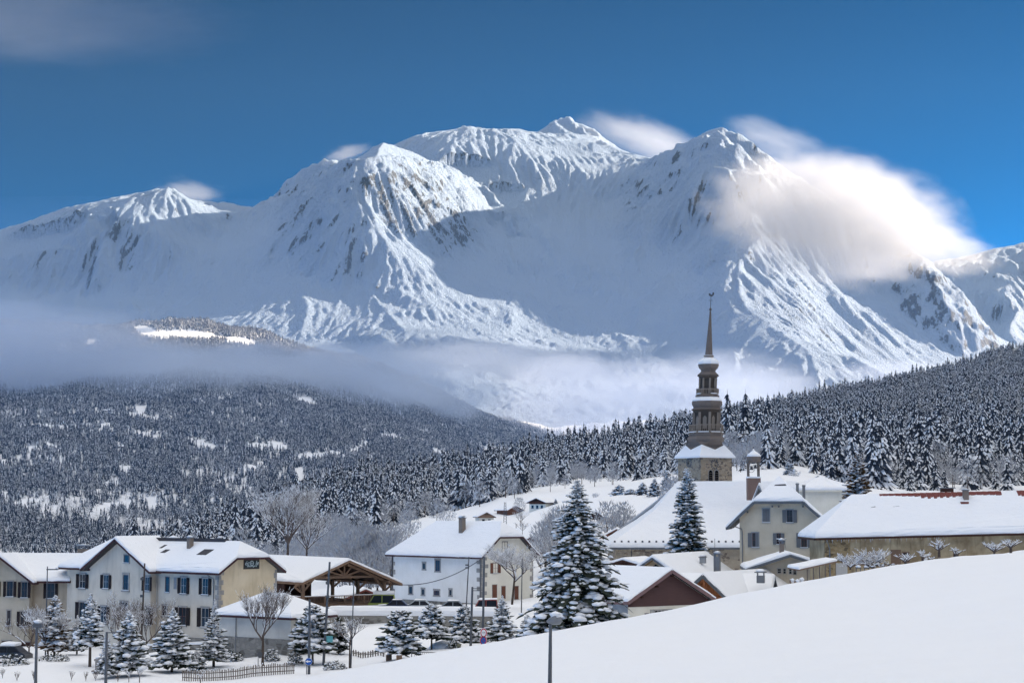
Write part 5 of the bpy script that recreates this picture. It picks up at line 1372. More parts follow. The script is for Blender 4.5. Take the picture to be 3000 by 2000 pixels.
for i in range(60):
    M = MB(); xx = rnd.uniform(xw0 + .2, xw0 + 7.5); zz = rnd.uniform(-9.3, zE - .6); M.blob((xx, 255.97, zz), rnd.uniform(.10, .2), .06, rnd.uniform(.07, .13), rnd); M.build('stone', ST_NAVE, CH)
# tower: corner nearest the camera at px 2053
DT = 268.9; c0 = W(2053, 1400, DT); al = R(30); side = 5.75
tu = Vector((math.cos(al), math.sin(al), 0)); tv = Vector((-math.sin(al), math.cos(al), 0))
zt0, zt1 = -6.0, zat(1340, 270)
TW = link(bpy.data.objects.new('tower_wall', None))
M = MB(); C = [Vector((c0.x, c0.y, 0)), Vector((c0.x, c0.y, 0)) + tu * side, Vector((c0.x, c0.y, 0)) + (tu + tv) * side, Vector((c0.x, c0.y, 0)) + tv * side]
M.add([Vector((p.x, p.y, z)) for z in (zt0, zt1) for p in C], [(0, 1, 5, 4), (1, 2, 6, 5), (2, 3, 7, 6), (3, 0, 4, 7), (4, 5, 6, 7)])
bpy.data.objects.remove(TW); TW = M.build('tower', ST_TOWER, CH)
def tface(k):                                       # 0 right face, 1 left face
    o_ = C[0]; t = tu if k == 0 else tv; n = -tv if k == 0 else -tu
    return lambda a, z, off: Vector((o_.x, o_.y, 0)) + t * a + n * off + Vector((0, 0, z))
F0, F1 = tface(0), tface(1)
for i in range(150):
    M = MB(); k = rnd.random() < .6; a_, zz = rnd.uniform(.15, side - .15), rnd.uniform(zat(1408, 269), zt1 - .2); p = (F0 if k else F1)(a_, zz, .0)
    M.blob(p, rnd.uniform(.09, .19), .07, rnd.uniform(.06, .12), rnd, 0, al if k else al + math.pi / 2); M.build('stone', ST_TOWER, TW)
for k in range(12):                                 # corner stones
    for fn in (F0, F1):
        M = MB(); zz = zat(1408, 269) + .1 + k * .27; ww = (.3, .5)[k % 2]
        vs = [fn(a, z, o) for o in (.03, -.02) for a, z in ((0.0, zz), (ww, zz), (ww, zz + .25), (0.0, zz + .25))]; M.add(vs, [(0, 1, 2, 3), (0, 4, 5, 1), (1, 5, 6, 2), (2, 6, 7, 3)]); M.build('corner_stone', ST_TOWER, TW)
def clock(fn, ac, zc, r):
    M = MB()
    m = M
    for k in range(12):
        t = k * math.pi / 6; ln = .17
        vs = [fn(ac + math.sin(t) * q + math.cos(t) * s_, zc + math.cos(t) * q - math.sin(t) * s_, .05) for q, s_ in ((r * .6, -.09), (r * .6, .09), (r, .09), (r, -.09))]
        M.add(vs, [(0, 1, 2, 3)]); M.add([v - (fn(0, 0, .05) - fn(0, 0, .03)) for v in vs], [(3, 2, 1, 0)])
    c_ = M.build('clock_numerals', METAL, TW)
    for t, l_, w_ in ((2.05, r * .62, .12), (2.62, r * .42, .14)):
        H_ = MB(); H_.beam(fn(ac, zc, .07), fn(ac + math.sin(t) * l_, zc + math.cos(t) * l_, .07), w_, .03); H_.build('clock_hand', METAL, TW)
    H_ = MB(); H_.blob(fn(ac, zc, .06), .09, .05, .09, rnd); H_.build('clock_boss', METAL, TW)
clock(F0, 2.55, zat(1360, 270), .78); clock(F1, 2.9, zat(1354, 271), .74)
for a_ in (1.78, 2.88):
    fn = lambda a, z, off, a_=a_: F0(a_ + a, zat(1409, 270) + z, off)
    arch(TW, 0, 0, 0, .86, 1.75, STONE, 'window_surround', .05, fn=fn); wo_ = arch(TW, 0, 0, 0, .66, 1.62, BLACK, 'belfry_opening', .065, fn=fn)
    for k in range(4):
        M = MB(); M.beam(fn(-.3, .25 + k * .32, .09), fn(.3, .25 + k * .32, .09), .06, .05); lv = M.build('louvre', W_FENCE, TW)
# octagonal steeple profile: (image row, half-width px) at the tower axis
axc = (C[0] + C[2]) / 2; DA = axc.y
def axis_x(py): return XX(2067.5 + (1295 - py) * .036, py, DA)
def ring(py, hw, n=8, ph=math.pi / 8, al_=al):
    z = Z(py, DA); r = hw / FPX * DA * 1.02; x0 = axis_x(py)
    return [Vector((x0 + r * math.cos(al_ + ph + 2 * math.pi * k / n), axc.y + r * math.sin(al_ + ph + 2 * math.pi * k / n), z)) for k in range(n)]
def lathe(prof, name, mat, parent, n=8, smooth=False, cap=True):
    M = MB(); vs = []; fs = []
    for py, hw in prof: vs += ring(py, hw, n)
    for i in range(len(prof) - 1): fs += [(i * n + k, i * n + (k + 1) % n, (i + 1) * n + (k + 1) % n, (i + 1) * n + k) for k in range(n)]
    if cap: fs.append(tuple((len(prof) - 1) * n + k for k in range(n))); fs.append(tuple(range(n))[::-1])
    M.add(vs, fs); return M.build(name, mat, parent, smooth)
W_LANT = wood('lantern_boards', (.05, .04, .034), (.12, .10, .085), (5, 5, 9)); W_BAL = wood('silver_brown_wood', (.17, .14, .115), (.34, .29, .245), (5, 5, 9))  # lanterns darkened, balustrades lightened: recess shade put into the wood colours
# pavilion skirt: square eaves rising to the octagon
ev = [c_ + (c_ - Vector((axc.x, axc.y, 0))).normalized() * .55 for c_ in C]
zs = zat(1341, 270)
top8 = ring(1291, 50)
def skirt(off, d8=0.0, sq=0.0):
    M = MB(); vs = [Vector((p.x, p.y, zs + off)) for p in ev]; vs += [p + Vector((0, 0, off + d8)) for p in top8]
    return M, vs
M = MB(); mid = ring(1302, 58)
ev2 = []
for i in range(4): a_, b_ = ev[i], ev[(i + 1) % 4]; ev2 += [a_.copy(), (a_ + b_) / 2]
vs = [Vector((p.x, p.y, zs)) for p in ev2] + [Vector((q.x, q.y, zat(1306, 272))) for q in [axc + (Vector((p.x, p.y, 0)) - axc) * .62 for p in ev2]] + top8
def nearest8(v): return min(range(8), key=lambda k: (Vector((top8[k].x, top8[k].y, 0)) - Vector((v.x, v.y, 0))).length)
fs = [(i, (i + 1) % 8, 8 + (i + 1) % 8, 8 + i) for i in range(8)]
for i in range(8):
    a_, b_ = nearest8(vs[8 + i]), nearest8(vs[8 + (i + 1) % 8])
    fs.append((8 + i, 8 + (i + 1) % 8, 16 + b_, 16 + a_) if a_ != b_ else (8 + i, 8 + (i + 1) % 8, 16 + a_))
M.add(vs, fs); sk = M.build('skirt_roof', W_SHING, CH)
M = MB(); S_ = []
cen = [(ev2[i]) for i in range(8)]
for i in range(0, 8, 2):                            # snow banked on each face of the skirt, peaked towards the corners
    for j0, j1 in ((i, (i + 1) % 8), ((i + 1) % 8, (i + 2) % 8)):
        e0, e1 = ev2[j0], ev2[j1]; cor = e0 if j0 % 2 == 0 else e1
        q0 = Vector((e0.x, e0.y, zs)); q1 = Vector((e1.x, e1.y, zs)); m0, m1 = vs[8 + j0], vs[8 + j1]
        up = Vector((0, 0, .28)); k0 = .96 if j0 % 2 == 0 else .55; k1 = .96 if j1 % 2 == 0 else .55
        t0, t1 = q0.lerp(m0, k0), q1.lerp(m1, k1)
        M.add([q0 + Vector((0, 0, .02)), q1 + Vector((0, 0, .02)), q1 + up, q0 + up, t1 + up * .9, t0 + up * .9, t1, t0], [(0, 1, 2, 3), (3, 2, 4, 5), (5, 4, 6, 7)])
M.build('skirt_snow', SNOW, sk, False)
lathe([(1305, 44), (1297, 48), (1290, 54), (1286, 55), (1281, 52), (1277, 49), (1272, 52), (1269, 52)], 'lower_moulding', W_SHING, CH)
def gallery(py0, py1, hw, n_b, name='balustrade'):
    b0, b1 = ring(py0, hw), ring(py1, hw); M = MB()
    for k in range(8):
        a0_, a1_, c0_, c1_ = b0[k], b0[(k + 1) % 8], b1[k], b1[(k + 1) % 8]
        M.beam(a0_, a1_, .12, .10); M.beam(c0_, c1_, .12, .12); M.beam(a0_, c0_ + (c0_ - a0_) * .12, .14, .14)
    g_ = M.build(name, W_BAL, CH)
    B_ = MB()
    for k in range(8):
        for j in range(1, n_b): t = j / n_b; B_.beam(b0[k].lerp(b0[(k + 1) % 8], t), b1[k].lerp(b1[(k + 1) % 8], t), .08, .08)
    B_.build('baluster', W_BAL, g_)
    S = MB()
    for k in range(8):
        if rnd.random() < .55: S.beam(b0[k].lerp(b0[(k + 1) % 8], .1) + Vector((0, 0, .08)), b0[k].lerp(b0[(k + 1) % 8], .9) + Vector((0, 0, .08)), .3, .12)
    S.build('gallery_snow', SNOW, g_)
gallery(1267, 1245, 49.5, 7)
lathe([(1269, 35), (1211, 35), (1208, 40), (1204, 41), (1201, 47)], 'lower_lantern', W_LANT, CH)
for k in range(8):                                  # pilasters and louvred bays
    p0, p1 = ring(1262, 37.5)[k], ring(1208, 38)[k]; M = MB(); M.beam(p0, p1, .34, .34); M.build('pilaster', W_BAL, CH)
    q0, q1 = ring(1258, 35.6), ring(1213, 35.6); M = MB(); i2 = (k + 1) % 8
    f = lambda t, s_: q0[k].lerp(q0[i2], t).lerp(q1[k].lerp(q1[i2], t), s_)
    M.add([f(.3, .05), f(.7, .05), f(.7, .75), f(.5, .9), f(.3, .75)], [(0, 1, 2, 3, 4)]); M.build('bay_panel', W_BAL, CH)
lathe([(1200, 46), (1197, 42), (1194, 39), (1190, 42), (1185, 44.5), (1179, 45), (1173, 43), (1168, 38), (1164, 32), (1160, 28)], 'lower_onion', W_SHING, CH)
lathe([(1175, 44.2), (1171, 43.6), (1166, 38.5), (1162, 32), (1160, 29)], 'lower_onion_snow', SNOW, CH, smooth=False)
lathe([(1163, 34), (1160, 36), (1158, 34), (1156, 26)], 'upper_moulding', W_SHING, CH)
gallery(1155, 1140, 32, 5)
lathe([(1157, 22), (1110, 22), (1107, 26.5), (1104, 28), (1101, 32), (1098, 31)], 'upper_lantern', W_LANT, CH)
for k in range(8):
    p0, p1 = ring(1152, 24)[k], ring(1108, 24.5)[k]; M = MB(); M.beam(p0, p1, .24, .24); M.build('pilaster', W_BAL, CH)
lathe([(1102, 32), (1097, 30), (1091, 24), (1088, 21), (1084, 22), (1078, 28), (1071, 30.5), (1064, 30.5), (1060, 29), (1056, 25), (1053, 19), (1050, 13), (1047, 13.5), (1044, 15), (1041, 14)], 'upper_onion', W_SHING, CH)
lathe([(1067, 31.6), (1062, 32), (1056, 28.5), (1051, 21), (1048, 15)], 'upper_onion_snow', SNOW, CH)
lathe([(1046, 14.6), (1043, 14), (1040, 11.5)], 'neck_snow', SNOW, CH)
lathe([(1043, 12), (1038, 11), (1000, 8.2), (960, 5.4), (925, 3.2), (911, 2.3)], 'spire', W_SHING, CH)
M = MB(); M.blob((axis_x(906), DA, Z(906, DA)), .27, .27, .27, rnd); M.build('ball', W_SHING, CH, True)
M = MB(); M.tube([(axis_x(908), DA, Z(908, DA)), (axis_x(868), DA, Z(868, DA))], [.06, .035], 6)
M.beam((axis_x(880) - .32, DA, Z(880, DA)), (axis_x(880) + .32, DA, Z(880, DA)), .05, .05); fi = M.build('finial_cross', METAL, CH)
M = MB(); cx, cz = axis_x(864), Z(866, DA); out = [(-.36, .05), (-.30, .22), (-.40, .28), (-.26, .30), (-.2, .42), (-.1, .3), (0, .16), (.18, .16), (.22, .42), (.36, .52), (.50, .40), (.46, .2), (.34, 0), (.12, -.14), (-.06, -.12), (-.22, -.02)]
n_ = len(out); M.add([(cx + a, DA - .03, cz + b_) for a, b_ in out] + [(cx + a, DA + .03, cz + b_) for a, b_ in out], [tuple(range(n_)), tuple(range(2 * n_ - 1, n_ - 1, -1))] + [(i, n_ + i, n_ + (i + 1) % n_, (i + 1) % n_) for i in range(n_)]); M.build('weathercock', METAL, fi)
# bell turret riding on the nave roof
DB = 261.5
bt = link(bpy.data.objects.new('bell_turret', None)); bt.parent = CH
def bq(px, py): return XX(px, py, DB), Z(py, DB)
x0, z0 = bq(2189, 1434); x1, z1 = bq(2226, 1400); xm = (x0 + x1) / 2; hw = (x1 - x0) / 2
bt.name = 'bell_turret'
M = MB(); M.box((xm - hw, DB - hw, z0 - 1.5), (xm + hw, DB + hw, z1)); base = M.build('turret_base', wood('red_brown_shingle', (.16, .10, .08), (.26, .18, .15), (4, 4, 8)), bt)
for i in (-1, 1):
    for j in (-1, 1):
        M = MB(); M.beam((xm + i * hw * .8, DB + j * hw * .8, z1), (xm + i * hw * .8, DB + j * hw * .8, zat(1350, DB)), .17, .17); M.build('turret_post', W_FENCE, bt)
        M = MB(); M.beam((xm + i * hw * .8, DB + j * hw * .8, zat(1358, DB)), (xm + i * hw * .3, DB + j * hw * .8, zat(1350, DB)), .09, .09); M.build('brace', W_FENCE, bt)
S = MB(); S.box((xm - hw * 1.05, DB - hw * 1.05, z1), (xm + hw * 1.05, DB + hw * 1.05, z1 + .22)); S.build('turret_snow', SNOW, bt)
def blathe(prof, name, mat, n=8, smooth=False):
    M = MB(); vs, fs = [], []
    for py, q in prof: vs += [(xm + .08 + q * math.cos(math.pi / 8 + 2 * math.pi * k / n), DB + q * math.sin(math.pi / 8 + 2 * math.pi * k / n), Z(py, DB)) for k in range(n)]
    for i in range(len(prof) - 1): fs += [(i * n + k, i * n + (k + 1) % n, (i + 1) * n + (k + 1) % n, (i + 1) * n + k) for k in range(n)]
    fs += [tuple(range(n))[::-1], tuple((len(prof) - 1) * n + k for k in range(n))]; M.add(vs, fs); return M.build(name, mat, bt, smooth)
blathe([(1354, .86), (1351, 1.0), (1344, 1.05), (1337, 1.02), (1332, .9), (1326, .5)], 'turret_dome', W_SHING)
blathe([(1337, 1.04), (1334, 1.06), (1329, .85), (1324, .5), (1319, .16), (1313, .05)], 'dome_snow', SNOW, smooth=True)
M = MB(); M.blob((xm + .08, DB, Z(1311, DB)), .13, .13, .16, rnd); M.build('turret_finial', METAL, bt)
M = MB()
bp = [(.0, .06), (.05, .16), (.2, .2), (.36, .24), (.46, .32)]
for (bx, bz) in ((xm - .25, zat(1366, DB)), (xm + .3, zat(1362, DB))):
    B_ = MB(); vs, fs = [], []
    for d_, q in bp: vs += [(bx + q * math.cos(2 * math.pi * k / 10), DB + q * math.sin(2 * math.pi * k / 10), bz - d_) for k in range(10)]
    for i in range(4): fs += [(i * 10 + k, i * 10 + (k + 1) % 10, (i + 1) * 10 + (k + 1) % 10, (i + 1) * 10 + k) for k in range(10)]
    fs.append(tuple(range(10))); B_.add(vs, fs); B_.beam((bx - .35, DB, bz + .05), (bx + .35, DB, bz + .05), .07, .07); B_.build('bell', METAL, bt)
B_ = MB()
for k in range(14): t0, t1 = 2 * math.pi * k / 14, 2 * math.pi * (k + 1) / 14; B_.beam((xm - .35 + .42 * math.cos(t0), DB - .5, zat(1375, DB) + .42 * math.sin(t0)), (xm - .35 + .42 * math.cos(t1), DB - .5, zat(1375, DB) + .42 * math.sin(t1)), .05, .05)
B_.build('bell_wheel', METAL, bt)
# ================================================================= TREES OF THE VILLAGE
def base_at(px, py, d0=125, d1=260):
    Ds = np.linspace(d0, d1, 300); x = (px - 1500) / FPX * Ds; z = land(x, Ds); _, q = to_px(x, Ds, z)
    i = int(np.argmin(np.abs(q - py))); D = float(Ds[i]); return W(px, HZ, D).x, D, float(z[i])
def evergreen(px, top, D, halfw, label, cat='spruce', name='spruce', z0=None, seed=1, nb=260, nst=5, mat=None, shape=None, pw=.85, snow=.75, wid=.3, droop=.3, zs=.05, rise=.05, clump=0., lump=1., lean=0., group=None):
    x = XX(px, 1000, D); zb = z0 if z0 is not None else G(px, D); zt = zat(top, D)
    H = zt - zb; Rb = halfw / FPX * D
    rnd = random.Random(seed); F, S, T = MB(), MB(), MB()
    conifer(F, S, T, rnd, H, Rb, nb, nst, droop, rise, wid, snow, zs, pw, clump, lump, (0, 0, 0), lean, shape)
    r = link(bpy.data.objects.new(name, None)); r.location = (x, D, zb); tag(r, label, cat, group)
    T.build('trunk', M_BARK, r); F.build('crown', mat or M_NEED, r); S.build('snow', M_SNOWT, r, True)
    return r
# the big ones
evergreen(1690, 1402, 136, 186, 'tallest snow-laden spruce in front, between the white house and the brown gable', seed=3, nb=620, nst=8, pw=.86, wid=.25, droop=.50, snow=.95, zs=.02, clump=.25, lump=1.0)
evergreen(2010, 1368, 214, 74, 'dense cone-shaped snowy spruce in front of the church nave', seed=5, nb=430, nst=5, pw=.72, wid=.30, droop=.28, snow=.85, lump=1.1, z0=-11, zs=.2)
evergreen(2508, 1326, 232, 96, 'rust-tinged spruce full of cones rising behind the barn roof', seed=7, nb=330, nst=5, pw=.7, mat=M_NEEDR, snow=.75, rise=.12, lump=.9, z0=-9)
# young firs and pines of the garden row: column, top row, foot row, half width, label
ROW = [
 (180, 1742, 1922, 62, 3, 'reddish snowy fir left of centre before the garage house', dict(mat=M_NEEDR)),
 (283, 1736, 1952, 50, 4, 'slim snowy fir on a bare trunk beside the monument', dict(zs=.28)),
 (395, 1786, 1978, 68, 5, 'bushy snowy fir right of the monument, boughs down to the snow', {}),
 (330, 1860, 1985, 36, 15, 'small snowy fir at the foot of the bushy one', {}),
 (520, 1780, 1968, 72, 6, 'broad double-topped pine heavy with snow before the school', dict(lump=1.25)),
 (640, 1752, 1952, 58, 7, 'tall thin-topped pine at the school corner', dict(pw=1.1, wid=.34)),
 (925, 1772, 1945, 74, 8, 'round snowy pine in front of the market hall steps', dict(pw=.55, zs=.22, lump=1.2)),
 (1000, 1800, 1915, 40, 18, 'greenish pine squeezed between the round pine and the parking wall', dict(pw=.7, snow=.3)),
 (1178, 1790, 1930, 76, 9, 'dome-shaped pine powdered with snow in front of the parking deck', dict(pw=.5, zs=.16, lump=1.1)),
 (1268, 1768, 1902, 56, 10, 'pine with a bare trunk and heavy snow to the right of the dome-shaped one', dict(pw=.6, zs=.26, lump=1.25)),
 (1362, 1772, 1886, 62, 11, 'shaggy pine behind the twin lamp posts', dict(pw=.7, zs=.08)),
 (1472, 1742, 1888, 62, 12, 'thin-topped pine right of the round traffic signs', dict(pw=1.05, wid=.36)),
 (1545, 1800, 1868, 34, 13, 'small snowy pine by the wall left of the tallest spruce', dict(pw=.7)),
 (720, 1868, 1925, 26, 14, 'little fir behind the picket fence', dict(snow=.8)),
 (590, 1905, 1960, 34, 16, 'low snowy fir behind the left end of the picket fence', dict(snow=.8)),
 (245, 1800, 1915, 34, 19, 'dark fir half hidden behind the reddish one', dict(pw=.9)),
]
for px, top, foot, hw, sd_, lb, kw in ROW:
    x, D, z = base_at(px, foot)
    k = dict(nb=230, nst=4, pw=.8, snow=.9, wid=.38, droop=.18, rise=.16, clump=.4, lump=1.3, zs=.10); k.update(kw)
    evergreen(px, top, D, hw, lb, 'pine' if 'pine' in lb else 'fir', 'pine' if 'pine' in lb else 'fir', z0=z, seed=sd_, **k)
# forest-edge spruces standing alone on the meadow
for i, (px, top, foot, hw, D, lb) in enumerate([(1812, 1420, 1506, 32, 560, 'left spruce of the dark pair on the meadow beside the nave roof'), (1845, 1432, 1512, 26, 545, 'right spruce of the dark pair on the meadow beside the nave roof'), (1880, 1412, 1520, 26, 530, 'spruce just right of the dark pair, nearer the nave roof'), (1915, 1400, 1500, 28, 520, 'spruce touching the upper edge of the nave roof'), (1950, 1380, 1480, 26, 540, 'tallest of the spruces crowding the top of the nave roof'), (1868, 1380, 1440, 18, 760, 'slender spruce behind the pair beside the nave roof'), (2308, 1340, 1412, 24, 560, 'lone spruce at the meadow edge right of the bell turret'), (1532, 1452, 1480, 9, 700, 'small dark spruce behind the highest meadow chalet'), (1627, 1460, 1474, 8, 640, 'little snow-covered fir beside the highest meadow chalet'), (955, 1590, 1650, 14, 420, 'dark spruce behind the market hall roof, left one'), (985, 1575, 1650, 16, 420, 'dark spruce behind the market hall roof, middle one'), (1030, 1560, 1650, 18, 440, 'dark spruce behind the market hall roof, right one')]):
    evergreen(px, top, D, hw, lb, seed=40 + i, nb=110, nst=4, pw=.75, snow=.5, wid=.42, lump=1.3, mat=M_NEEDF, zs=.08)

def bare(M, S, rnd, p, d, L, r, lev, spread=.6, up=.25, sno=.6, kids=3, seg=3, mS=1):
    """leafless branching with snow lying along the twigs"""
    pts = [Vector(p)]; dd = Vector(d).normalized()
    for k in range(seg):
        dd = (dd + Vector((rnd.uniform(-1, 1), rnd.uniform(-1, 1), rnd.uniform(-.5, 1) * up)) * .22).normalized()
        pts.append(pts[-1] + dd * L / seg)
    M.tube(pts, [r * (1 - .45 * k / seg) for k in range(seg + 1)], 4 if r > .03 else 3, 0, False)
    if rnd.random() < sno and abs(dd.z) < .93 :
        for k in range(seg):
            if rnd.random() < .8:
                a, b = pts[k], pts[k + 1]; o = Vector((0, 0, r * .8 + .01)); S.tube([a + o, (a + b) / 2 + o * 1.5, b + o], [r * .7 + .008, r * .9 + .012, r * .5 + .006], 4, mS if S is M else 0, False)
    if lev <= 0: return
    for k in range(kids if lev > 1 else kids - 1):
        t = rnd.uniform(.35, 1.0); i = min(seg - 1, int(t * seg)); q = pts[i].lerp(pts[i + 1], t * seg - i)
        ax = Vector((rnd.uniform(-1, 1), rnd.uniform(-1, 1), rnd.uniform(-.2, .8)))
        nd = (dd * (1 - spread) + ax.normalized() * spread + Vector((0, 0, up))).normalized()
        bare(M, S, rnd, q, nd, L * rnd.uniform(.55, .8), r * rnd.uniform(.45, .65), lev - 1, spread, up, sno, kids, seg, mS)
    bare(M, S, rnd, pts[-1], dd, L * .7, r * .55, lev - 1, spread, up, sno, kids, seg, mS)
def bare_tree(px, top, foot, label, seed, D=None, trunk=.35, lev=5, spread=.5, up=.25, sno=.55, kids=3, r=None, name='bare_tree', cat='tree', group=None, mat=None, first=None, lean=0., d0=125, d1=260):
    if D is None: x, D, z = base_at(px, foot, d0, d1)
    else: x = XX(px, 1000, D); z = zat(foot, D)
    H = zat(top, D) - z; rnd = random.Random(seed); M, S, T = MB(), MB(), MB()
    r = r or H * .018
    th = H * trunk
    T.tube([(0, 0, 0), (lean * th * .5, 0, th * .5), (lean * th, 0, th)], [r * 1.15, r, r * .85], 6)
    Lb = H * (1 - trunk) * .42
    n = first or kids + 1
    for k in range(n):
        a = 2 * math.pi * k / n + rnd.uniform(-.4, .4); s_ = spread * 1.1
        bare(M, S, rnd, (lean * th, 0, th * rnd.uniform(.8, 1)), (math.cos(a) * s_, math.sin(a) * s_, 1 - s_ * .5), Lb, r * .7, lev, spread, up, sno, kids)
    q = link(bpy.data.objects.new(name, None)); q.location = (x, D, z); tag(q, label, cat, group)
    T.build('trunk', mat or M_BARK, q); M.build('branches', mat or M_TWIG, q)
    if S.v: S.build('branch_snow', M_SNOWT, q)
    return q
bare_tree(775, 1715, 1948, 'bare round-crowned tree in front of the hipped annex', 21, trunk=.38, spread=.42, up=.32, sno=.25)
bare_tree(360, 1745, 1900, 'left bare spreading tree before the school gable', 22, trunk=.15, spread=.5, up=.3, sno=.2)
bare_tree(437, 1748, 1905, 'right bare spreading tree before the school gable', 23, trunk=.15, spread=.55, up=.3, sno=.2)
bare_tree(1028, 1800, 1956, 'slender bare young tree beside the no-trucks railing and parking wall', 24, trunk=.5, spread=.5, up=.3, sno=.4, lev=4)
bare_tree(150, 1770, 1925, 'bare frosted tree at the corner of the garage house', 25, trunk=.2, sno=.5)
bare_tree(95, 1780, 1915, 'thin bare tree against the garage house gable', 35, trunk=.15, sno=.15, lev=4)
bare_tree(850, 1425, 1640, 'big bare poplar with snow-lined branches behind the market hall', 26, D=285, trunk=.25, spread=.42, up=.3, sno=.9, lev=5, first=7)
bare_tree(905, 1480, 1640, 'shorter snow-lined tree right of the big poplar', 27, D=290, trunk=.2, spread=.45, up=.3, sno=.9, lev=4, first=6)
bare_tree(1500, 1578, 1770, 'twisted old pine caked with snow at the white house gable', 28, D=214, trunk=.42, spread=.62, up=.12, sno=1, lev=5, lean=.1, name='old_pine', cat='pine')
bare_tree(1640, 1500, 1640, 'bare tree left of the tallest spruce, behind the white house', 29, D=300, trunk=.25, sno=.4)
bare_tree(1590, 1560, 1700, 'low bare tree right behind the white house gable', 30, D=280, trunk=.2, sno=.6)
bare_tree(1775, 1490, 1600, 'bare tree before the white farmhouse', 31, D=380, trunk=.2, sno=.3, lev=4)
bare_tree(1525, 1490, 1545, 'upper of two little bare trees on the meadow', 32, D=450, trunk=.3, sno=.5, lev=3)
bare_tree(1530, 1520, 1568, 'lower of two little bare trees on the meadow', 33, D=400, trunk=.3, sno=.5, lev=3)
bare_tree(1742, 1442, 1480, 'frosty meadow tree between the tallest spruce and the dark pair', 34, D=620, trunk=.35, sno=.6, lev=4, mat=M_FROST)
bare_tree(1840, 1560, 1620, 'bare bushy tree before the low red-brown chalet', 36, D=330, trunk=.1, sno=.5, lev=4)
bare_tree(2320, 1372, 1420, 'frosted broadleaf beside the lone spruce at the meadow edge', 37, D=555, trunk=.25, sno=.7, lev=4, mat=M_FROST)
# orchard on the slope in front of the barn
ORCH = [(2545, 1585, 1672, 'widest snow-caked apple tree in front of the barn windows', .1, 9), (2480, 1605, 1668, 'snow-caked apple tree beside the lean-to shelter', .1, 6), (2690, 1600, 1650, 'low pruned fruit tree with upright snowy arms, left of the snow-covered bush', .35, 5), (2738, 1570, 1632, 'taller fruit tree against the cracked barn wall', .4, 5), (2788, 1592, 1640, 'small pruned fruit tree by the dark cellar hatch', .35, 4), (2898, 1572, 1636, 'pruned fruit tree with spreading snowy arms, second from the right frame edge', .35, 6), (2946, 1566, 1622, 'rightmost pruned fruit tree near the frame edge', .35, 5), (2640, 1605, 1655, 'thin snowy shrub in front of the plank door', .2, 4)]
for i, (px, top, foot, lb, tr, n) in enumerate(ORCH):
    x, D, z = base_at(px, foot, 140, 166)
    bare_tree(px, top, foot, lb, 60 + i, D=D, trunk=tr, spread=.78, up=.10 if i > 1 else .16, sno=1, lev=3, first=n, kids=2 if i > 1 else 3, r=.10 if i > 1 else .07, name='apple_tree', cat='fruit tree', group='fruit trees on the slope before the barn')
# frosted thickets behind the hall and round the white house
rg_ = random.Random(77)
FT = [bpy.data.meshes.get('frosted_tree')]
ft_mesh = [frosted_proto(70 + k, 9, 3.6, 420) for k in range(3)]
spots = []
for (x0, x1, y0, y1, d0, d1, n) in ((1000, 1160, 1600, 1760, 265, 400, 46), (860, 1000, 1560, 1650, 330, 520, 18), (1180, 1330, 1500, 1570, 500, 700, 10), (1560, 1660, 1590, 1700, 255, 330, 12), (1740, 1850, 1560, 1600, 300, 360, 6), (1960, 2060, 1390, 1440, 480, 600, 5), (1900, 1980, 1470, 1530, 420, 520, 6), (1380, 1560, 1430, 1500, 640, 800, 12), (1600, 1800, 1400, 1460, 700, 850, 16)):
    for k in range(int(n * (.55 if x0 > 1170 else .9))): spots.append((rg_.uniform(x0, x1), rg_.uniform(d0, d1)))
for px, D in spots:
    z = G(px, D); o = link(bpy.data.objects.new('frosted_tree', ft_mesh[rg_.randrange(3)])); o.location = (XX(px, 1000, D), D, z - .2); o.rotation_euler = (0, 0, rg_.uniform(0, 6)); o.scale = (rg_.uniform(.6, 1.1),) * 3
    tag(o, 'leafless frost-covered tree in the thickets behind the village', 'tree', 'frosted leafless trees behind the village')
# bushes
def bush(px, foot, wpx, hpx, label, seed, green=True, d0=125, d1=260, D=None):
    if D is None: x, D, z = base_at(px, foot, d0, d1)
    else: x = XX(px, 1000, D); z = zat(foot, D)
    rnd = random.Random(seed); R_ = wpx / 2 / FPX * D; H = hpx / FPX * D; F, S = MB(), MB()
    for i in range(int(150 if green else 60)):
        a = rnd.uniform(0, 6.28); q = rnd.random() ** .5; zz = H * rnd.random() * math.sqrt(max(.05, 1 - q * q)); c_ = Vector((math.cos(a) * R_ * q, math.sin(a) * R_ * q * .7, zz))
        for j in range(3):
            d_ = Vector((rnd.uniform(-1, 1), rnd.uniform(-1, 1), rnd.uniform(0, 1))).normalized() * rnd.uniform(.12, .28); w_ = Vector((rnd.uniform(-1, 1), rnd.uniform(-1, 1), 0)).normalized() * .07
            F.add([c_ - w_, c_ + w_, c_ + d_], [(0, 1, 2)])
        if rnd.random() < .45: S.blob(c_ + Vector((0, 0, .06)), rnd.uniform(.08, .2), rnd.uniform(.08, .2), .06, rnd)
    q = link(bpy.data.objects.new('bush', None)); q.location = (x, D, z); tag(q, label, 'bush')
    F.build('foliage', M_NEED if green else M_TWIG, q); S.build('snow', M_SNOWT, q, True)
bush(45, 1948, 110, 36, 'dark green bush before the snow-covered car', 1); bush(170, 1935, 90, 22, 'low dark evergreen hedge under the reddish fir', 2)
bush(985, 1960, 70, 26, 'half-buried evergreen shrub beside the slender bare tree', 3); bush(870, 1945, 50, 40, 'dark shrub behind the blue arrow sign', 4); bush(690, 1935, 60, 30, 'snow-crusted shrub behind the picket fence', 5)
bush(1400, 1893, 60, 22, 'brown twiggy bush under the traffic signs', 6, False); bush(1440, 1880, 60, 24, 'snowy shrub right of the traffic signs', 7); bush(800, 1935, 50, 34, 'snowy shrub under the bare round-crowned tree', 8)
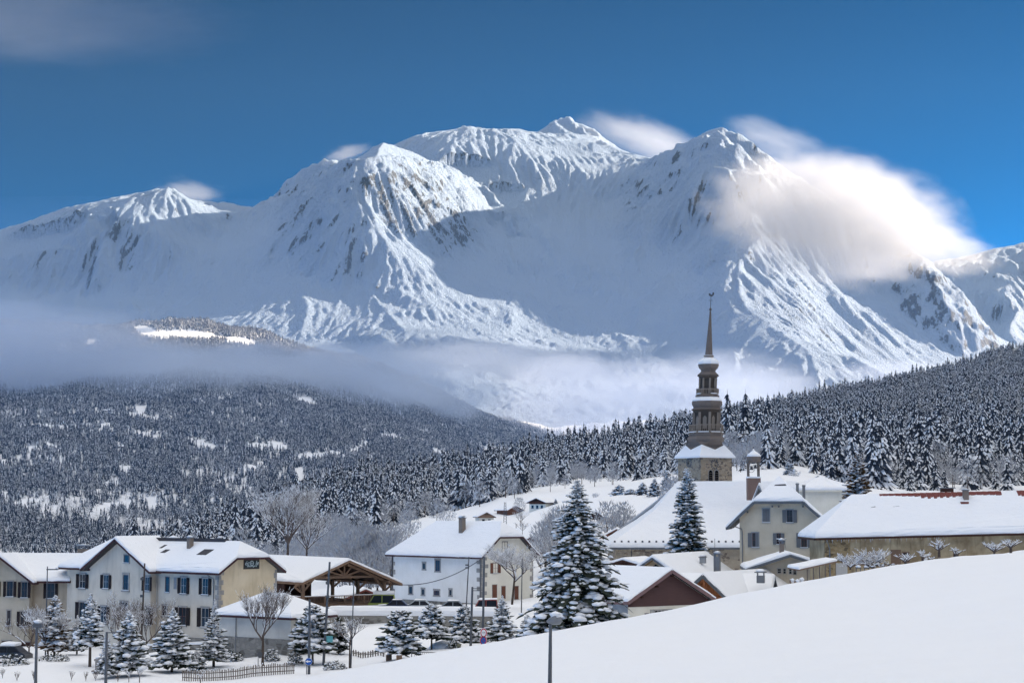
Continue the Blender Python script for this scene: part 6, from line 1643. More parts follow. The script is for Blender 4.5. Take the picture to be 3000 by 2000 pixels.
bush(2728, 1645, 60, 14, 'round snow-buried bush before the cracked barn wall', 9, False, 140, 166); bush(2590, 1662, 90, 12, 'row of frosty twigs along the crest before the barn', 10, False, 140, 166); bush(1330, 1897, 40, 20, 'low bush by the mailbox post', 11)
for i, (px, foot, lb) in enumerate([(20, 1985, 'dry stalks at the lower left corner'), (110, 1990, 'dry twigs in the snow left of the first lamp post'), (220, 1992, 'dry twigs in the snow below the monument, left'), (262, 1994, 'dry twigs in the snow below the monument, middle'), (290, 1993, 'dry twigs in the snow below the monument, right'), (355, 1996, 'bare sapling stalks before the bushy snowy fir'), (62, 1994, 'sparse stalks near the lower left corner')]):
    bare_tree(px, foot - 34, foot, lb, 90 + i, trunk=.08, lev=2, spread=.25, up=.5, sno=.1, first=7, r=.018, name='dry_twigs', cat='twigs')
bare_tree(418, 1950, 1998, 'small snowy Y-shaped sapling below the bushy fir', 98, trunk=.4, lev=2, sno=1, r=.04, name='sapling'); bare_tree(387, 1955, 1998, 'tiny snowy sapling left of the Y-shaped one', 99, trunk=.4, lev=2, sno=1, r=.03, name='sapling'); bare_tree(595, 1962, 2003, 'small snowy sapling in front of the picket fence', 97, trunk=.4, lev=2, sno=1, r=.035, name='sapling')
# ================================================================= STREET FURNITURE
def root(name, label, cat, px, foot, D=None, group=None, d0=125, d1=260):
    if D is None: x, D, z = base_at(px, foot, d0, d1)
    else: x, z = XX(px, 1000, D), zat(foot, D)
    r = link(bpy.data.objects.new(name, None)); r.location = (x, D, z); tag(r, label, cat, group); return r
def rel(r, px, py): D = r.location.y; return XX(px, py, D) - r.location.x, zat(py, D) - r.location.z
def pole(r, top_py, rad=.08, px=None, name='pole', mat=METAL, r2=None):
    x, z = rel(r, px or 0, top_py); M = MB(); M.tube([(0, 0, -.5), (0 if px is None else x, 0, z)], [rad, r2 or rad * .7], 8); return M.build(name, mat, r)
# lamp post in the middle foreground
r = link(bpy.data.objects.new('lamp_post', None)); D = 55.0
xb, zb = XX(1609, 2000, D), float(land(np.array([XX(1609, 2000, D)]), np.array([D]))[0])
r.location = (xb, D, zb); tag(r, 'slim grey lamp post with flat snow-capped head standing on the snow slope in front', 'lamp post')
xt, zt = XX(1613, 1822, D) - xb, zat(1822, D) - zb
M = MB(); M.tube([(0, 0, -.2), (xt * .6, 0, zt * .6), (xt, 0, zt)], [.075, .06, .045], 10); M.build('pole', METAL, r)
M = MB(); x0, x1 = XX(1603, 1815, D) - xb, XX(1647, 1815, D) - xb
M.tube([(x0 - .02, 0, zt + .02), (x0 + .12, 0, zt + .05), ((x0 + x1) / 2, 0, zt + .075), (x1 - .06, 0, zt + .06), (x1, 0, zt + .05)], [.03, .12, .15, .13, .05], 10); M.build('lamp_head', ZINC, r)
S = MB(); S.blob(((x0 + x1) / 2 + .02, 0, zt + .22), .27, .15, .12, random.Random(2)); S.build('snow_cap', SNOW, r, True)
for px, foot, top, lb in ((128, 2010, 1830, 'grey lamp post with boxy snow-capped head near the left edge'), (330, 2010, 1850, 'plain grey post right of the monument')):
    r = root('lamp_post', lb, 'lamp post', px, foot, D=118); pole(r, top, .11)
    if px == 128:
        x, z = rel(r, px, 1832); M = MB(); M.box((-.22, -.2, z - .1), (.36, .2, z + .14)); M.build('lamp_head', METAL, r); S = MB(); S.blob((.07, 0, z + .26), .36, .26, .16, random.Random(1)); S.build('snow_cap', SNOW, r, True)
    else:
        x, z = rel(r, 350, 1852); M = MB(); M.beam((0, 0, z), (x, 0, z), .06, .06); M.build('arm', METAL, r)
r = root('street_lamp', 'tall thin street lamp with flat arm before the garage house', 'street lamp', 143, 1925); pole(r, 1658, .07); x, z = rel(r, 170, 1668); x0, _ = rel(r, 137, 1664)
M = MB(); M.box((x0, -.12, z - .02), (x, .12, z + .08)); M.build('lamp_head', METAL, r); S = MB(); S.blob((x * .9, 0, z + .14), .2, .16, .1, random.Random(1)); S.build('snow_cap', SNOW, r, True)
r = root('utility_pole', 'wooden utility pole in front of the school gable', 'utility pole', 420, 1905); pole(r, 1649, .10, 424, mat=M_BARK)
for yy in (1694, 1744):
    x, z = rel(r, 422, yy); M = MB(); M.box((-.14, -.14, z - .14), (.16, .14, z + .1)); M.build('fitting', METAL, r)
r = root('lamp_post', 'grey post carrying the round blue arrow sign', 'lamp post', 910, 1974); pole(r, 1755, .12)
def disc(r, px, py, rad, mat, name, y=-.14, thick=.03, n=24, rx=None):
    x, z = rel(r, px, py); M = MB(); rx = rx or rad
    vs = [(x + rx * math.cos(2 * math.pi * k / n), y - o, z + rad * math.sin(2 * math.pi * k / n)) for o in (0, thick) for k in range(n)]
    M.add(vs, [tuple(range(n)), tuple(range(2 * n - 1, n - 1, -1))] + [(k, (k + 1) % n, n + (k + 1) % n, n + k) for k in range(n)]); return M.build(name, mat, r)
def sbar(r, px0, py0, px1, py1, mat, name, y=-.2, th=.02):
    x0, z1 = rel(r, px0, py0); x1, z0 = rel(r, px1, py1); M = MB(); M.box((x0, y - th, z0), (x1, y, z1)); return M.build(name, mat, r)
BLUE = flat('sign_blue', (.01, .09, .38), .4, .4, .05); RED = flat('sign_red', (.50, .012, .02), .4, .4, .05); WHT = flat('sign_white', (.8, .8, .82), .4, .4, .03)
r = root('direction_sign', 'round blue sign with white arrow at the foot of the post', 'traffic sign', 903, 1974); pole(r, 1945, .04)
disc(r, 905, 1936, .29, WHT, 'rim'); disc(r, 905, 1936, .27, BLUE, 'face', y=-.172); sbar(r, 900, 1934, 911, 1937, WHT, 'arrow_shaft', -.21)
x, z = rel(r, 899, 1935.5); M = MB(); M.add([(x - .10, -.225, z), (x + .12, -.225, z + .11), (x + .12, -.225, z - .11)], [(0, 2, 1)]); M.build('arrow_head', WHT, r)
r = root('lamp_post', 'tall thin post rising before the market hall', 'lamp post', 951, 1948); pole(r, 1645, .12, 966)
for yy in (1706, 1746): 
    _, z = rel(r, 960, yy); M = MB(); M.box((.16, -.12, z - .12), (.46, .12, z + .1)); M.build('fitting', METAL, r)
M = MB(); x, z = rel(r, 967, 1868); M.box((x - .3, -.15, z - .35), (x + .25, -.1, z + .2)); M.build('teal_panel', flat('teal', (.12, .36, .38)), r)
r = root('lamp_post', 'thin grey post between the hall steps and the round pine', 'lamp post', 1031, 1956); pole(r, 1700, .06, 1037)
r = root('lamp_post', 'left twin lamp post with short double arm before the white house', 'lamp post', 1379, 1900); pole(r, 1718, .12, 1384)
for yy in (1723, 1729):
    x0, z = rel(r, 1383, yy); x1, _ = rel(r, 1405, yy); M = MB(); M.beam((x0, 0, z), (x1, 0, z), .05, .06); M.build('arm', METAL, r)
r = root('lamp_post', 'right twin post carrying the two round traffic signs', 'lamp post', 1414, 1893); pole(r, 1630, .11, 1419)
rs = root('traffic_sign', 'weight-limit sign over no-parking sign on one red-bordered board', 'traffic sign', 1416, 1893, D=r.location.y - .35); pole(rs, 1880, .04)
disc(rs, 1417, 1852, .40, WHT, 'board', rx=.30); disc(rs, 1417, 1852, .36, RED, 'ring', y=-.172, rx=.26); disc(rs, 1417, 1852, .27, WHT, 'face', y=-.204, rx=.19)
xx_, zz_ = rel(rs, 1417, 1851); text_part(rs, '3,5t', .17, (xx_, -.245, zz_), (R(90), 0, 0), METAL)
disc(rs, 1416, 1875, .40, WHT, 'board', rx=.30); disc(rs, 1416, 1875, .37, RED, 'ring', y=-.172, rx=.275); disc(rs, 1416, 1875, .28, BLUE, 'face', y=-.204, rx=.2)
x, z = rel(rs, 1416, 1875); M = MB(); M.beam((x - .15, -.24, z + .2), (x + .15, -.24, z - .2), .05, .02); M.build('slash', RED, rs); sbar(rs, 1405, 1889, 1426, 1895, WHT, 'plate')
r = root('no_entry_sign', 'red no-entry sign with white bar and snow on top, before the stone wall', 'traffic sign', 1567, 1880); pole(r, 1870, .04)
disc(r, 1567, 1861, .36, WHT, 'rim'); disc(r, 1567, 1861, .335, RED, 'face', y=-.172); sbar(r, 1560.5, 1859.2, 1574, 1863, WHT, 'bar', -.205)
x, z = rel(r, 1567, 1849); S = MB(); S.blob((x, -.1, z + .03), .3, .14, .14, random.Random(5)); S.build('snow_cap', SNOW, r, True)
r = root('red_sign', 'little round red sign peeping over the crest right of the tallest spruce', 'traffic sign', 1729, 1850, D=124); pole(r, 1840, .03); disc(r, 1729, 1835, .12, RED, 'face')
r = root('black_sign', 'black round-topped sign seen from behind, behind the picket fence', 'sign', 762, 1950); pole(r, 1925, .04); disc(r, 762, 1916, .30, METAL, 'face', rx=.2)
r = root('utility_pole', 'thin pole standing against the white house front', 'utility pole', 1366, 1800, D=214); pole(r, 1630, .08, 1374)
for yy in (1634, 1654, 1662): _, z = rel(r, 1370, yy); M = MB(); M.box((-.05, -.2, z - .08), (.4, .1, z + .08)); M.build('insulator', METAL, r)
r = root('utility_pole', 'thin pole in front of the white house gable doors', 'utility pole', 1527, 1790, D=206); pole(r, 1636, .07, 1530)
r = root('pylon', 'slender lattice mast on the meadow above the white house', 'mast', 1480, 1545, D=440)
_, z = rel(r, 1480, 1470); M = MB()
for i, j in ((-.4, -.4), (.4, -.4), (.4, .4), (-.4, .4)): M.beam((i, j, 0), (i * .5, j * .5, z), .1, .1)
for k in range(10): q = .4 * (1 - .05 * k); M.beam((-q, -q, z * k / 10), (q, -q, z * (k + 1) / 10), .06, .06); M.beam((q, q, z * k / 10), (-q, q, z * (k + 1) / 10), .06, .06)
M.build('lattice', METAL, r)
for i, (px, top, foot, D, lb) in enumerate(((1735, 1461, 1482, 620, 'fence pole alone high on the meadow'), (1637, 1492, 1516, 520, 'pole above the brown meadow shed'), (1512, 1533, 1558, 440, 'left pole of the two on the lower meadow'), (1549, 1538, 1558, 440, 'right pole of the two on the lower meadow'), (1586, 1545, 1562, 420, 'short pole near the brown broad-gabled chalet'))):
    r = root('pole', lb, 'pole', px, foot, D=D); pole(r, top, .09, mat=M_BARK, name='shaft')
# cable hanging across the white house
A_, B_ = W(1128, 1706, 232), W(1416, 1632, 233.5)
M = MB(); pts = []
for k in range(25):
    t = k / 24; p = A_.lerp(B_, t); p.z -= 2.6 * 4 * t * (1 - t) * .55 * (1 - .0 * t); pts.append(p)
M.tube(pts, .055, 5); tag(M.build('cable', METAL), 'dark overhead cable sagging across the white house front', 'cable')
# picket fence
def picket(p0, p1, n, h, label, px0, gap=.5):
    f = link(bpy.data.objects.new('picket_fence', None)); f.location = (0, 0, 0); tag(f, label, 'fence')
    rnd = random.Random(px0); pr = None; first = None
    L = (p1 - p0).length
    d = (p1 - p0).normalized(); n2 = Vector((-d.y, d.x, 0))
    for k in range(n):
        q = p0.lerp(p1, (k + .5) / n); z = float(land(np.array([q.x]), np.array([q.y]))[0]); w = L / n * (1 - gap) / 2; hh = h * rnd.uniform(.9, 1.05); le = rnd.uniform(-.03, .03)
        M = MB(); vs = [q - d * w + n2 * s for s in (-.015, .015)] + [q + d * w + n2 * s for s in (.015, -.015)]
        base = [Vector((v.x, v.y, z - .2)) for v in vs]; tp = [Vector((v.x + le, v.y, z + hh)) for v in vs]; c_ = Vector((q.x + le, q.y, z + hh + .07))
        M.add(base + tp + [c_], [(0, 1, 5, 4), (1, 2, 6, 5), (2, 3, 7, 6), (3, 0, 4, 7), (4, 5, 8), (5, 6, 8), (6, 7, 8), (7, 4, 8)])
        M.build('picket', W_FENCE, f)
        if rnd.random() < .7: S = MB(); S.blob((q.x + le, q.y, z + hh + .08), .05, .05, .07, rnd); S.build('picket_snow', M_SNOWT, f)
    for zz in (.25, h * .75):
        M = MB(); ps = [p0.lerp(p1, k / 8) for k in range(9)]; M.tube([(q.x + n2.x * .04, q.y + n2.y * .04, float(land(np.array([q.x]), np.array([q.y]))[0]) + zz) for q in ps], .035, 4); M.build('rail', W_FENCE, f)
x0, D0, _ = base_at(541, 1991, 128, 160); x1, D1, _ = base_at(868, 1972, 128, 170)
picket(Vector((x0, D0, 0)), Vector((x1, D1, 0)), 62, .85, 'weathered picket fence topped with snow in front of the small firs', 541)
x0, D0, _ = base_at(1030, 1918, 140, 185); x1, D1, _ = base_at(1130, 1924, 140, 185)
picket(Vector((x0, D0, 0)), Vector((x1, D1, 0)), 14, .5, 'low half-buried dark fence left of the dome-shaped pine', 1030, .6)
# metal railing at the crest
f = link(bpy.data.objects.new('metal_railing', None)); tag(f, 'thin slanting metal railing with wire mesh just above the snow crest', 'railing')
x0, D0, _ = base_at(1208, 1936, 118, 160); x1, D1, _ = base_at(1345, 1912, 118, 160); p0, p1 = Vector((x0, D0, zat(1909, D0))), Vector((x1, D1, zat(1911, D1)))
M = MB(); M.beam(p0, p1, .06, .05); M.build('top_rail', METAL, f)
for k in range(26):
    q = p0.lerp(p1, k / 25); z = float(land(np.array([q.x]), np.array([q.y]))[0]); M = MB(); M.beam((q.x, q.y, z - .1), (q.x + .12, q.y, q.z), .022, .022) if k % 25 else M.beam((q.x, q.y, z - .1), (q.x, q.y, q.z), .06, .06); M.build('bar', METAL, f)
# monument
r = root('monument', 'squat stone pillar with capstone on a low plinth, capped with snow', 'monument', 298, 1968); D = r.location.y; s_ = D / FPX
M = MB(); M.box((-17 * s_, -.5, -.2), (30 * s_, .5, 6 * s_)); M.build('base', STONE, r); M = MB(); M.box((-8 * s_, -.25, 6 * s_), (8 * s_, .25, 33 * s_)); M.build('shaft', STONE, r); M = MB(); M.box((-11 * s_, -.33, 33 * s_), (11 * s_, .33, 38 * s_)); M.build('capstone', STONE, r); S = MB(); S.blob((0, 0, 41 * s_), .32, .3, .14, random.Random(3)); S.build('snow_cap', SNOW, r, True)
# bins and mailbox
for i, (px, foot, lb) in enumerate(((1142, 1934, 'left slatted wooden bin screen by the dome-shaped pine'), (1172, 1936, 'right slatted wooden bin screen by the dome-shaped pine'))):
    r = root('bin_screen', lb, 'bin', px, foot); s_ = r.location.y / FPX
    for k in range(5): M = MB(); M.box(((-8 + k * 3.3) * s_, -.25, -.1), ((-8 + k * 3.3 + 2.6) * s_, .25, 17 * s_)); M.build('slat', W_BROWN, r)
    S = MB(); S.blob((0, 0, 19 * s_), 9 * s_, .25, .1, random.Random(i)); S.build('snow_cap', SNOW, r, True)
r = root('litter_bin', 'round-topped olive litter bin on the crest left of the twin posts', 'litter bin', 1346, 1905, D=134); s_ = 134 / FPX
M = MB(); M.tube([(0, 0, -.3), (0, 0, 14 * s_), (0, 0, 17 * s_), (0, 0, 20 * s_)], [6 * s_, 6.2 * s_, 5 * s_, 1.5 * s_], 12); M.build('body', flat('olive', (.13, .125, .08)), r); M = MB(); M.box((-1.2 * s_, -6.6 * s_, 3 * s_), (2.4 * s_, -5.9 * s_, 12 * s_)); M.build('opening', BLACK, r)
r = root('container', 'dark green waste container behind the crest, left of the no-entry sign', 'waste container', 1520, 1882, D=140); s_ = 140 / FPX
M = MB(); M.box((-9 * s_, -.4, -.3), (9 * s_, .4, 20 * s_)); M.build('body', flat('dark_green', (.015, .05, .04)), r); M = MB(); M.box((-10 * s_, -.45, 20 * s_ + .003), (10 * s_, .45, 22 * s_)); M.build('lid', flat('lid_green', (.02, .04, .035)), r); S = MB(); S.blob((0, 0, 24 * s_), 10 * s_, .4, .12, random.Random(8)); S.build('snow_cap', SNOW, r, True)
# retaining walls
def stone_wall(pts, top, bot, mat, label, thick=.4, cap=True, name='retaining_wall'):
    f = link(bpy.data.objects.new(name, None)); tag(f, label, 'wall')
    for (a, b, ta, tb) in pts:
        pass
    return f
f = link(bpy.data.objects.new('parking_wall', None)); tag(f, 'grey stone front of the parking deck with dark openings below a snow-loaded edge', 'wall')
PA, PB = W(968, HZ, 194), W(1450, HZ, 192); dz = lambda py, D: zat(py, D)
d = (PB - PA); Lw = d.length; d.normalize(); nn = Vector((d.y, -d.x, 0))
def wbox(M, a0, a1, z0, z1, n0, n1):
    c = [PA + d * a + nn * q for a, q in ((a0, n0), (a1, n0), (a1, n1), (a0, n1))]; vs = [Vector((p.x, p.y, z0)) for p in c] + [Vector((p.x, p.y, z1)) for p in c]
    M.add(vs, [(3, 2, 1, 0), (4, 5, 6, 7), (1, 0, 4, 5), (2, 1, 5, 6), (3, 2, 6, 7), (0, 3, 7, 4)])
zt_ = dz(1803, 193); M = MB(); wbox(M, 0, Lw, -15, zt_ - 1.75, -.1, .3); wbox(M, 0, Lw, zt_ - 1.15, zt_, -.1, .32)
for a in np.linspace(0, Lw - .8, 9): wbox(M, float(a), float(a) + (.8 if a > 1 else 2.2), zt_ - 1.75, zt_ - 1.15, -.1, .28)
M.build('wall', ST_PLINTH, f); M = MB(); wbox(M, .2, Lw - .2, zt_ - 1.8, zt_ - 1.1, -.6, -.5); M.build('opening', BLACK, f)
S = MB(); c = [PA + nn * .36, PB + nn * .36, PB - nn * 1.6, PA - nn * 1.6]; snow_slab(S, [Vector((p.x, p.y, zt_)) for p in c], [True, False, True, False], .95, random.Random(9)); S.build('wall_snow', SNOW, f)
f = link(bpy.data.objects.new('stone_wall', None)); tag(f, 'snow-topped rubble wall running down behind the no-entry sign', 'wall')
p = [W(1545, HZ, 148), W(1620, HZ, 143)]; z_ = [zat(1822, 148), zat(1850, 143)]
M = MB(); vs = [];
for o_ in (0, .4):
    for q, zz in zip(p, z_): vs += [Vector((q.x, q.y + o_, -12)), Vector((q.x, q.y + o_, zz))]
M.add(vs, [(0, 2, 3, 1), (4, 5, 7, 6), (1, 3, 7, 5), (0, 1, 5, 4), (2, 6, 7, 3)]); M.build('wall', ST_PLINTH, f)
S = MB(); snow_slab(S, [vs[1] + Vector((0, -.1, 0)), vs[3] + Vector((0, -.1, 0)), vs[7] + Vector((0, .5, 0)), vs[5] + Vector((0, .5, 0))], [True] * 4, .4, random.Random(9)); S.build('wall_snow', SNOW, f)
f = link(bpy.data.objects.new('garden_wall', None)); tag(f, 'low dark garden wall with snow on it behind the firs before the school', 'wall')
for (pa, pb) in (((440, 1912), (700, 1905)), ((700, 1905), (880, 1900))):
    xa_, Da, za = base_at(*pa, 150, 190); xb_, Db, zb__ = base_at(*pb, 150, 190); M = MB(); M.beam((xa_, Da, za + .2), (xb_, Db, zb__ + .2), .35, 1.0); M.build('wall', ST_PLINTH, f); S = MB(); S.beam((xa_, Da, za + .78), (xb_, Db, zb__ + .78), .45, .16); S.build('wall_snow', SNOW, f)
# snow heaps
def heap(px, foot, wpx, hpx, label, seed, **k):
    x, D, z = base_at(px, foot, **k); s_ = D / FPX; n, m = 10, 18; vs = []; rnd = random.Random(seed)
    for i in range(n + 1):
        for j in range(m):
            t = 2 * math.pi * j / m; q = math.sin(i / n * math.pi / 2); rr = 1 + .12 * math.sin(3 * t + seed)
            vs.append((x + math.cos(t) * wpx / 2 * s_ * q * rr, D + math.sin(t) * wpx / 3 * s_ * q, z - .1 + hpx * s_ * math.cos(i / n * math.pi / 2) * (1 + .1 * math.sin(5 * t + i))))
    o = mesh_obj('snow_heap', vs, [(i * m + j, (i + 1) * m + j, (i + 1) * m + (j + 1) % m, i * m + (j + 1) % m) for i in range(n) for j in range(m)], SNOW, smooth=True); tag(o, label, 'snow heap')
heap(1310, 1895, 110, 22, 'ploughed snow heap behind the metal railing', 1); heap(1395, 1812, 90, 34, 'tall snow bank right of the red van', 2, d0=196, d1=215); heap(1090, 1800, 120, 14, 'long snow bank on the parking deck before the yellow van', 3, d0=195, d1=206); heap(905, 1990, 40, 12, 'little snow heap at the foot of the blue arrow sign', 4); heap(1255, 1800, 130, 10, 'snow bank before the silver car', 5, d0=196, d1=207); heap(300, 1935, 260, 9, 'broad trampled snow bank behind the monument', 6)
# ================================================================= CARS
def car(px, foot, D, L, label, paint, cat='car', name='parked_car', th=0, van=False, buried=0.0, snow=.22, yaw=0):
    x = XX(px, 1000, D); z = zat(foot, D); r = link(bpy.data.objects.new(name, None)); r.location = (x, D, z - (0.55 if D > 195 else 0)); r.rotation_euler = (0, 0, R(yaw)); tag(r, label, cat)
    h1, h2 = (.95, 1.95) if van else (.82, 1.45); w = .86
    prof = [(-L / 2, .35), (-L / 2 + .03, h1 * .8), (-L / 2 + .12, h1), (-L / 2 + (.9 if not van else .35), h1 + .06), (L / 2 - .35, h1 + .06), (L / 2 - .03, h1 * .85), (L / 2, .35)]
    cab = [(-L / 2 + (1.05 if not van else .5), h1 + .05), (-L / 2 + (1.75 if not van else 1.05), h2), (L / 2 - (1.1 if not van else .25), h2), (L / 2 - (.45 if not van else .08), h1 + .05)]
    def ext(pts, w0, w1=None):
        w1 = w1 or w0; M = MB(); n = len(pts); zt = max(p[1] for p in pts); M.add([(a, -(w0 if b < zt - .01 else w1), b) for a, b in pts] + [(a, (w0 if b < zt - .01 else w1), b) for a, b in pts], [tuple(range(n))[::-1], tuple(range(n, 2 * n))] + [(i, (i + 1) % n, n + (i + 1) % n, n + i) for i in range(n)]); return M
    body = ext(prof, w, w * .97).build('body', paint, r); ext(cab, w * .93, w * .78).build('cabin', paint, r)
    gl = [(cab[0][0] + .16, h1 + .10), (cab[1][0] + .06, h2 - .09), (cab[2][0] - .06, h2 - .09), (cab[3][0] - .16, h1 + .10)]
    g_ = ext(gl, w * .95, w * .815).build('side_glass', GLASS, r); M = MB(); c0_, c1_ = cab[0], cab[1]; M.add([(c0_[0] - .02, -w * .8, c0_[1] + .05), (c0_[0] - .02, w * .8, c0_[1] + .05), (c1_[0] - .05, w * .7, c1_[1] - .06), (c1_[0] - .05, -w * .7, c1_[1] - .06)], [(0, 3, 2, 1)]); M.build('windscreen', GLASS, r)
    for xx in (cab[0][0] + (cab[3][0] - cab[0][0]) * .5,): M = MB(); M.beam((xx, -w * .955, h1 + .05), (xx, -w * .81, h2 - .03), .09, .03); M.build('door_pillar', paint, r)
    for xx in (-L / 2 + .8, L / 2 - .8):
        for yy in (-w + .02, w - .2): M = MB(); M.tube([(xx, yy, .32), (xx, yy + .18, .32)], .32, 14); wh_ = M.build('wheel', flat('tyre', (.02, .02, .022)) if 'tyre' not in bpy.data.materials else bpy.data.materials['tyre'], r)
        M = MB(); M.tube([(xx, -w - .0, .32), (xx, -w - .012, .32)], .19, 12); M.build('rim', ZINC, r)
    for yy in (-.6, .6): M = MB(); M.box((-L / 2 - .015, yy - .16, h1 * .66), (-L / 2 + .08, yy + .16, h1 * .84)); M.build('headlight', GLASS, r)
    if snow:
        S = MB(); P4 = [Vector((cab[1][0], -w * .78, h2)), Vector((cab[2][0], -w * .78, h2)), Vector((cab[2][0], w * .78, h2)), Vector((cab[1][0], w * .78, h2))]; snow_slab(S, P4, [True] * 4, snow, random.Random(3))
        a_, b_ = prof[2][0], cab[0][0] - .05
        if not van: snow_slab(S, [Vector((a_, -w * .9, h1 + .02)), Vector((b_, -w * .9, h1 + .06)), Vector((b_, w * .9, h1 + .06)), Vector((a_, w * .9, h1 + .02))], [True] * 4, snow, random.Random(4))
        S.build('snow_cover', SNOW, r)
    return r
cp = lambda n, c: flat(n, c, .3, .6, .06)
def deck_foot(px, D): return to_px(XX(px, 1000, D), D, G(px, D))[1] - 2
for (px, D, L_, lb, pa, kw) in ((1120, 209, 3.6, 'yellow-green van under a thick slab of snow beside the white house', cp('lime_paint', (.28, .34, .05)), dict(van=True, snow=.42)), (1160, 206, 3.9, 'dark blue car between the snowy van and the white house plinth', cp('navy_paint', (.02, .03, .07)), dict(snow=.05)), (1226, 207, 4.1, 'silver car in front of the white house plinth', cp('silver_paint', (.40, .44, .46)), dict(snow=.08)), (1322, 208, 4.1, 'grey car half hidden by the pine before the white house', cp('grey_paint2', (.22, .25, .28)), dict(snow=.1)), (1420, 206, 3.3, 'dull red van behind the twin posts', cp('brick_paint', (.28, .06, .045)), dict(van=True, snow=.12))):
    car(px, deck_foot(px, D), D, L_, lb, pa, 'van' if kw.get('van') else 'car', 'parked_van' if kw.get('van') else 'parked_car', **kw)
x, D, z = base_at(40, 1940); car(44, 1938, D, 4.2, 'dark car buried under snow at the left edge by the garages', cp('dark_paint', (.03, .03, .035)), snow=.34, yaw=-8)
# antennas
r = root('antenna', 'thin TV aerial on the chimney of the garage house', 'antenna', 247, 1590, D=203); pole(r, 1542, .03); _, z = rel(r, 247, 1548)
for k in range(3): M = MB(); M.beam((-.35, 0, z - .3 * k), (.35, 0, z - .3 * k), .03, .03); M.build('rod', METAL, r)
r = root('antenna', 'small forked antenna on the school ridge', 'antenna', 364, 1578, D=194); pole(r, 1541, .03); _, z = rel(r, 364, 1543); M = MB(); M.beam((-.3, 0, z), (.3, 0, z), .1, .04); M.build('rod', METAL, r)
r = root('antenna', 'tall thin aerial mast beside the zinc chimney under the spruce', 'antenna', 2088, 1665, D=192); pole(r, 1576, .035); _, z = rel(r, 2088, 1612); M = MB(); M.beam((-.22, 0, z), (.2, 0, z), .08, .08); M.build('fitting', METAL, r)
r = root('satellite_dish', 'snow-covered aerial on the porch annex chimney', 'antenna', 2292, 1590, D=190.5); pole(r, 1574, .025); _, z = rel(r, 2290, 1579); M = MB(); M.beam((-.9, 0, z), (.15, 0, z), .05, .05); M.build('rod', METAL, r); S = MB(); S.beam((-.9, 0, z + .06), (.1, 0, z + .06), .09, .07); S.build('rod_snow', SNOW, r)
# snowy garden seats beside the shelter
r = root('garden_bench', 'snow-buried garden bench frame left of the sloping shelter', 'bench', 2325, 1716, D=150); s_ = 150 / FPX
for k, (a, b_, c_, d_) in enumerate(((-18, 0, -20, 18), (-5, 0, -7, 14), (10, 2, 8, 14), (22, 4, 20, 16))): M = MB(); M.beam((a * s_, 0, b_ * s_ - .2), (c_ * s_, 0, d_ * s_), .08, .08); M.build('leg', W_BROWN, r)
M = MB(); M.beam((-20 * s_, 0, 3 * s_), (24 * s_, 0, 8 * s_), .07, .07); M.build('rail', W_BROWN, r); M = MB(); M.beam((-20 * s_, .3, 12 * s_), (22 * s_, .3, 14 * s_), .5, .05); M.build('seat', W_BROWN, r)
S = MB(); S.blob((-12 * s_, .1, 16 * s_), .28, .25, .2, random.Random(1)); S.blob((2 * s_, .1, 15 * s_), .3, .25, .16, random.Random(2)); S.blob((16 * s_, .1, 18 * s_), .3, .25, .22, random.Random(3)); S.build('seat_snow', SNOW, r, True)
for px, lb in ((2503, 'left snow-capped garden stool before the barn'), (2527, 'right snow-capped garden stool before the barn')):
    r = root('garden_stool', lb, 'stool', px, 1674, D=151); s_ = 151 / FPX
    for i in (-1, 1): M = MB(); M.beam((i * 6 * s_, 0, -.3), (i * 6 * s_, 0, 10 * s_), .06, .06); M.build('leg', METAL, r)
    M = MB(); M.box((-8 * s_, -.2, 10 * s_), (8 * s_, .2, 12 * s_)); M.build('seat', METAL, r); S = MB(); S.blob((0, 0, 15 * s_), 9 * s_, .25, .14, random.Random(px)); S.build('snow_cap', SNOW, r, True)

# stand every empty of a compound thing at the base of that thing
def rebase(rt):
    lo, hi = Vector((1e9,) * 3), Vector((-1e9,) * 3)
    def walk(o):
        for c_ in o.children:
            if c_.type == 'MESH':
                for v_ in c_.bound_box:
                    for i in range(3): lo[i] = min(lo[i], v_[i]); hi[i] = max(hi[i], v_[i])
            walk(c_)
    walk(rt); b_ = Vector(((lo.x + hi.x) / 2, (lo.y + hi.y) / 2, lo.z))
    rt.location = b_
    for c_ in rt.children: c_.location = -b_
for o in list(scene.objects):
    if o.type == 'EMPTY' and o.parent is None and o.location.length < 1e-6: rebase(o)
# ================================================================= AIR AND CLOUDS
def haze_box():
    m = bpy.data.materials.new('haze'); m.use_nodes = True; t = m.node_tree; t.nodes.clear()
    o = t.nodes.new('ShaderNodeOutputMaterial'); v = t.nodes.new('ShaderNodeVolumePrincipled')
    v.inputs['Color'].default_value = (0.32, 0.62, 1.0, 1); v.inputs['Density'].default_value = 0.5e-5; v.inputs['Anisotropy'].default_value = 0.0
    t.links.new(v.outputs[0], o.inputs['Volume'])
    x0, x1, y0, y1, z0, z1 = -9000, 9000, -6000, 19500, -700, 4600
    vs = [(x, y, z) for z in (z0, z1) for y in (y0, y1) for x in (x0, x1)]
    fs = [(0, 2, 3, 1), (4, 5, 7, 6), (0, 1, 5, 4), (2, 6, 7, 3), (0, 4, 6, 2), (1, 3, 7, 5)]
    tag(mesh_obj('haze', vs, fs, m), kind='stuff')
haze_box()
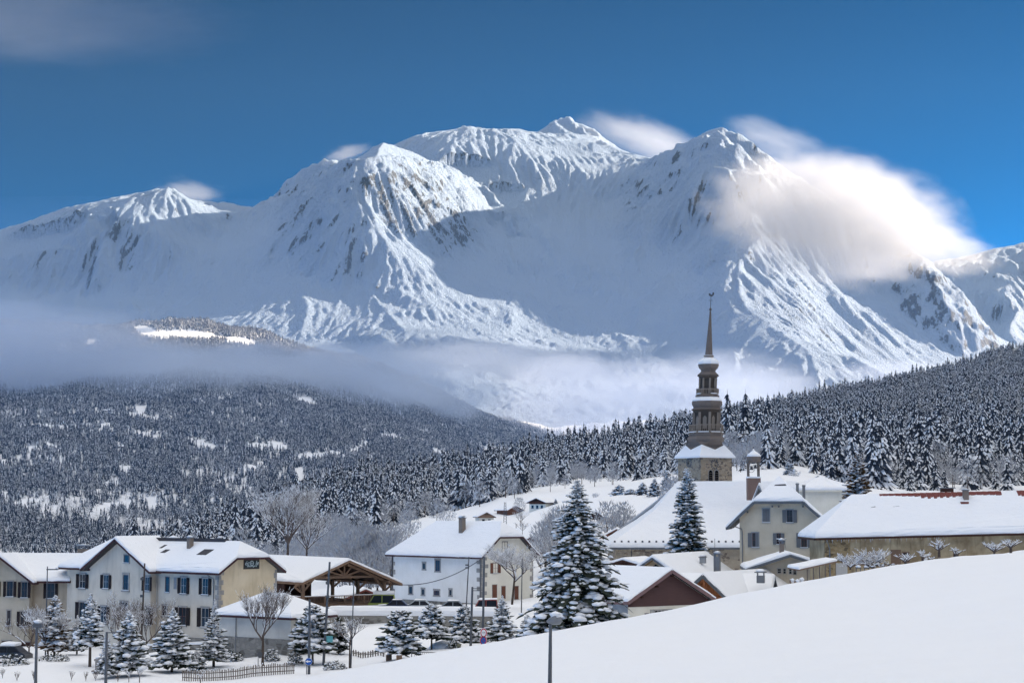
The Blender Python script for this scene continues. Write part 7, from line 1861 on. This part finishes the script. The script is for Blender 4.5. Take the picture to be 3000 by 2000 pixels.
def cloud(name, label, px, py, D, rx, ry, rz, dens, seed, scale=1.6, lo=.35, hi=.7, tilt=0.0, stretch=(1, 1, 1), group=None, col=(1, 1, 1)):
    bm = bmesh.new(); bmesh.ops.create_icosphere(bm, subdivisions=3, radius=1.0)
    me = bpy.data.meshes.new(name); bm.to_mesh(me); bm.free()
    m = bpy.data.materials.new(name); m.use_nodes = True; t = m.node_tree; t.nodes.clear()
    def n(k, **a):
        q = t.nodes.new(k)
        for x, y in a.items(): setattr(q, x, y)
        return q
    out = n('ShaderNodeOutputMaterial'); v = n('ShaderNodeVolumePrincipled'); tc = n('ShaderNodeTexCoord')
    v.inputs['Color'].default_value = (*col, 1); v.inputs['Anisotropy'].default_value = 0.2
    ln = n('ShaderNodeVectorMath', operation='LENGTH'); t.links.new(tc.outputs['Object'], ln.inputs[0])
    mp = n('ShaderNodeMapping'); t.links.new(tc.outputs['Object'], mp.inputs[0])
    mp.inputs['Scale'].default_value = stretch; mp.inputs['Location'].default_value = (seed * 3.7, seed * 1.3, seed * 2.1)
    nz = n('ShaderNodeTexNoise'); t.links.new(mp.outputs[0], nz.inputs['Vector']); nz.inputs['Scale'].default_value = scale; nz.inputs['Detail'].default_value = 4; nz.inputs['Roughness'].default_value = .62
    a = n('ShaderNodeMath', operation='SUBTRACT'); a.inputs[0].default_value = 1.0; t.links.new(ln.outputs['Value'], a.inputs[1])
    b = n('ShaderNodeMath', operation='MULTIPLY_ADD'); t.links.new(a.outputs[0], b.inputs[0]); b.inputs[1].default_value = 1.1; t.links.new(nz.outputs[0], b.inputs[2])
    c = n('ShaderNodeMapRange', interpolation_type='SMOOTHSTEP'); t.links.new(b.outputs[0], c.inputs[0])
    c.inputs[1].default_value = lo + .3; c.inputs[2].default_value = hi + .3; c.inputs[4].default_value = dens
    t.links.new(c.outputs[0], v.inputs['Density']); t.links.new(v.outputs[0], out.inputs['Volume'])
    me.materials.append(m)
    o = link(bpy.data.objects.new(name, me)); o.location = W(px, py, D); o.scale = (rx, ry, rz); o.rotation_euler = (0, R(tilt), 0)
    tag(o, label, None, group, kind='stuff')
    return o
BG = (.72, .80, .92)
cloud('cloud', None, 2440, 640, 12000, 980, 520, 520, 4.2e-3, 1, 2.4, .30, .84, tilt=8, col=(.74, .75, .78))
cloud('cloud', None, 2720, 720, 11800, 560, 360, 190, 2.4e-3, 2, 3.0, .25, .9, tilt=14, col=(.74, .75, .78))
cloud('cloud', None, 2240, 600, 12600, 380, 300, 200, 1.2e-3, 12, 3.4, .3, .95, col=(.74, .75, .78))
cloud('cloud', None, 20, 1060, 5300, 760, 380, 250, 6e-3, 3, 2.8, .40, .82, col=BG)
cloud('cloud', None, 470, 1110, 5600, 600, 300, 170, 6e-3, 14, 2.8, .42, .84, col=BG)
cloud('cloud', None, 880, 1115, 5900, 700, 380, 190, 6e-3, 4, 2.8, .42, .84, col=BG)
cloud('cloud', None, 1230, 1160, 6300, 500, 260, 160, 5e-3, 15, 2.8, .42, .86, col=BG)
cloud('cloud', None, 1700, 1190, 7900, 560, 420, 340, 3.0e-3, 5, 2.6, .42, .86, col=(.52, .60, .76))
cloud('cloud', None, 2080, 1150, 8800, 820, 420, 270, 3.0e-3, 6, 2.8, .42, .88, col=(.52, .60, .76))
cloud('cloud', None, 1400, 1060, 9200, 700, 420, 160, 9e-4, 16, 3.0, .28, .9, col=(.52, .60, .76))
cloud('cloud', None, 2660, 1100, 9600, 560, 320, 110, 2.0e-3, 26, 2.6, .28, .9, col=(.52, .60, .76))
cloud('cloud', None, 1900, 415, 16300, 1050, 500, 330, 1.3e-3, 7, 2.0, .55, 1.15, stretch=(1, 1, .7), tilt=18)
cloud('cloud', None, 2270, 410, 15000, 760, 300, 260, 1.2e-3, 17, 2.2, .55, 1.15, tilt=18)
cloud('cloud', None, 560, 565, 15200, 480, 260, 190, 1.2e-3, 18, 2.4, .52, 1.1, tilt=10)
cloud('cloud', None, 1020, 455, 16400, 380, 260, 150, 1.2e-3, 19, 2.4, .50, 1.1, tilt=-15)
cloud('cloud', None, 170, 60, 5000, 620, 300, 150, 1.0e-3, 8, 2.6, .26, .95, col=(.42, .46, .56))
def mist():
    """thin even haze lying in the valley"""
    bm = bmesh.new(); bmesh.ops.create_icosphere(bm, subdivisions=4, radius=1.0); me = bpy.data.meshes.new('valley_mist'); bm.to_mesh(me); bm.free()
    m = bpy.data.materials.new('valley_mist'); m.use_nodes = True; t = m.node_tree; t.nodes.clear()
    o = t.nodes.new('ShaderNodeOutputMaterial'); v = t.nodes.new('ShaderNodeVolumePrincipled'); v.inputs['Color'].default_value = (.40, .62, 1, 1); v.inputs['Density'].default_value = 5e-5
    t.links.new(v.outputs[0], o.inputs['Volume']); me.materials.append(m)
    q = link(bpy.data.objects.new('valley_mist', me)); q.location = W(500, 1330, 5300); q.scale = (3300, 2400, 640); tag(q, kind='stuff')
mist()
